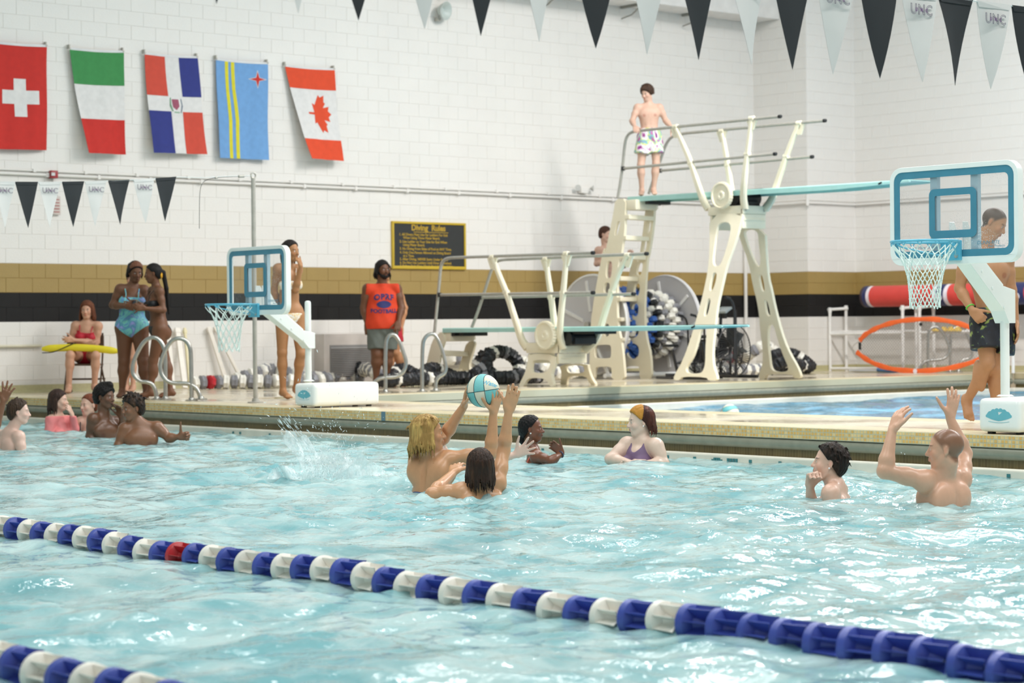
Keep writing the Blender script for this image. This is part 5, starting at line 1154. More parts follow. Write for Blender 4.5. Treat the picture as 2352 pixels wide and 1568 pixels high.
# ------------------------------------------------------------------ oval pop-up goal
OR = mat('goal_orange','ef6a2e',.55,noise_s=10,noise_amt=.05)
t0 = onX(2110,853,26.9); XG = 26.95
def og(px,py): return onX(px,py,XG)
top = [(1975,782),(1985,770),(2000,760),(2025,748),(2060,738),(2100,733),(2150,732),(2200,741),(2240,756),(2275,776),(2300,796)]
bot = [(1968,808),(1985,822),(2010,836),(2050,848),(2100,852),(2150,850),(2200,842),(2250,826),(2285,810),(2300,796)]
t = empty('oval_goal', (XG,og(2110,850).y,0), 'orange rimmed oval pop up net leaning before the white racks', 'net')
def ribbon(name, pts, m_, wd=.055):
    P = smooth_path([og(*q) for q in pts], 2); mb = MB(); n = len(P); vs = []
    ctr = og(2130,792)
    for i,p in enumerate(P):
        T_ = (P[min(n-1,i+1)]-P[max(0,i-1)]).normalized(); N_ = Vector((1,0,0)).cross(T_).normalized()
        w_ = wd*(1+.15*math.sin(i*1.3))
        vs += [p+N_*w_*.5+Vector((.006,0,0)), p-N_*w_*.5+Vector((.006,0,0)), p-N_*w_*.5-Vector((.012,0,0)), p-Vector((.022,0,0)), p+N_*w_*.5-Vector((.012,0,0))]
    mb.add(vs, [(i*5+j,i*5+(j+1)%5,(i+1)*5+(j+1)%5,(i+1)*5+j) for i in range(n-1) for j in range(5)]+[tuple(range(5)),tuple((n-1)*5+j for j in reversed(range(5)))])
    return mb.build(name, m_, t)
ribbon('rim_sleeve', top, OR, .075); ribbon('rim_sleeve', bot, OR, .075)
mb = MB(); mb.tube(smooth_path([og(1974,784),og(1963,790),og(1956,800),og(1968,810)],2), .006, 6); mb.build('wire_loop', STEEL2, t)
mb = MB(); mb.box((XG-.03,og(1976,800).y-.012,og(1976,803).z),(XG+.01,og(1976,800).y+.012,og(1976,786).z)); mb.build('black_clip', BLACKR, t, smooth=False)
mb = MB(); mb.box((XG-.035,og(2117,744).y-.02,og(2117,748).z),(XG-.01,og(2117,744).y+.02,og(2117,741).z)); mb.build('black_clip', BLACKR, t, smooth=False)
T = [og(*q) for q in top]; B = [og(*q) for q in bot]
def zat(arr, y):
    for i in range(len(arr)-1):
        a,b = arr[i],arr[i+1]
        if (a.y-y)*(b.y-y) <= 0 and abs(a.y-b.y) > 1e-6: return a.z+(b.z-a.z)*(y-a.y)/(b.y-a.y)
    return None
mb = MB(); y = max(p.y for p in T); yend = min(p.y for p in T); st = .055
zlo = min(p.z for p in B); zhi = max(p.z for p in T)
def clipseg(y0,z0,y1,z1):
    pts = []
    for k in range(41):
        f_ = k/40; yy = y0+(y1-y0)*f_; zz = z0+(z1-z0)*f_; a_ = zat(B,yy); b_ = zat(T,yy)
        if a_ is not None and b_ is not None and a_-.0 < zz < b_: pts.append(Vector((XG+.0,yy,zz)))
    return (pts[0],pts[-1]) if len(pts) > 1 else None
H_ = zhi-zlo
k = yend-H_
while k < y+H_:
    for sgn in (1,-1):
        s_ = clipseg(k, zlo if sgn>0 else zhi, k+H_, zhi if sgn>0 else zlo)
        if s_: mb.tube([s_[0], s_[1]], .0036, 3, cap=False)
    k += st
o = mb.build('netting', mat('net_grey','8f8a86',.6), t); o['kind'] = 'stuff'
mb = MB(); mb.lathe([(.04,0),(.04,.002)], og(2104,852)+Vector((-.022,0,0)), (-1,0,0), 16); mb.build('rim_badge', LW, t, smooth=False)
p = og(2150,762); t = empty('traffic_bowls', (27.6,p.y,0), 'row of small yellow cones on the rack behind the net', 'cones')
bpy.data.objects.remove(t)
for k,px in enumerate((2150,2168,2184,2200)):
    q = onX(px,760,27.62); t = empty('marker_cone', q, ('leftmost','second from left','third from left','rightmost')[k]+' small yellow cone in the row behind the orange net', 'cone', 'yellow marker cones on the rack')
    mb = MB(); mb.lathe([(.075,0),(.075,.01),(.03,.07),(.02,.07)], q, (0,0,1), 16); mb.build('cone_body', mat('cone_yellow','dcb63a',.5), t)
# ------------------------------------------------------------------ balls
def ball(label, c, r, spin, script=True):
    t = empty('water_ball', c-Vector((0,0,r)), label, 'ball', 'aqua and cream water basketballs')
    BA = mat('ball_aqua','74c3c4',.45,bump=.4,bump_s=260); BC = mat('ball_cream','e2e0cb',.45,bump=.4,bump_s=260); BK = mat('ball_seam','1e4a50',.5)
    bm = bmesh.new(); bmesh.ops.create_uvsphere(bm, u_segments=64, v_segments=40, radius=r)
    me = bpy.data.meshes.new('skin'); 
    for f in bm.faces:
        n = f.calc_center_median().normalized(); x,y,z = n
        # four seam planes: equator, meridian and the two curved side seams
        s1 = z > 0; s2 = y > 0; w_ = .62+.0*y; inside = (y*y) < (.30 + .28*abs(z)**1.2)
        cap = abs(y) > .42+.30*(x*x)
        f.material_index = int((s1 != s2) != cap); f.smooth = True
    bm.to_mesh(me); bm.free(); me.materials.append(BA); me.materials.append(BC)
    o = bpy.data.objects.new('ball_skin', me); COL.objects.link(o); o.parent = t; o.location = (0,0,r); o.rotation_mode = 'QUATERNION'; o.rotation_quaternion = spin
    M = spin.to_matrix(); mb = MB()
    def seam(pts): mb.tube([c+(M @ Vector(p).normalized())*r*1.001 for p in pts], .0022, 5, closed=True, cap=False)
    A = np.linspace(0,2*PI,61)[:-1]
    seam([(math.cos(a),math.sin(a),0) for a in A]); seam([(math.cos(a),0,math.sin(a)) for a in A])
    for s in (-1,1):
        pts = []
        for a in A:
            yv = .5
            for _ in range(6): yv = .42+.30*(math.cos(a)**2)*(1-yv*yv)
            rad = math.sqrt(1-yv*yv); pts.append((math.cos(a)*rad, s*yv, math.sin(a)*rad))
        seam(pts)
    mb.build('seams', BK, t)
    return t, M
BC_ = atD(1109.5,897,14.12)
sp = (Matrix((tuple(CAMX),tuple(FW),tuple(U0))).transposed()).to_quaternion() @ Quaternion((0,1,0), math.radians(-8)) @ Quaternion((0,0,1), math.radians(-122))
ball('aqua and cream water basketball held up between two boys', BC_, .110, sp)
v, f = text_poly('Water', .045, extrude=0, font_shear=.4, offset=.001)
bt = [o for o in bpy.data.objects if o.name.startswith('water_ball')][0]
cdir = (atD(1126,880,14.12)-BC_); cdir = (cdir - FW*math.sqrt(max(0,.110**2-cdir.length_squared))).normalized()
rt = CAMX - cdir*CAMX.dot(cdir); rt = (Quaternion(cdir,-.25) @ rt).normalized() if False else rt.normalized(); up_ = -rt.cross(cdir)
mb = MB(); mb.add([BC_+((cdir*.110+rt*x+up_*y).normalized())*.1113 for x,y,z in v], f); mb.build('ball_script', mat('script_blue','7cc4de',.5), bt, smooth=False)
q = onZ(1661,946,WATER); ball('aqua and cream ball floating in the diving well', Vector((q.x+.12,q.y,WATER-.02)), .115, Quaternion((1,0,0),1.0))
# ------------------------------------------------------------------ people: sculpted as distance fields, meshed with surface nets
def nv(v): v = np.array(v, float); n = np.linalg.norm(v); return v/n if n > 1e-9 else v
class Field:
    def __init__(s, lo, hi, h):
        s.lo = np.array(lo, float); s.h = h; s.n = np.maximum(4, np.ceil((np.array(hi)-s.lo)/h).astype(int)+1)
        s.F = np.full(s.n, 9.0, np.float32)
    def sub(s, blo, bhi):
        a = np.clip(np.floor((np.array(blo)-s.lo)/s.h).astype(int), 0, s.n-1); b = np.clip(np.ceil((np.array(bhi)-s.lo)/s.h).astype(int)+1, 1, s.n)
        if np.any(b <= a): return None
        ax = [(s.lo[i]+np.arange(a[i],b[i])*s.h).astype(np.float32) for i in range(3)]
        return (slice(a[0],b[0]),slice(a[1],b[1]),slice(a[2],b[2])), ax[0][:,None,None], ax[1][None,:,None], ax[2][None,None,:]
    def smin(s, sl, d, k):
        F = s.F[sl]
        if k <= 0: s.F[sl] = np.minimum(F, d); return
        h = np.clip(.5+.5*(F-d)/k, 0, 1); s.F[sl] = F*(1-h)+d*h-k*h*(1-h)
    def cone(s, a, b, ra, rb, k=.02, flat=None, fs=1.0):
        """capsule with two radii; flat = unit axis along which it is thinner by the factor fs"""
        a = np.array(a,float); b = np.array(b,float); m = max(ra,rb)*1.05+k*1.5+s.h*2
        q = s.sub(np.minimum(a,b)-m, np.maximum(a,b)+m)
        if q is None: return
        sl, X, Y, Z = q; ab = b-a; L2 = max(1e-9, ab@ab)
        px, py, pz = X-a[0], Y-a[1], Z-a[2]
        t = np.clip((px*ab[0]+py*ab[1]+pz*ab[2])/L2, 0, 1)
        dx, dy, dz = px-ab[0]*t, py-ab[1]*t, pz-ab[2]*t; r = ra+(rb-ra)*t
        d2 = dx*dx+dy*dy+dz*dz
        if flat is not None:
            f = np.array(flat); df = dx*f[0]+dy*f[1]+dz*f[2]; d2 = d2+df*df*(1/(fs*fs)-1)
            d = (np.sqrt(d2)-r)*(.5+.5*fs)
        else: d = np.sqrt(d2)-r
        s.smin(sl, d.astype(np.float32), k)
    def ell(s, c, R, axes, k=.02, neg=False):
        c = np.array(c,float); R = np.array(R,float); A = np.array(axes,float); m = R.max()+k*1.5+s.h*2
        q = s.sub(c-m, c+m)
        if q is None: return
        sl, X, Y, Z = q; dx, dy, dz = X-c[0], Y-c[1], Z-c[2]
        u = [(dx*A[i][0]+dy*A[i][1]+dz*A[i][2]) for i in range(3)]
        k0 = np.sqrt(sum((u[i]/R[i])**2 for i in range(3)))+1e-6; k1 = np.sqrt(sum((u[i]/R[i]**2)**2 for i in range(3)))+1e-6
        d = (k0*(k0-1)/k1).astype(np.float32)
        if neg:
            F = s.F[sl]; d = -d; h = np.clip(.5-.5*(F-d)/k, 0, 1); s.F[sl] = F*(1-h)+d*h+k*h*(1-h)
        else: s.smin(sl, d, k)
    def copy(s): c = Field.__new__(Field); c.lo = s.lo; c.h = s.h; c.n = s.n; c.F = s.F.copy(); return c
    def grid(s):
        return [(s.lo[i]+np.arange(s.n[i])*s.h).astype(np.float32).reshape([-1 if j==i else 1 for j in range(3)]) for i in range(3)]
    def half(s, p, n, k=.006):
        """keeps the side of the plane that n points away from"""
        X,Y,Z = s.grid(); d = (X-p[0])*n[0]+(Y-p[1])*n[1]+(Z-p[2])*n[2]; s.F = np.maximum(s.F, d.astype(np.float32))
    def mesh(s):
        F = s.F; F[[0,-1],:,:] = np.maximum(F[[0,-1],:,:],.01); F[:,[0,-1],:] = np.maximum(F[:,[0,-1],:],.01); F[:,:,[0,-1]] = np.maximum(F[:,:,[0,-1]],.01)
        I = F < 0
        c = np.zeros(np.array(F.shape)-1, np.int8)
        for i in (0,1):
            for j in (0,1):
                for k in (0,1): c += I[i:F.shape[0]-1+i, j:F.shape[1]-1+j, k:F.shape[2]-1+k]
        act = np.argwhere((c > 0) & (c < 8))
        if len(act) == 0: return None
        idx = np.full(c.shape, -1, np.int32); idx[tuple(act.T)] = np.arange(len(act))
        P = np.zeros((len(act),3)); N = np.zeros(len(act)); cor = [(i,j,k) for i in (0,1) for j in (0,1) for k in (0,1)]
        for a in cor:
            for ax in range(3):
                if a[ax]: continue
                b = list(a); b[ax] = 1; A = act+np.array(a); B = act+np.array(b)
                fa = F[tuple(A.T)]; fb = F[tuple(B.T)]; m = (fa < 0) != (fb < 0); t = np.where(m, fa/(fa-fb+1e-12), 0)
                q = np.array(a,float)[None,:].repeat(len(act),0); q[:,ax] += t; P[m] += q[m]; N[m] += 1
        P = P/N[:,None]; V = s.lo + (act+P)*s.h
        faces = []
        for ax in range(3):
            o = [i for i in range(3) if i != ax]
            sl0 = [slice(None)]*3; sl1 = [slice(None)]*3; sl0[ax] = slice(0,-1); sl1[ax] = slice(1,None)
            a = I[tuple(sl0)]; b = I[tuple(sl1)]; E = np.argwhere(a != b); E = E[(E[:,o[0]]>0)&(E[:,o[1]]>0)&(E[:,o[0]]<c.shape[o[0]])&(E[:,o[1]]<c.shape[o[1]])]
            ins = a[tuple(E.T)]
            def at(d0,d1): q = E.copy(); q[:,o[0]] -= d0; q[:,o[1]] -= d1; return idx[tuple(q.T)]
            Q = np.stack([at(1,1),at(0,1),at(0,0),at(1,0)],-1); flip = ins if ax != 1 else ~ins; Q[~flip] = Q[~flip][:,::-1]; faces.append(Q)
        Fq = np.concatenate(faces); Fq = Fq[(Fq>=0).all(1)]
        # one round of smoothing takes the stair steps off
        for _ in range(1):
            acc = np.zeros_like(V); cnt = np.zeros(len(V))
            for i in range(4):
                j = (i+1)%4; np.add.at(acc, Fq[:,i], V[Fq[:,j]]); np.add.at(cnt, Fq[:,i], 1); np.add.at(acc, Fq[:,j], V[Fq[:,i]]); np.add.at(cnt, Fq[:,j], 1)
            V = V*.5 + .5*acc/np.maximum(cnt,1)[:,None]
        return V, Fq
def to_obj(name, VF, material, parent, colors=None):
    V, Fq = VF; me = bpy.data.meshes.new(name); base = np.array(wloc(parent)) if parent else np.zeros(3)
    me.vertices.add(len(V)); me.vertices.foreach_set('co', (V-base).astype(np.float32).ravel()); me.loops.add(Fq.size); me.loops.foreach_set('vertex_index', Fq.ravel().astype(np.int32))
    me.polygons.add(len(Fq)); me.polygons.foreach_set('loop_start', (np.arange(len(Fq))*4).astype(np.int32)); me.polygons.foreach_set('loop_total', np.full(len(Fq),4,np.int32))
    me.polygons.foreach_set('use_smooth', np.ones(len(Fq),bool)); me.update()
    if colors is not None:
        at = me.color_attributes.new('skin_colour','FLOAT_COLOR','POINT'); at.data.foreach_set('color', np.concatenate([colors, np.ones((len(V),1))],1).astype(np.float32).ravel())
    me.materials.append(material); o = bpy.data.objects.new(name, me); COL.objects.link(o); o.parent = parent; return o
def skin_material(name, rough, spec):
    M = bpy.data.materials.new(name); M.use_nodes = True; nt = M.node_tree; b = nt.nodes['Principled BSDF']; a = nt.nodes.new('ShaderNodeVertexColor'); a.layer_name = 'skin_colour'
    n = nt.nodes.new('ShaderNodeTexNoise'); n.inputs['Scale'].default_value = 30; n.inputs['Detail'].default_value = 4; tc = nt.nodes.new('ShaderNodeTexCoord'); nt.links.new(tc.outputs['Object'], n.inputs['Vector'])
    mr = nt.nodes.new('ShaderNodeMapRange'); mr.inputs[3].default_value = .90; mr.inputs[4].default_value = 1.08; nt.links.new(n.outputs['Fac'], mr.inputs[0])
    mx = nt.nodes.new('ShaderNodeVectorMath'); mx.operation = 'SCALE'; nt.links.new(a.outputs['Color'], mx.inputs[0]); nt.links.new(mr.outputs[0], mx.inputs['Scale']); nt.links.new(mx.outputs[0], b.inputs['Base Color'])
    mr2 = nt.nodes.new('ShaderNodeMapRange'); mr2.inputs[3].default_value = rough-.12; mr2.inputs[4].default_value = rough+.15; nt.links.new(n.outputs['Fac'], mr2.inputs[0]); nt.links.new(mr2.outputs[0], b.inputs['Roughness'])
    b.inputs['Specular IOR Level'].default_value = spec; bp = nt.nodes.new('ShaderNodeBump'); bp.inputs['Strength'].default_value = .12; bp.inputs['Distance'].default_value = .004
    nt.links.new(n.outputs['Fac'], bp.inputs['Height']); nt.links.new(bp.outputs['Normal'], b.inputs['Normal']); return M
SKIN_WET = skin_material('skin_wet', .32, .6); SKIN_DRY = skin_material('skin_dry', .5, .4)
def hair_mat(name, c, tip=None):
    if name in MATS: return MATS[name]
    return ramp_mat(name, [(.30, c), (.46, c), (.70, tip or c)], scale=34, rough=.5, detail=5, stretch=(1,1,.16), bump=.9, spec=.25)
EYEW = np.array(srgb('d8d4cf'))
# frame of the camera, used only to read poses off the photo: right, up, away
CR_ = np.array(R0); CU_ = np.array((0,0,1.)); CF_ = np.array(F0)
def person(label, D, head, face, J, skin, hair, hairc, female=False, sc=1.0, build=1.0, vox=.008, wet=True, hands={}, clothes=(), headup=None, tip=None, group=None, gender_cut=None, full=True, lips=None, hairargs={}):
    """head, J: pixel joints (px, py, dz) with dz metres away from the lens plane D; face: facing as (right, up, away)"""
    g = lambda q: np.array(atD(q[0], q[1], D+(q[2] if len(q) > 2 else 0)))
    P = {k: g(v) for k, v in J.items()}; H = g(head)
    f = nv(CR_*face[0]+CU_*face[1]+CF_*face[2])
    up = nv(CR_*headup[0]+CU_*headup[1]+CF_*headup[2]) if headup else np.array((0,0,1.))
    up = nv(up-f*(up@f)); l = np.cross(up, f)
    shm = (P['shL']+P['shR'])/2; lat = nv(P['shL']-P['shR'])
    if 'hipL' not in P:   # submerged: hang the pelvis below the shoulders
        dn = np.array(J['_down'] if '_down' in J else (0,0,-1.)) if False else np.array((0,0,-1.))
        hl = lat*np.array((1,1,0)); hl = nv(hl); tor = .50*sc; c = shm+dn*tor
        if 'pel' in P: c = P['pel']
        P['hipL'] = c+hl*.10*sc; P['hipR'] = c-hl*.10*sc
    him = (P['hipL']+P['hipR'])/2; tu = nv(shm-him); lat = nv(lat-tu*(lat@tu)); tf = np.cross(lat, tu); hlat = nv(P['hipL']-P['hipR']); hf = nv(np.cross(hlat, tu))
    cut = WATER-.12
    if 'knL' not in P and him[2] < 0 and full:
        for s_ in 'LR': P['kn'+s_] = P['hip'+s_]+np.array((0,0,-.42*sc))+tf*.05; P['an'+s_] = P['kn'+s_]+np.array((0,0,-.40*sc))-tf*.04
    pts = np.array(list(P.values())+[H]); lo = pts.min(0)-.26*max(1,build); hi = pts.max(0)+.26*max(1,build)
    if him[2] < 0: lo[2] = max(lo[2], -1.15)
    fld = Field(lo, hi, vox); b = build; S = sc
    w = np.linalg.norm(P['shL']-P['shR'])
    # ---- torso
    tor = Field.__new__(Field); tor.lo = fld.lo; tor.h = fld.h; tor.n = fld.n; tor.F = fld.F.copy()
    A = (lat, tf, tu); T = np.linalg.norm(shm-him)
    at = lambda k, a=0, c=0: him+tu*T*k+lat*a+tf*c
    AH = (hlat, hf, tu)
    tw = min(w*.5, .19*S)
    if female:
        tor.ell(at(.72), (tw*.80*b**.5+.0, .098*S*b, .165*S), A, .03); tor.ell(at(.42), (.118*S*b, .090*S*b, .14*S), A, .05)
        tor.ell(at(.10), (.158*S*b, .110*S*b, .13*S), AH, .05); tor.ell(at(-.02), (.165*S*b,.105*S*b,.11*S), AH, .04)
        for s_ in (-1,1):
            tor.ell(at(.66, s_*.072*S*b**.5, .075*S*b), (.062*S*b, .058*S*b, .062*S*b), A, .025)
            tor.ell(him+hlat*s_*.075*S*b-hf*.055*S*b-tu*.05*S, (.082*S*b,.082*S*b,.09*S*b), AH, .03)
    else:
        tor.ell(at(.74), (tw*.92, .110*S*b, .165*S), A, .03); tor.ell(at(.42), (.132*S*b, .092*S*b, .15*S), A, .05)
        tor.ell(at(.12), (.140*S*b, .100*S*b, .12*S), AH, .05); tor.ell(at(.0), (.145*S*b,.098*S*b,.10*S), AH, .04)
        for s_ in (-1,1):
            tor.ell(at(.78, s_*.070*S, .050*S*b), (.085*S, .045*S*b, .070*S), A, .05)
            tor.ell(at(.78, s_*.085*S, -.060*S*b), (.075*S, .045*S*b, .09*S), A, .03)
            tor.ell(him+hlat*s_*.07*S-hf*.045*S-tu*.04*S, (.075*S*b,.07*S*b,.085*S), AH, .03)
            for q in (.30,.42,.54): tor.ell(at(q, s_*.034*S, .080*S*b), (.030*S,.016*S,.032*S), A, .014)
    nb = at(1.0)+tu*.045*S-tf*.012; hb = H-up*.075*S-f*.018*S
    nr = (.050 if female else .058)*S*b**.3
    tor.cone(nb-tu*.05*S, hb, nr*1.08, nr, .03)
    for s_, k in ((1,'shL'),(-1,'shR')):
        tor.cone(nb-tu*.01*S, P[k]+tu*.005-lat*s_*.03, .045*S, .048*S*b**.5, .035)
        tor.ell(P[k]-tu*.01, (.060*S*b**.6,.060*S*b**.6,.066*S*b**.6), A, .03)
    fld.F = tor.F.copy()
    # spine furrow
    for q in (.35,.5,.65,.8): fld.ell(at(q, 0, -.112*S*b), (.012*S,.012*S,.06*S), A, .02, neg=True)
    # ---- limbs
    m_ = .88 if female else 1.0
    for s_ in 'LR':
        a, e, wr = P['sh'+s_], P['el'+s_], P['wr'+s_]
        bb = b**.9
        fld.cone(a, e, .052*S*bb*m_, .040*S*bb*m_, .025); mid = a*.55+e*.45; fld.ell(mid, (.046*S*bb*m_,)*3, A, .03)
        q = e*.72+wr*.28; fld.cone(e, q, .038*S*bb*m_, .043*S*bb*m_, .02); fld.cone(q, wr, .042*S*bb*m_, .026*S*m_*b**.3, .02); fld.ell(e, (.040*S*bb*m_,)*3, A, .015)
        if 'kn'+s_ in P:
            h_, kn, an = P['hip'+s_], P['kn'+s_], P['an'+s_]
            hh = h_+hlat*(.01 if s_=='L' else -.01)
            fld.cone(hh, kn, .088*S*b, .056*S*b, .03); fld.cone(kn, kn*.7+an*.3, .054*S*b, .056*S*b, .02)
            sh = kn*.68+an*.32; bk = -hf; fld.ell(sh+bk*.018*S, (.052*S*b,.055*S*b,.10*S), (hlat,hf,nv(kn-an)), .03); fld.cone(sh, an, .050*S*b, .034*S, .02); fld.ell(kn+hf*.012, (.050*S*b,)*3, A, .02)
            if 'to'+s_ in P: to = P['to'+s_]
            else: to = an+hf*.17*S; to[2] = an[2]-.055*S
            heel = an-nv(to-an)*.03; heel = heel+(np.array((0,0,-1.))*.035*S if abs(an[2]-to[2]) < .12 else 0)
            fld.cone(an, heel, .036*S, .034*S, .015); fl = nv(np.cross(np.cross(to-an, np.array((0,0,1.))), to-an)) if np.linalg.norm(np.cross(to-an,(0,0,1.))) > .02 else hf
            ball_ = heel*.30+to*.70; fld.cone(heel, ball_, .032*S, .036*S, .02, flat=fl, fs=.72); fld.cone(an, ball_, .034*S, .026*S, .03)
            sd = nv(np.cross(to-heel, fl)); 
            for q_, r_2 in ((-.030,.013),(-.012,.011),(.003,.010),(.016,.0095),(.028,.009)):
                sg = q_*(1 if s_=='R' else -1); fld.cone(ball_+sd*sg*S, ball_+sd*sg*1.15*S+nv(to-heel)*(.055-.5*abs(q_+.02))*S, r_2*S*1.15, r_2*S, .006)
    # ---- head
    hx = (f, l, up); hp = lambda a, c, d: H+f*a*S+l*c*S+up*d*S; E = lambda c, R, k=.015, neg=False: fld.ell(hp(*c), np.array(R)*S, hx, k, neg)
    E((-.012,0,.030),(.098,.076,.088),.02); E((.028,0,-.035),(.062,.058,.072),.025); E((.052,0,-.094),(.030,.032,.024),.02)
    for s_ in (-1,1):
        fld.cone(hp(.0,s_*.050,-.052), hp(.048,s_*.020,-.096), .021*S, .020*S, .02); E((.060,s_*.036,-.030),(.024,.024,.024),.02)
    fld.cone(hp(.080,-.034,.016), hp(.080,.034,.016), .011*S, .011*S, .014)
    for s_ in (-1,1): E((.092,s_*.031,-.003),(.017,.017,.013),.012,True)
    fld.cone(hp(.084,0,.008), hp(.106,0,-.034), .0085*S, .0125*S, .008)
    for s_ in (-1,1): E((.096,s_*.011,-.038),(.011,.008,.008),.006); E((.0785,s_*.031,-.003),(.0125,.014,.0125),.004)
    E((.090,0,-.058),(.010,.024,.006),.006); E((.088,0,-.070),(.011,.020,.007),.006); fld.cone(hp(.100,-.022,-.064), hp(.100,.022,-.064), .0022*S, .0022*S, 0) if False else None
    E((.101,0,-.0640),(.006,.022,.0022),.003,True)
    for s_ in (-1,1):
        E((-.008,s_*.078,-.006),(.016,.008,.030),.006); E((-.004,s_*.086,-.002),(.008,.005,.016),.004,True); E((-.004,s_*.077,-.032),(.008,.006,.009),.004)
    # ---- hands
    for s_ in 'LR':
        spec = hands.get(s_, {}); wr, e = P['wr'+s_], P['el'+s_]
        d = nv(g(spec['tip'])-wr) if 'tip' in spec else nv(wr-e)
        n = spec.get('n', (0,0,1)); n = CR_*n[0]+CU_*n[1]+CF_*n[2]; n = nv(n-d*(n@d))
        t = np.cross(n, d) if s_ == 'L' else np.cross(d, n)
        cu = spec.get('curl', .35); sp = spec.get('spread', .12); hs = S*(1.0 if female else 1.10)*spec.get('size',1.0); fc = spec.get('fc', None)
        rk = lambda v, ax, an: v*math.cos(an)+np.cross(ax,v)*math.sin(an)
        bend = lambda v, an: rk(v, t if s_=='L' else t, -an if (np.cross(t,v)@n) > 0 else an)
        def bn(v, an):
            w1 = rk(v, t, an); w2 = rk(v, t, -an); return w1 if w1@n > w2@n else w2
        offs = (.030,.010,-.010,-.029); lens = (.072,.080,.074,.058)
        for i in range(4):
            kn = wr+d*(.088-.006*abs(i-1))*hs+t*offs[i]*hs; fld.cone(wr+d*.015*hs+t*offs[i]*.6*hs, kn, .0165*hs, .0120*hs, .012, flat=n, fs=.85)
            dd_ = nv(d+t*sp*(1.5-i)*.6); c_ = cu[i] if isinstance(cu,(list,tuple)) else cu
            d1 = bn(dd_, c_*.7) if c_ else dd_; p1 = kn+d1*lens[i]*.48*hs; d2 = bn(d1, c_*1.1) if c_ else d1; p2 = p1+d2*lens[i]*.32*hs; d3 = bn(d2, c_*.7) if c_ else d2; p3 = p2+d3*lens[i]*.22*hs
            fld.cone(kn, p1, .0106*hs, .0098*hs, .005); fld.cone(p1, p2, .0098*hs, .0092*hs, .002); fld.cone(p2, p3, .0092*hs, .0086*hs, .002)
        tb = wr+d*.028*hs+t*.022*hs; th = spec.get('thumb', .8); td = nv(d*math.cos(th)+t*math.sin(th)+n*.25); p1 = tb+td*.048*hs; td2 = nv(td+d*spec.get('tbend',.35)); p2 = p1+td2*.034*hs; p3 = p2+td2*.026*hs
        fld.cone(wr+d*.01*hs, tb, .018*hs, .017*hs, .012); fld.cone(tb, p1, .0160*hs, .0115*hs, .008); fld.cone(p1, p2, .0112*hs, .0098*hs, .002); fld.cone(p2, p3, .0098*hs, .0080*hs, .002)
    if him[2] < 0: fld.half(np.array((0,0,-1.1)), np.array((0,0,-1.)))
    VF = fld.mesh(); V = VF[0]
    # ---- skin and feature colours, with shade painted into nostrils and between the lips
    base = np.array(srgb(skin)); C = np.tile(base, (len(V),1)); loc = np.stack([(V-H)@f,(V-H)@l,(V-H)@up],1)/S
    def spot(c, r, col, k=1.0, hard=3):
        d = np.linalg.norm((loc-np.array(c))/np.array(r),axis=1); w_ = np.clip((1-d)*hard,0,1)*k; C[:] = C*(1-w_[:,None])+np.array(col)*w_[:,None]
    rd = base*np.array((1.08,.74,.72)); lip = np.array(srgb(lips)) if lips else base*np.array((.92,.52,.52)); dk = np.array(srgb(hairc))*.5+base*.1
    for s_ in (-1,1):
        spot((.07,s_*.042,-.03),(.05,.03,.03),rd,.35,1.5); spot((.082,s_*.031,.020),(.03,.021,.0055),dk,.85,3); spot((.088,s_*.031,-.003),(.014,.013,.0065),EYEW,.9,3); spot((.091,s_*.029,-.003),(.012,.0058,.0068),(.03,.02,.015),1,4)
        spot((.088,s_*.031,.005),(.014,.015,.003),base*.3,.8,3); spot((-.004,s_*.086,-.002),(.014,.012,.026),rd,.5,2); spot((.10,s_*.008,-.044),(.008,.005,.004),base*.3,.7,2)
    spot((.096,0,-.058),(.018,.024,.007),lip,.9,3); spot((.096,0,-.071),(.018,.021,.009),lip,.9,3); spot((.101,0,-.0642),(.012,.022,.0022),base*.22,.9,3); spot((.11,0,-.036),(.02,.02,.014),rd,.4,1.5)
    if not female:
        for s_ in (-1,1):
            c = at(.70, s_*.085*S, .105*S*b); d = np.linalg.norm(V-c,axis=1); w_ = np.clip((1-d/.028)*3,0,1)*.6; C = C*(1-w_[:,None])+(base*np.array((.7,.42,.40)))*w_[:,None]
    if hair == 'buzz':
        a_, b_, u_ = loc[:,0], loc[:,1], loc[:,2]; fr_ = np.maximum(.75*a_-.66*u_-hairargs.get('line',.006), hairargs.get('nape',-.07)-u_)
        ear = np.sqrt(((a_-.002)/.026)**2+((np.abs(b_)-.086)/.020)**2+((u_+.008)/.036)**2)-1; fr_ = np.maximum(fr_, -ear*.02)
        w_ = np.clip(.5-fr_/.016,0,1)*.88*(np.linalg.norm(loc,axis=1) < .16); C = C*(1-w_[:,None])+np.array(srgb(hairc))*w_[:,None]
    for s_ in 'LR':
        for q, rr_ in ((P['el'+s_],.05),): d = np.linalg.norm(V-q,axis=1); w_ = np.clip(1-d/rr_,0,1)*.3; C = C*(1-w_[:,None])+rd*w_[:,None]
    t_ = bpy.data.objects.new('person', None); COL.objects.link(t_); zb = V[:,2].min(); t_.location = (him[0],him[1],zb); t_.empty_display_size = .1; tag(t_, label, 'person', group)
    o = to_obj('body', VF, SKIN_WET if wet else SKIN_DRY, t_, C)
    ctx = dict(f=f,l=l,up=up,H=H,P=P,S=S,at=at,A=A,AH=AH,tor=tor,fld=fld,T=T,tu=tu,lat=lat,tf=tf,him=him,shm=shm,b=b,hp=hp,hx=hx,hlat=hlat,hf=hf,tw=tw,nb=nb,g=g,t=t_,vox=vox)
    hair_build(hair, hairc, tip, ctx, hairargs)
    for c in clothes: c(ctx)
    return ctx
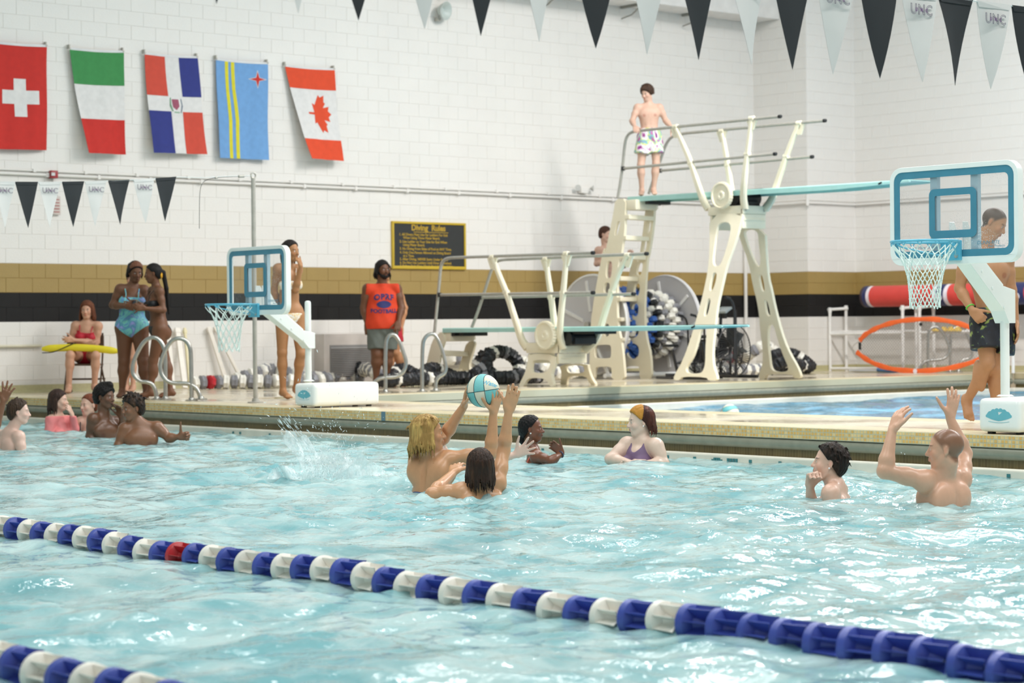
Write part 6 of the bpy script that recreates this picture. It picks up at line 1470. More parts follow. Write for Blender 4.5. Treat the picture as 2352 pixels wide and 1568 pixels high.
def hair_build(kind, col, tip, c, ha):
    H,S,hx,hp = c['H'],c['S'],c['hx'],c['hp']; v = .0048 if c['vox'] < .0075 else min(c['vox'],.0065)
    if kind in (None,'buzz'): return
    ext = ha.get('len', 0); lo = H-.20*S; hi = H+.20*S
    lo = lo-np.array((0,0,ext)); fl = Field(lo, hi, v); rs = np.random.RandomState(int(abs(H[0]*1000))%9999)
    M = hair_mat('hair_'+col+(tip or '')+kind, col, tip); m = c['t']
    def scalp(g_, low=.0):
        fl.ell(hp(-.014,0,.034), np.array((.098+g_,.077+g_,.089+g_*1.1))*S, hx, .01); 
        if kind not in ('buzz',): fl.ell(hp(-.030,0,-.012), np.array((.080+g_,.070+g_,.075+g_))*S, hx, .02)
    X,Y,Z = fl.grid(); 
    def lc(): 
        dx,dy,dz = X-H[0],Y-H[1],Z-H[2]; return [(dx*a[0]+dy*a[1]+dz*a[2])/S for a in hx]
    if kind in ('short','buzz','long','pony','mop','curly','dreads','bun','slick','braids'):
        g_ = {'short':.014,'buzz':.004,'long':.012,'pony':.008,'mop':.022,'curly':.022,'dreads':.018,'bun':.008,'slick':.010,'braids':.009}[kind]
        scalp(g_); a,b_,u = lc()
        thr = ha.get('line', {'short':.012,'buzz':.006,'mop':.026,'slick':.004,'bun':.0,'pony':.0,'braids':-.006,'long':.014,'curly':.008,'dreads':.012}[kind])
        fr_ = .75*a-.66*u-thr
        amp = {'short':.006,'buzz':.0,'long':.005,'pony':.003,'mop':.009,'curly':.008,'dreads':.006,'bun':.002,'slick':.002,'braids':.006}[kind]
        if amp:
            fq = 95/S; ca = np.arctan2(b_, a+.012)
            if kind in ('curly','braids','dreads'): nz = np.sin(a*150)*np.sin(b_*150+1)*np.sin(u*150+2)
            else: nz = .6*np.sin(ca*26+u*20)+.4*np.sin(ca*53-u*33+a*30)
            fl.F += (amp*nz*.8).astype(np.float32)
        low = ha.get('nape', -.075)
        fl.F = np.maximum(fl.F, fr_.astype(np.float32)*S); fl.F = np.maximum(fl.F, ((low-u)*S).astype(np.float32))
        # keep the ears clear
        if kind in ('short','buzz','slick','pony','bun','braids','curly','dreads') and not ha.get('overear'):
            for s_ in (-1,1):
                q = np.sqrt(((a-.002)/.028)**2+((b_-s_*.088)/.03)**2+((u+.012)/.036)**2)-1; fl.F = np.maximum(fl.F, (-q*.02).astype(np.float32))
    # strands
    st = ha.get('strands', 0); L = ha.get('len', 0)
    for i in range(st):
        ang = ha.get('arc',(70,290)); th = math.radians(ang[0]+(ang[1]-ang[0])*(i+rs.rand()*.6)/st); ra = ha.get('rad',.086); 
        zt = ha.get('top',.02)+rs.rand()*.03; a0 = -.015+.098*math.cos(th)*ra/.086; b0 = .080*math.sin(th)*ra/.086
        p0 = hp(a0*.93, b0*.93, zt+.03); p1 = hp(a0*1.06, b0*1.08, zt-.04); ln = L*(.75+.4*rs.rand()); dr = np.array((0,0,-1.)); out = nv(p1-hp(-.015,0,zt))*.012*ha.get('flare',1)
        wb_ = (rs.rand(3)-.5)*.02*ha.get('messy',1)
        p2 = p1+dr*ln*.5+out+wb_; p3 = p2+dr*ln*.5-out*.3+(rs.rand(3)-.5)*.025*ha.get('messy',1)
        r0 = ha.get('thick',.010)*(.8+.5*rs.rand()); fl.cone(p0,p1,r0,r0,.006); fl.cone(p1,p2,r0,r0*.8,.005); fl.cone(p2,p3,r0*.8,r0*.25,.003)
    # tufts on top
    for i in range(ha.get('tufts',0)):
        th = rs.rand()*2*PI; ph = rs.rand()*ha.get('tspan',1.1); a0 = math.sin(ph)*math.cos(th); b0 = math.sin(ph)*math.sin(th); u0 = math.cos(ph)
        if a0 > .25 and u0 < .62: continue
        p0 = hp(-.012+.098*a0,.080*b0,.034+.094*u0); tl = ha.get('tlen',.04)*(.6+.8*rs.rand()); dirn = nv(c['f']*(a0*.6+ha.get('tfwd',.3))+c['l']*b0+c['up']*(u0*ha.get('tup',.5)-ha.get('tdrop',.1))+(rs.rand(3)-.5)*.7)
        p1 = p0+dirn*tl*.6; p2 = p1+nv(dirn-np.array((0,0,ha.get('tgrav',.6))))*tl*.6; rr = ha.get('tthick',.008); fl.cone(p0,p1,rr,rr*.9,.005); fl.cone(p1,p2,rr*.9,rr*.4,.003)
    for q in ha.get('extra', []):   # (a0, a1, r0, r1) in head coordinates
        fl.cone(hp(*q[0]), hp(*q[1]), q[2]*S, q[3]*S, .012)
    VF = fl.mesh()
    if VF is not None: to_obj('hair', VF, M, m)
# ---- clothing, made as shells grown off the body field
def shell(name, off, planes, M, src='tor', grow=None, amp=0):
    def f_(c):
        fl = c[src].copy(); fl.F = c[src].F-off
        if grow: grow(c, fl)
        if amp:
            X,Y,Z = fl.grid(); fl.F = fl.F+(amp*np.sin(X*70+Z*25)*np.sin(Y*60-Z*31)).astype(np.float32)
        for p, n in planes(c): fl.half(p, n)
        VF = fl.mesh()
        if VF is not None: c['last'] = to_obj(name, VF, M, c['t'])
    return f_
def trunks(M, length=.55, loose=.012, waist=.14, name='swim_shorts', band=None):
    """loose leg tubes from the hips to part of the thigh"""
    def f_(c):
        fl = c['fld'].copy(); fl.F = np.full_like(fl.F, 9.0); S,b,P,him,tu = c['S'],c['b'],c['P'],c['him'],c['tu']
        fl.ell(him+tu*.06*S, (.152*S*b+loose,.112*S*b+loose,.13*S), c['AH'], .03); fl.ell(him-tu*.01*S-c['hf']*.02*S, (.156*S*b+loose,.118*S*b+loose,.11*S), c['AH'], .03)
        for s_ in 'LR':
            h_, kn = P['hip'+s_], P['kn'+s_]; e = h_*(1-length)+kn*length; fl.cone(h_-tu*.02, e, .098*S*b+loose, .086*S*b+loose*2.0, .02); 
        X,Y,Z = fl.grid(); fl.F = fl.F+(.004*np.sin(X*45+Z*20)*np.sin(Y*42-Z*17)).astype(np.float32)
        fl.half(him+tu*waist*S, tu)
        for s_ in 'LR':
            h_, kn = P['hip'+s_], P['kn'+s_]; e = h_*(1-length)+kn*length; n = nv(kn-h_); q = Field.__new__(Field)
            # cut each leg only near its own tube
            Xg,Yg,Zg = fl.grid(); dl = (Xg-e[0])*n[0]+(Yg-e[1])*n[1]+(Zg-e[2])*n[2]; o_ = P['kn'+('R' if s_=='L' else 'L')]*length+P['hip'+('R' if s_=='L' else 'L')]*(1-length)
            near = ((Xg-e[0])**2+(Yg-e[1])**2+(Zg-e[2])**2) < ((Xg-o_[0])**2+(Yg-o_[1])**2+(Zg-o_[2])**2)
            fl.F = np.where(near, np.maximum(fl.F, dl), fl.F).astype(np.float32)
        VF = fl.mesh(); to_obj(name, VF, M, c['t'])
    return f_
def strapgrow(pairs):
    def g_(c, fl):
        for a, b_, r in pairs(c): fl.cone(a, b_, r, r, .004)
    return g_
def thin_straps(c, a_l, b_l, r, M, name='strap'):
    """a chain of points laid on the body"""
    pass
def band_on_wrist(M, side, k=.10, r=.030):
    def f_(c):
        w, e = c['P']['wr'+side], c['P']['el'+side]; p = w+(e-w)*k; d = Vector(nv(w-e)); mb = MB(); n = d.orthogonal().normalized(); b_ = d.cross(n)
        ring = [Vector(p)+(n*math.cos(a)+b_*math.sin(a))*r*c['S'] for a in np.linspace(0,2*PI,25)[:-1]]; mb.tube(ring, .005, 8, closed=True); mb.build('wristband', M, c['t'])
    return f_
def stud(side):
    def f_(c):
        s_ = 1 if side=='L' else -1; mb = MB(); mb.lathe([(.001,-.005),(.006,0),(.001,.005)], Vector(c['hp'](.0,s_*.086,-.034)), tuple(c['l']), 8); mb.build('ear_stud', mat('stud_silver','f2f4f6',.15,.3), c['t'])
    return f_
# ------------------------------------------------------------------ clothing pieces
def straps(M, r=.007, lo=.74, w=.075):
    def f_(c):
        at, S, b = c['at'], c['S'], c['b']
        for s_ in (-1,1):
            mb = MB(); mb.tube(smooth_path([Vector(at(lo, s_*w*S, .118*S*b)), Vector(at(.90, s_*w*S, .098*S*b)), Vector(at(1.0, s_*.085*S, .055*S)), Vector(at(1.0, s_*.085*S, .0)+c['tu']*.050*S), Vector(at(.98, s_*.080*S, -.055*S)), Vector(at(.72, s_*.05*S, -.105*S*b))],2), r*S, 6); mb.build('strap', M, c['t'])
    return f_
def legs_cut(c, up=.66):
    n1 = nv(-c['tu']*.75+c['hlat']*up); n2 = nv(-c['tu']*.75-c['hlat']*up); p = c['him']-c['tu']*.125*c['S']*c['b']**.3
    return [(p+c['hlat']*.018, n1), (p-c['hlat']*.018, n2)]
def racer(M, top=1.04, off=.006):
    def f_(c):
        fl = c['tor'].copy(); fl.F = fl.F-off; X,Y,Z = fl.grid(); o = c['at'](0); S = c['S']; lt = (X-o[0])*c['lat'][0]+(Y-o[1])*c['lat'][1]+(Z-o[2])*c['lat'][2]; v = ((X-o[0])*c['tu'][0]+(Y-o[1])*c['tu'][1]+(Z-o[2])*c['tu'][2])/c['T']
        fl.F = np.maximum(fl.F, (np.abs(lt)-(.135-.075*np.clip((v-.72)/.3,0,1))*S*c['b']**.5-np.where(v<.70,.3,0)).astype(np.float32))
        fl.F = np.maximum(fl.F, ((1-np.sqrt((lt/(.062*S))**2+((v-1.12)/.22)**2))*.06).astype(np.float32))
        for p, n in [(c['at'](top), c['tu'])]+legs_cut(c): fl.half(p, n)
        to_obj('swimsuit', fl.mesh(), M, c['t'])
    return [f_]
def one_piece(M, top=.84, off=.006, up=.66):
    return [shell('swimsuit', off, lambda c: [(c['at'](top), nv(c['tu']+c['tf']*.25))]+legs_cut(c, up), M), straps(M)]
def bikini(M, M2=None):
    return [shell('bikini_top', .007, lambda c: [(c['at'](.745), c['tu']), (c['at'](.565), -c['tu'])], M), straps(M, .004, .74, .06),
            shell('bikini_bottom', .006, lambda c: [(c['him']+c['tu']*.045*c['S'], c['tu'])]+legs_cut(c, .95), M)]
def project_text(c, target, txt, size, k, M, w=.0, dz=0, arc=0, name='shirt_lettering', **kw):
    v, f = text_poly(txt, size, extrude=0, **kw); lat = Vector(c['lat']); tu = Vector(c['tu']); tf = Vector(c['tf']); o = Vector(c['at'](k))
    bv = BVHTree.FromPolygons([Vector(x.co)+wloc(c['t']) for x in target.data.vertices], [tuple(p.vertices) for p in target.data.polygons])
    out = []
    for x,y,z in v:
        y2 = y-arc*x*x; st = o+lat*x+tu*y2+tf*.6; h = bv.ray_cast(st, -tf); out.append((h[0] if h[0] else st-tf*.45)+tf*.004)
    mb = MB(); mb.add(out, f); mb.build(name, M, c['t'], smooth=False)
TIE = ramp_mat('tie_dye_suit', [(.32,'7f86c8'),(.42,'5a9cc0'),(.5,'7ccabf'),(.58,'4f8fb4'),(.68,'9aa0dc')], scale=7, detail=3, distort=1.2, rough=.6)
RAIN = ramp_mat('rainbow_trunks', [(.36,'2a1f7a'),(.42,'a3218c'),(.46,'ece6ea'),(.51,'f0eef0'),(.54,'dfe060'),(.58,'63bccb'),(.64,'d84a9c')], scale=5.5, detail=5, distort=.8, rough=.6)
FLOR = ramp_mat('floral_bikini', [(.46,'f2eee8'),(.52,'e3b14c'),(.58,'f2eee8'),(.66,'e9c67a')], scale=16, detail=2, distort=1.5, rough=.6)
DARKP = ramp_mat('leaf_print_trunks', [(.50,'14161e'),(.62,'1b2230'),(.66,'5f7438'),(.72,'93a256')], scale=17, detail=2, distort=.8, rough=.6)
NAVYP = ramp_mat('navy_print_trunks', [(.50,'1b2038'),(.62,'1b2038'),(.66,'8c93b0')], scale=20, rough=.7)
BLK = mat('swim_black','15161a',.5); RED = mat('guard_red','b3142a',.6,noise_s=20,noise_amt=.05); PURP = mat('plum_suit','6f5878',.6,noise_s=20,noise_amt=.06)
ORSH = mat('shirt_orange','cf3c18',.8,noise_s=7,noise_amt=.06,bump=.3,bump_s=14); GREYS = mat('shorts_grey','5f655f',.85,noise_s=9,noise_amt=.08,bump=.3,bump_s=14); PINK = mat('rash_pink','f08a8a',.6,noise_s=9,noise_amt=.06)
REDS = mat('shorts_red','bd2436',.7); NAVY = mat('navy_ink','2c2f63',.8); CORAL = mat('coral_suit','e2705e',.6)
BLUET_ = mat('trunks_blue','2f4a7a',.6)
PALE='d9b19c'; PALE2='dcb9a9'; TAN='c9966e'; TAN2='b07c54'; BRN='7d5238'; BRN2='80563b'; DRK='6b4630'; DRK2='6f4932'
G_SW = 'swimmers in the main pool'; G_DK = 'people standing on the deck'
swt = [trunks(BLUET_, .5, .012)]
# --- left swimmers
person('dark skinned raised hand and forearm of a swimmer cut off by the left edge', 19.0, (-78,948), (1,0,.1), dict(shL=(-62,1012,.2),shR=(-48,1006,-.1),elL=(-50,1060,.1),wrL=(-30,1080,0),elR=(-16,995,-.1),wrR=(8,922,-.1)), BRN, 'short','1b1512', hands={'R':dict(tip=(22,878,-.1),n=(0,0,1),curl=.12,spread=.45)}, group=G_SW, clothes=swt)
person('pale boy seen from behind with damp dark brown hair, at the left edge', 19.6, (44,946), (1,0,.12), dict(shL=(0,1000,.12),shR=(44,1002,-.10),elL=(-14,1045,.15),wrL=(0,1085,.1),elR=(52,1050,-.15),wrR=(60,1085,-.1)), PALE2, 'short','3a2c22', sc=.92, tip='4c3a2c', group=G_SW, clothes=swt, hairargs=dict(nape=-.095,tufts=20,tlen=.02,tspan=1.5,line=.0))
person('girl in a pink rash shirt with long wet dark hair, hand at her mouth', 23.2, (135,919), (1,0,-.08), dict(shL=(154,964,.10),shR=(118,963,-.06),elL=(171,984,.05),wrL=(167,956,-.04),elR=(112,1000,-.1),wrR=(130,1010,-.1)), PALE, 'long','33221c', female=True, sc=.93, tip='4a3328', hands={'L':dict(tip=(157,933,-.1),n=(-.8,.2,0),curl=.25)}, group=G_SW,
   clothes=[shell('rash_shirt', .009, lambda c: [(c['nb']+c['tu']*.0, c['tu'])], PINK, grow=lambda c, fl: (fl.cone(c['P']['shL'],c['P']['elL'],.062,.052,.02), fl.cone(c['P']['elL'],c['P']['wrL'],.050,.038,.02), fl.cone(c['P']['shR'],c['P']['elR'],.062,.052,.02)), amp=.002)],
   hairargs=dict(strands=26,len=.16,arc=(75,285),thick=.011,messy=.5,flare=.5))
person('girl with auburn hair pulled back, face turned towards us, between two swimmers', 23.4, (204,930), (-.62,0,-.75), dict(shL=(224,968,.0),shR=(184,968,.0),elL=(230,1000,0),wrL=(215,1010,-.1),elR=(180,1000,0),wrR=(195,1010,-.1)), PALE, 'bun','6f3a24', female=True, sc=.97, group=G_SW, tip='87492e', hairargs=dict(extra=[((-.06,0,.08),(-.09,0,.10),.035,.03)]), clothes=[shell('swimsuit',.006,lambda c:[(c['at'](.8),c['tu'])],BLK), straps(BLK)])
person('boy with a curly black flat top in profile, facing right in the water', 21.7, (241,911), (.9,-.02,-.42), dict(shL=(266,968,.12),shR=(213,961,-.08),elL=(284,990,.1),wrL=(279,960,.0),elR=(206,1002,-.05),wrR=(222,1030,-.1)), DRK, 'curly','16110f', sc=1.0, hands={'L':dict(tip=(271,926,-.02),n=(-.6,0,-.8),curl=.5,spread=.2)}, group=G_SW, clothes=swt, hairargs=dict(extra=[((-.02,0,.10),(.05,0,.115),.055,.045)], line=.02))
person('boy with short dark twists tipped light brown, chest towards us, thumb raised', 20.3, (304,937), (-.78,-.08,-.62), dict(shL=(362,981,.02),shR=(286,984,-.02),elL=(388,1006,.0),wrL=(409,1003,-.04),elR=(272,1022,-.05),wrR=(286,1060,-.1)), BRN2, 'dreads','1a1310', sc=1.0, tip='4a3420', hands={'L':dict(tip=(428,1001,-.04),n=(-.2,-.1,-1),curl=1.5,thumb=1.5,tbend=.1)}, group=G_SW, clothes=swt,
   hairargs=dict(tufts=54,tlen=.05,tspan=1.55,tthick=.009,tgrav=.9,tup=.5,tfwd=.2,line=.012))
# --- centre swimmers
person('blond boy with wet hair, back to us, holding up the ball with both hands', 14.2, (984,996), (1,.12,.05), dict(shL=(958,1058,.10),shR=(1033,1054,-.02),elL=(1018,1006,.10),wrL=(1066,932,.0),elR=(1128,1040,-.08),wrR=(1133,950,-.10),pel=(985,1180,0)), TAN, 'long','9a7a45', sc=1.0, headup=(-.12,1,0), tip='d2b06a', vox=.007,
   hands={'L':dict(tip=(1072,884,-.06),n=(1,0,-.1),curl=.18,spread=.3,thumb=1.0),'R':dict(tip=(1147,893,-.14),n=(-.75,.1,.7),curl=.22,spread=.4,thumb=1.05)}, group=G_SW, clothes=swt,
   hairargs=dict(strands=110,len=.13,arc=(62,298),thick=.0062,messy=1.0,tufts=60,tlen=.045,tspan=1.5,tthick=.005,tgrav=1.3,tup=.05,tfwd=-.2,tdrop=.35))
person('boy with straight dark brown hair, back to us, one arm up beside the ball', 13.5, (1103,1074), (-.05,.25,1), dict(shL=(1058,1128,-.02),shR=(1142,1108,.08),elL=(992,1134,.02),wrL=(1040,1087,.30),elR=(1157,1036,.18),wrR=(1168,946,.15)), TAN, 'long','2c1d15', sc=.98, tip='4a3020', vox=.007,
   hands={'L':dict(tip=(1056,1044,.50),n=(.3,-.3,1),curl=.35,spread=.2,thumb=.7),'R':dict(tip=(1182,890,.12),n=(-.2,0,1),curl=.05,spread=.1,thumb=.55,tbend=-.3)}, group=G_SW, clothes=swt,
   hairargs=dict(strands=120,len=.12,arc=(5,355),thick=.0065,messy=.9,flare=.2,line=.1))
person('pale swimmer mostly hidden behind the blond boy, bare arm stretched out to the right', 15.5, (996,1023), (1,-.05,-.1), dict(shL=(1012,1066,.15),shR=(1002,1072,-.15),elL=(1098,1068,.1),wrL=(1184,1044,.05),elR=(1010,1120,-.1),wrR=(1040,1130,-.2)), PALE2, 'short','5a4232', sc=.95,
   hands={'L':dict(tip=(1232,1018,.0),n=(.1,.1,-1),curl=.15,spread=.55,thumb=1.0)}, group=G_SW, clothes=swt+[band_on_wrist(mat('bracelet_brown','5b4030',.6),'L',.32,.030)])
person('dark haired girl with braids and ear stud facing right, hand raised at the water', 17.0, (1221,985), (1,.08,-.15), dict(shL=(1226,1042,.16),shR=(1232,1047,-.15),elL=(1262,1064,.2),wrL=(1296,1066,.1),elR=(1266,1058,-.28),wrR=(1291,1041,-.2)), '744630', 'braids','120f10', female=True, sc=.88, headup=(-.12,1,0), vox=.007,
   hands={'R':dict(tip=(1270,1022,-.2),n=(-.5,.3,-.7),curl=.5,spread=.12)}, group=G_SW, clothes=[shell('swimsuit',.006,lambda c:[(c['at'](.8),c['tu'])],CORAL), straps(CORAL), stud('R'), band_on_wrist(mat('hair_tie_blue','3c4560',.6),'R',.12,.030)],
   hairargs=dict(extra=[((-.09,0,.0),(-.10,.0,-.10),.030,.022),((-.10,0,-.10),(-.07,0,-.17),.022,.012)], nape=-.10))
person('girl in plum swimsuit with ginger and dark red wet hair, arms folded', 16.7, (1471,968), (-1,-.03,-.22), dict(shL=(1506,1024,-.10),shR=(1440,1021,.08),elL=(1524,1064,-.14),wrL=(1464,1068,-.28),elR=(1402,1054,.0),wrR=(1452,1064,-.20)), 'dcc0ae', 'long','3a1d16', female=True, sc=.96, build=1.28, tip='6a3424', vox=.007, group=G_SW, hands={'R':dict(curl=.9,spread=.02,thumb=.25),'L':dict(curl=.9,spread=.02,thumb=.25)}, clothes=racer(PURP)+[stud('L')],
   hairargs=dict(strands=60,len=.09,arc=(105,255),thick=.0075,messy=1.0,flare=.6,line=-.004))
# --- right swimmers
person('boy with wet dark hair and ear stud, head above water, fist at his chin', 13.4, (1904,1062), (-1,.14,.08), dict(shL=(1908,1132,-.16),shR=(1926,1124,.16),elL=(1915,1200,-.2),wrL=(1885,1240,-.2),elR=(1866,1170,.05),wrR=(1860,1117,-.02)), PALE, 'short','1f1814', sc=.95, headup=(.18,1,0), tip='3a2a20', vox=.007,
   hands={'R':dict(tip=(1866,1092,-.05),n=(.3,0,-1),curl=1.3)}, group=G_SW, clothes=swt+[stud('L')], hairargs=dict(tufts=90,tlen=.035,tspan=1.75,tgrav=1.2,tup=.1,tfwd=-.35,tdrop=.2,tthick=.0065,nape=-.10,line=.0))
person('boy with a ginger buzz cut, bare back to us, both arms raised', 12.6, (2171,1031), (-1,.02,.22), dict(shL=(2122,1102,-.04),shR=(2208,1098,.16),elL=(2032,1082,-.05),wrL=(2049,990,.0),elR=(2216,1042,.30),wrR=(2182,960,.30)), 'd8a88c', 'buzz','7a5138', sc=1.0, build=1.08, tip='8a5e42', vox=.007,
   hands={'L':dict(tip=(2068,940,.03),n=(.8,0,.5),curl=.3,spread=.15,thumb=.6),'R':dict(tip=(2192,908,.3),n=(-.5,0,.85),curl=.12,spread=.25,thumb=1.0)}, group=G_SW, clothes=swt, hairargs=dict(nape=-.075))
# --- people on the deck
DK = dict(wet=False, vox=.009, group=G_DK)
person('lifeguard in a red swimsuit with long auburn hair, seated on a folding chair', 27.5, (200,712), (-.05,0,-1), dict(shL=(226,748,.0),shR=(173,747,.0),elL=(223,785,.0),elR=(163,779,.0),wrL=(170,781,-.18),wrR=(202,789,-.14),hipL=(211,816,.12),hipR=(182,816,.12),knL=(220,816,-.36),knR=(161,815,-.36),anL=(217,887,-.26),anR=(158,889,-.34),toL=(222,898,-.46),toR=(155,900,-.52)), 'c99a80', 'long','5e3320', female=True, sc=.97, tip='7d4a2c', clothes=one_piece(RED, .88), hairargs=dict(strands=34,len=.17,arc=(60,300),thick=.012,messy=.7,line=.02), **DK)
person('woman in a blue tie dye swimsuit with a lighter fringe, both hands held together', 25.3, (311,624), (.45,-.25,-.85), dict(shL=(331,666,.05),shR=(276,664,.0),elL=(341,702,.02),elR=(259,700,-.02),wrL=(306,700,-.22),wrR=(290,704,-.22),hipL=(318,754,0),hipR=(288,754,0),knL=(329,830,-.04),knR=(285,830,0),anL=(336,902,-.08),anR=(280,899,0),toL=(333,912,-.25),toR=(272,911,-.16)), DRK, 'long','17110f', female=True, sc=.97, build=1.25, tip='2a1a14', clothes=one_piece(TIE, .85)+[], hairargs=dict(strands=26,len=.10,arc=(90,270),thick=.012,messy=.5), **DK)
person('woman in a black bikini with a long ponytail and yellow hair tie, side on', 25.0, (351,628), (-.95,-.08,-.2), dict(shL=(366,668,-.10),shR=(350,668,.14),elL=(375,712,-.14),elR=(346,706,.1),wrL=(334,708,-.24),wrR=(324,704,-.12),hipL=(368,756,-.08),hipR=(362,756,.10),knL=(352,828,-.08),knR=(380,826,.10),anL=(345,900,-.1),anR=(392,899,.05)), DRK2, 'pony','120e0d', female=True, sc=.93, build=1.05, clothes=bikini(BLK),
   hairargs=dict(extra=[((-.08,0,.04),(-.13,0,.0),.028,.030),((-.13,0,.0),(-.15,0,-.2),.030,.028),((-.15,0,-.2),(-.15,0,-.52),.028,.012)],len=.45), **DK)
person('lighter skinned girl standing hidden behind the two women, only a leg showing', 27.6, (303,640), (0,0,-1), dict(shL=(318,676,.0),shR=(288,676,.0),elL=(320,712,0),elR=(287,712,0),wrL=(316,745,0),wrR=(290,745,0),hipL=(306,752,0),hipR=(293,752,0),knL=(305,822,0),knR=(292,822,0),anL=(306,888,0),anR=(291,888,0)), 'c99a80', 'short','33221c', female=True, sc=.84, clothes=one_piece(BLK), **DK)
person('woman in a white and gold floral bikini holding her nose, beside the far hoop', 24.0, (668,577), (.80,.0,-.58), dict(shL=(684,618,.06),shR=(638,616,-.04),elL=(679,666,-.10),elR=(630,664,.06),wrL=(691,612,-.16),wrR=(636,706,.05),hipL=(681,728,.04),hipR=(651,728,0),knL=(691,812,0),knR=(648,810,-.02),anL=(680,891,.08),anR=(650,898,0),toL=(686,902,-.08),toR=(666,913,-.17)), 'a9784f', 'long','1b1513', female=True, sc=.98, tip='2a1f1a', clothes=bikini(FLOR), hands={'L':dict(tip=(684,590,-.18),n=(-.7,0,.3),curl=1.2)}, hairargs=dict(strands=30,len=.14,arc=(85,275),thick=.010,messy=.4,line=-.002,flare=.3), **DK)
def shirt(c):
    S,b = c['S'],c['b']; fl = c['tor'].copy(); fl.F = fl.F-.014
    fl.ell(c['at'](.42),(.175*S*b,.130*S*b,.24*S),c['A'],.05); fl.ell(c['at'](.16),(.178*S*b,.135*S*b,.16*S),c['AH'],.05)
    for k_ in ('shL','shR'): fl.cone(c['nb']*.5+c['P'][k_]*.5+c['tu']*.012, c['P'][k_]+c['tu']*.0, .055*S*b**.4, .078*S, .03)
    X,Y,Z = fl.grid(); fl.F = fl.F+(.005*np.sin(X*26+Z*12)*np.sin(Y*30-Z*9)).astype(np.float32)
    fl.half(c['nb']+c['tu']*.022, c['tu']); fl.half(c['him']+c['tu']*.015, -c['tu'])
    for k_,s_ in (('shL',1),('shR',-1)): fl.half(c['P'][k_]+c['lat']*s_*.028, nv(c['lat']*s_+c['tu']*.1))
    o = to_obj('tank_shirt', fl.mesh(), ORSH, c['t'])
    project_text(c, o, 'OPRF', .105, .79, NAVY, arc=.8, offset=.005, space=1.1); project_text(c, o, 'FOOTBALL', .072, .44, NAVY, arc=-.4, offset=.003)
    mb = MB(); 
    v = []; n = 28
    for ring in (1.0, 0.0): 
        for k in range(n): a = 2*PI*k/n; v.append((math.cos(a)*.085*ring, math.sin(a)*.052*ring))
    bv = BVHTree.FromPolygons([Vector(x.co)+wloc(c['t']) for x in o.data.vertices], [tuple(p.vertices) for p in o.data.polygons])
    out = []; oo = Vector(c['at'](.61)); 
    for rr in (1.0,.66,.33,.02):
        for k in range(n):
            a = 2*PI*k/n; x = math.copysign(abs(math.cos(a))**.9,math.cos(a))*.10*rr; y = math.sin(a)*.052*rr*(1-.15*abs(x)/.1); st = oo+Vector(c['lat'])*x+Vector(c['tu'])*y+Vector(c['tf'])*.6; h = bv.ray_cast(st,-Vector(c['tf'])); out.append((h[0] or st)+Vector(c['tf'])*.004)
    mb.add(out, [(i*n+k, i*n+(k+1)%n, (i+1)*n+(k+1)%n, (i+1)*n+k) for i in range(3) for k in range(n)]); mb.build('shirt_ball_print', NAVY, c['t'], smooth=False)
def beard(c):
    fl = Field(c['H']-.16, c['H']+.16, .007); hp = c['hp']; S = c['S']; hx = c['hx']
    fl.ell(hp(.045,0,-.092),np.array((.042,.046,.040))*S,hx,.02)
    for s_ in (-1,1): fl.cone(hp(.0,s_*.062,-.035), hp(.045,s_*.040,-.085), .018*S, .024*S, .02)
    for s_ in (-1,1): fl.cone(hp(.096,0,-.050), hp(.084,s_*.030,-.066), .0055*S, .006*S, .004)
    to_obj('beard', fl.mesh(), hair_mat('hair_beard','14100e'), c['t'])
person('bearded man with long dark locks in an orange sleeveless shirt and grey shorts', 28.9, (879,619), (.55,.02,-.82), dict(shL=(911,663,.06),shR=(844,663,-.02),elL=(922,706,.02),elR=(836,706,.0),wrL=(916,737,-.12),wrR=(842,743,-.02),hipL=(893,758,.02),hipR=(865,758,0),knL=(891,813,.02),knR=(865,813,-.04),anL=(886,872,.05),anR=(864,872,.0),toL=(892,884,-.08),toR=(872,886,-.16)), DRK, 'long','14100e', sc=1.02, build=1.28, clothes=[trunks(GREYS,.80,.006,.10,'gym_shorts'), shirt, beard], hairargs=dict(strands=40,len=.11,arc=(68,292),thick=.014,messy=.8,flare=1.4), **DK)
person('tan man in red shorts walking behind the bearded man', 29.9, (884,624), (.6,0,-.8), dict(shL=(914,664,.05),shR=(862,664,.0),elL=(930,707,.06),elR=(855,702,0),wrL=(922,752,.0),wrR=(866,735,0),hipL=(906,756,.0),hipR=(882,756,0),knL=(909,810,.0),knR=(896,810,0),anL=(936,862,.1),anR=(898,868,0),toL=(923,880,-.02),toR=(908,880,-.12)), 'c58e66', 'short','2c1d15', sc=.98, clothes=[trunks(REDS,.55,.016)], **DK)
person('boy in tie dye trunks standing on the high board, hand on the rail', 31.6, (1486,214), (-.55,-.25,-.75), dict(shL=(1515,247,.02),shR=(1464,247,.0),elL=(1529,277,.02),elR=(1452,278,-.06),wrL=(1543,293,-.10),wrR=(1458,291,-.26),hipL=(1503,313,0),hipR=(1481,313,0),knL=(1507,376,-.03),knR=(1472,379,-.03),anL=(1501,436,.02),anR=(1474,438,.0),toL=(1505,445,-.16),toR=(1472,447,-.18)), PALE, 'mop','3e2b20', sc=.97, tip='5a4030', clothes=[trunks(RAIN,.62,.022,.12)], hairargs=dict(tufts=40,tlen=.03,tspan=1.5,nape=-.03), **DK)
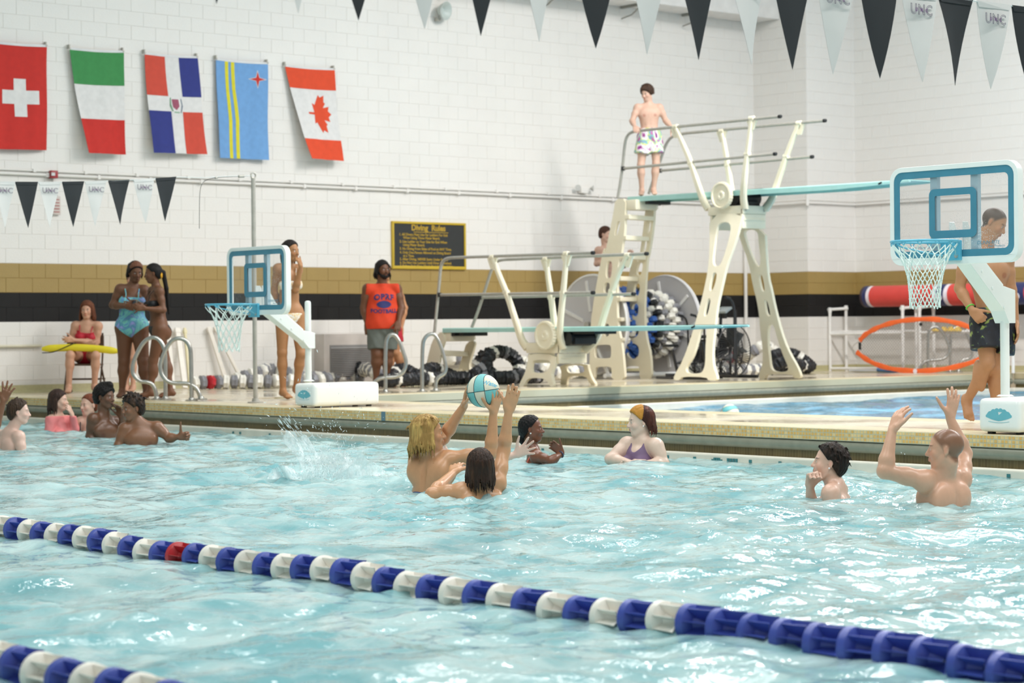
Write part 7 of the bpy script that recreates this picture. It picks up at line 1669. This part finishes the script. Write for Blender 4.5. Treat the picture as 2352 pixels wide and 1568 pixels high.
person('boy in navy trunks climbing up behind the tall ladder', 33.0, (1391,538), (.72,-.1,-.5), dict(shL=(1412,574,.10),shR=(1374,574,-.02),elL=(1434,610,.0),elR=(1370,606,.0),wrL=(1442,592,-.14),wrR=(1398,600,-.2),hipL=(1404,662,.03),hipR=(1386,662,0),knL=(1412,712,-.2),knR=(1388,722,0),anL=(1406,765,-.1),anR=(1392,782,.0)), PALE, 'short','4a2e22', sc=.95, tip='5f3c2c', clothes=[trunks(NAVYP,.6,.02)], **DK)
person('tanned man in dark leaf print trunks walking behind the near hoop, looking down', 16.8, (2283,512), (.70,-.42,-.42), dict(shL=(2312,592,.06),shR=(2218,594,-.04),elL=(2323,666,.05),elR=(2204,662,.0),wrL=(2333,738,.0),wrR=(2232,712,-.12),hipL=(2299,738,.03),hipR=(2262,738,.0),knL=(2289,852,.0),knR=(2268,834,-.06),anL=(2286,942,.04),anR=(2220,922,.10),toL=(2302,961,-.10),toR=(2226,966,.03)), 'b58560', 'buzz','2a211c', sc=1.0, headup=(.2,1,0), vox=.008, wet=False, group=G_DK, tip='3a2c24',
   hands={'R':dict(tip=(2248,728,-.15),n=(.5,-.3,.6),curl=1.3),'L':dict(n=(-1,0,0),curl=.3)}, clothes=[trunks(DARKP,.66,.020,.12), band_on_wrist(mat('band_green','5fcf4a',.5),'R',.14,.032)])
# pony tie
q = atD(374,631,25.0); t = [o for o in bpy.data.objects if o.get('label','').startswith('woman in a black bikini')][0]
mb = MB(); mb.lathe([(.02,-.012),(.034,-.006),(.036,.006),(.02,.012)], atD(371,632,25.0), tuple(CAMX), 14); mb.build('hair_tie', mat('tie_yellow','e2a62a',.7), t)
# coloured fringes
def fringe(prefix, HP, face, sc, col, items):
    t = [o for o in bpy.data.objects if o.get('label','').startswith(prefix)][0]
    H = np.array(HP); f = nv(CR_*face[0]+CU_*face[1]+CF_*face[2]); up = nv(np.array((0,0,1.))-f*f[2]); l = np.cross(up,f); hp = lambda a,b,u: H+(f*a+l*b+up*u)*sc
    fl = Field(H-.2,H+.2,.006); 
    fl.ell(hp(-.012,0,.034), np.array((.098+.016,.077+.016,.089+.018))*sc, (f,l,up), .01); X,Y,Z = fl.grid(); dx,dy,dz = X-H[0],Y-H[1],Z-H[2]
    a = (dx*f[0]+dy*f[1]+dz*f[2])/sc; u = (dx*up[0]+dy*up[1]+dz*up[2])/sc; b = (dx*l[0]+dy*l[1]+dz*l[2])/sc
    fl.F += (.002*np.sin(b*240)).astype(np.float32)
    fl.F = np.maximum(fl.F, ((.75*a-.66*u-.004)*sc).astype(np.float32)); fl.F = np.maximum(fl.F, ((items[0]-a-.25*u)*sc).astype(np.float32)); fl.F = np.maximum(fl.F, ((items[1]-u)*sc).astype(np.float32))
    o = to_obj('fringe', fl.mesh(), hair_mat('fringe_'+col, col), t); tag(o, 'lighter coloured front part of the hair')
fringe('girl in plum', atD(1471,968,16.7), (-1,-.03,-.22), .96, 'bd8535', (.012,.02))
fringe('woman in a blue', atD(311,624,25.3), (.45,-.25,-.85), .97, '6f4632', (.035,.05))
# phone / snack between the two women
c = atD(307,693,25.05); t = empty('phone', c, 'small tan phone held between the two standing women', 'phone')
mb = MB(); mb.obox(c, CAMX, U0, FW, .075, .055, .02); mb.build('phone_case', mat('case_tan','a08a6a',.5), t, bevel=.006); mb = MB(); mb.obox(c-FW*.0105, CAMX, U0, FW, .062, .042, .002); mb.build('screen', mat('screen_dark','3c4048',.2), t, smooth=False)
# ------------------------------------------------------------------ lifeguard chair and tube
c0 = onZ(188,893,0); t = empty('folding_chair', (c0.x,c0.y,0), 'brown metal folding chair under the lifeguard', 'chair')
CH = mat('chair_brown','5c4a3c',.45,.3); g = lambda px,py,dz=0: atD(px,py,27.5+dz)
sr = g(196,837,.05); sx = Vector(CAMX); sy = Vector(F0)
mb = MB(); mb.obox(sr, CAMX, F0, (0,0,1), .40, .38, .025); mb.build('seat', CH, t, smooth=False, bevel=.01)
br_ = g(196,782,.26); mb = MB()
P = []
for k in range(9): f_ = k/8*2-1; P.append(br_+sx*f_*.24+sy*(-.03*(1-f_*f_)))
for zz in (-.13,.13): pass
mb.add([p+Vector((0,0,-.10)) for p in P]+[p+Vector((0,0,.11-.05*abs(k/8*2-1)**3)) for k,p in enumerate(P)]+[p+sy*.015+Vector((0,0,-.10)) for p in P]+[p+sy*.015+Vector((0,0,.11-.05*abs(k/8*2-1)**3)) for k,p in enumerate(P)], [(k,k+1,9+k+1,9+k) for k in range(8)]+[(18+k,27+k,27+k+1,18+k+1) for k in range(8)]+[(9+k,9+k+1,27+k+1,27+k) for k in range(8)]+[(k,18+k,18+k+1,k+1) for k in range(8)]+[(0,9,27,18),(8,26,35,17)]); mb.build('backrest', CH, t)
for s_ in (-1,1):
    x_ = sx*s_*.225
    top = br_+x_+Vector((0,0,.10)); f1 = sr+x_-sy*.24; f1.z = 0; b1 = sr+x_+sy*.22; b1.z = 0
    mb = MB(); mb.tube(smooth_path([top, br_+x_+Vector((0,0,-.2)), f1],1), .013, 8); mb.build('leg', CH, t)
    mb = MB(); mb.tube([sr+x_-sy*.10+Vector((0,0,-.03)), b1], .013, 8); mb.build('leg', CH, t)
for yy,zz in ((-.16,.17),(.16,.17)):
    mb = MB(); a_ = sr-sx*.225+sy*yy; b_ = sr+sx*.225+sy*yy; a_.z = b_.z = zz; mb.tube([a_,b_], .009, 8); mb.build('crossbar', CH, t)
A_ = g(97,801,-.30); B_ = g(272,803,-.30); t = empty('rescue_tube', (A_+B_)/2, 'long yellow foam rescue tube lying across the lap of the lifeguard', 'rescue tube')
YT = mat('tube_yellow','e6d428',.5,noise_s=10,noise_amt=.04); mb = MB(); n = 20; P = [A_.lerp(B_,k/n)+Vector((0,0,.03*math.sin(PI*k/n)-.02*(k/n))) for k in range(n+1)]
vs = []
for i,p in enumerate(P):
    w_ = .055*(1-.35*max(0,abs(i/n*2-1)-.85)/.15); h_ = .046*(1-.5*max(0,abs(i/n*2-1)-.85)/.15)
    for k in range(12): a = 2*PI*k/12; vs.append(p+F0*(w_*math.copysign(abs(math.cos(a))**.6,math.cos(a)))+Vector((0,0,h_*math.copysign(abs(math.sin(a))**.6,math.sin(a)))))
mb.add(vs, [(i*12+k,i*12+(k+1)%12,(i+1)*12+(k+1)%12,(i+1)*12+k) for i in range(n) for k in range(12)]+[tuple(range(12)),tuple(n*12+k for k in reversed(range(12)))]); mb.build('tube_body', YT, t, angle=60)
mb = MB(); mb.tube(smooth_path([P[9]+Vector((0,0,.06))-F0*.03, P[8]+Vector((0,0,.045))-F0*.055, P[6]-F0*.062, P[3]+Vector((0,0,-.055))-F0*.04, P[0]+Vector((0,0,-.05))]), .006, 6); mb.build('strap', BLACKR, t)
# ------------------------------------------------------------------ splash
sc_ = onZ(768,1100,WATER); rs = np.random.RandomState(5)
SPL = bpy.data.materials.new('spray'); SPL.use_nodes = True; nt = SPL.node_tree; b_ = nt.nodes['Principled BSDF']; b_.inputs['Base Color'].default_value = (.86,.95,.96,1); b_.inputs['Roughness'].default_value = .15; b_.inputs['Alpha'].default_value = .45; b_.inputs['IOR'].default_value = 1.33
tc = nt.nodes.new('ShaderNodeTexCoord'); no = nt.nodes.new('ShaderNodeTexNoise'); no.inputs['Scale'].default_value = 22; no.inputs['Detail'].default_value = 4; mp = nt.nodes.new('ShaderNodeMapping'); mp.inputs['Scale'].default_value = (1,1,.3); nt.links.new(tc.outputs['Object'], mp.inputs[0]); nt.links.new(mp.outputs[0], no.inputs['Vector'])
mr = nt.nodes.new('ShaderNodeMapRange'); mr.inputs[1].default_value = .42; mr.inputs[2].default_value = .68; mr.inputs[3].default_value = .22; mr.inputs[4].default_value = .95; nt.links.new(no.outputs['Fac'], mr.inputs[0]); nt.links.new(mr.outputs[0], b_.inputs['Alpha'])
bp = nt.nodes.new('ShaderNodeBump'); bp.inputs['Strength'].default_value = .7; bp.inputs['Distance'].default_value = .02; nt.links.new(no.outputs['Fac'], bp.inputs['Height']); nt.links.new(bp.outputs['Normal'], b_.inputs['Normal'])
DROP = mat('spray_drop','e8f4f6',.1,alpha=.8)
mb = MB()
def sheet(p_of, nu, nv_):
    vs = [p_of(i/nu,j/nv_) for i in range(nu+1) for j in range(nv_+1)]; mb.add(vs, [(i*(nv_+1)+j,(i+1)*(nv_+1)+j,(i+1)*(nv_+1)+j+1,i*(nv_+1)+j+1) for i in range(nu) for j in range(nv_)])
R_ = Vector(R0); Ff = Vector(F0)
def crown(u, v):
    x = -.22+.42*u; top = .30*math.exp(-((u-.12)/.28)**2)+.16*math.exp(-((u-.62)/.22)**2)+.02
    p = sc_+R_*(x - .16*v*(1-u)*v + .10*v*v*u)+Ff*(.10*math.sin(u*5)+.05*v)+Vector((0,0,top*v*(1+.12*math.sin(u*31))+.004)); return p
def crown2(u, v):
    x = -.02+.40*u; top = .17*math.exp(-((u-.35)/.4)**2)
    return sc_+R_*(x+.10*v*v)-Ff*(.12+.06*v*math.sin(u*7))+Vector((0,0,top*v*(1+.2*math.sin(u*23+1))))
def crown3(u, v):
    x = -.42+.22*u; return sc_+R_*(x-.06*v)+Ff*(.05*math.sin(u*9))+Vector((0,0,.10*v*math.sin(PI*u)**.5+.003))
sheet(crown, 40, 14); sheet(crown2, 34, 10); sheet(crown3, 20, 6)
sp_ = mb.build('splash', SPL, None, angle=180, origin=sc_); tag(sp_, 'burst of white spray leaping off the water left of the blond boy', 'splash', kind='stuff')
mb = MB()
def drop(c, r, L, d):
    u = d.orthogonal().normalized(); w = d.cross(u); vs = [c+d*L]+[c+(u*math.cos(a)+w*math.sin(a))*r for a in (0,2.09,4.19)]+[c-d*L]
    mb.add(vs, [(0,1,2),(0,2,3),(0,3,1),(4,2,1),(4,3,2),(4,1,3)])
for i in range(1500):
    a = rs.rand(); vx = rs.normal(-.25,.8); vz = abs(rs.normal(1.5,.9)); tt = rs.rand()*.36; vy = rs.normal(0,.35)
    p = sc_+R_*(rs.normal(-.02,.10)+vx*tt)+Ff*(vy*tt)+Vector((0,0,vz*tt-4.9*tt*tt+.01))
    if p.z < WATER+.005: continue
    d = Vector((0,0,vz-9.8*tt))+R_*vx+Ff*vy; drop(p, .0016+.0028*rs.rand()**2, .004+.012*rs.rand(), d.normalized())
for i in range(90):   # the tall streaks flung to the left
    k = rs.rand(); p = sc_+R_*(-.20-.16*k+rs.normal(0,.03))+Vector((0,0,.24+.18*k+rs.normal(0,.03)))+Ff*rs.normal(0,.05); d = (Vector((0,0,1))-R_*.8).normalized(); drop(p, .0016+.002*rs.rand(), .012+.02*rs.rand(), d)
for (px,py,n,sx_,sz_) in ((960,1108,120,.16,.03),(1090,1140,120,.22,.025),(1240,1058,40,.1,.015),(2160,1150,60,.2,.02),(1905,1124,60,.15,.02),(330,1014,40,.2,.02),(240,996,30,.12,.02),(2075,1125,40,.03,.10)):
    q = onZ(px,py,WATER)
    for i in range(n):
        p = q+R_*rs.normal(0,sx_)+Ff*rs.normal(0,.05)+Vector((0,0,abs(rs.normal(0,sz_))+.012)); drop(p, .002+.003*rs.rand(), .003+.006*rs.rand(), Vector((rs.normal(0,.3),rs.normal(0,.3),1)).normalized())
o = mb.build('spray_drops', DROP, None, origin=sc_); tag(o, 'scattered water droplets thrown up around the swimmers', 'water drops', kind='stuff')
bpy.context.view_layer.update()
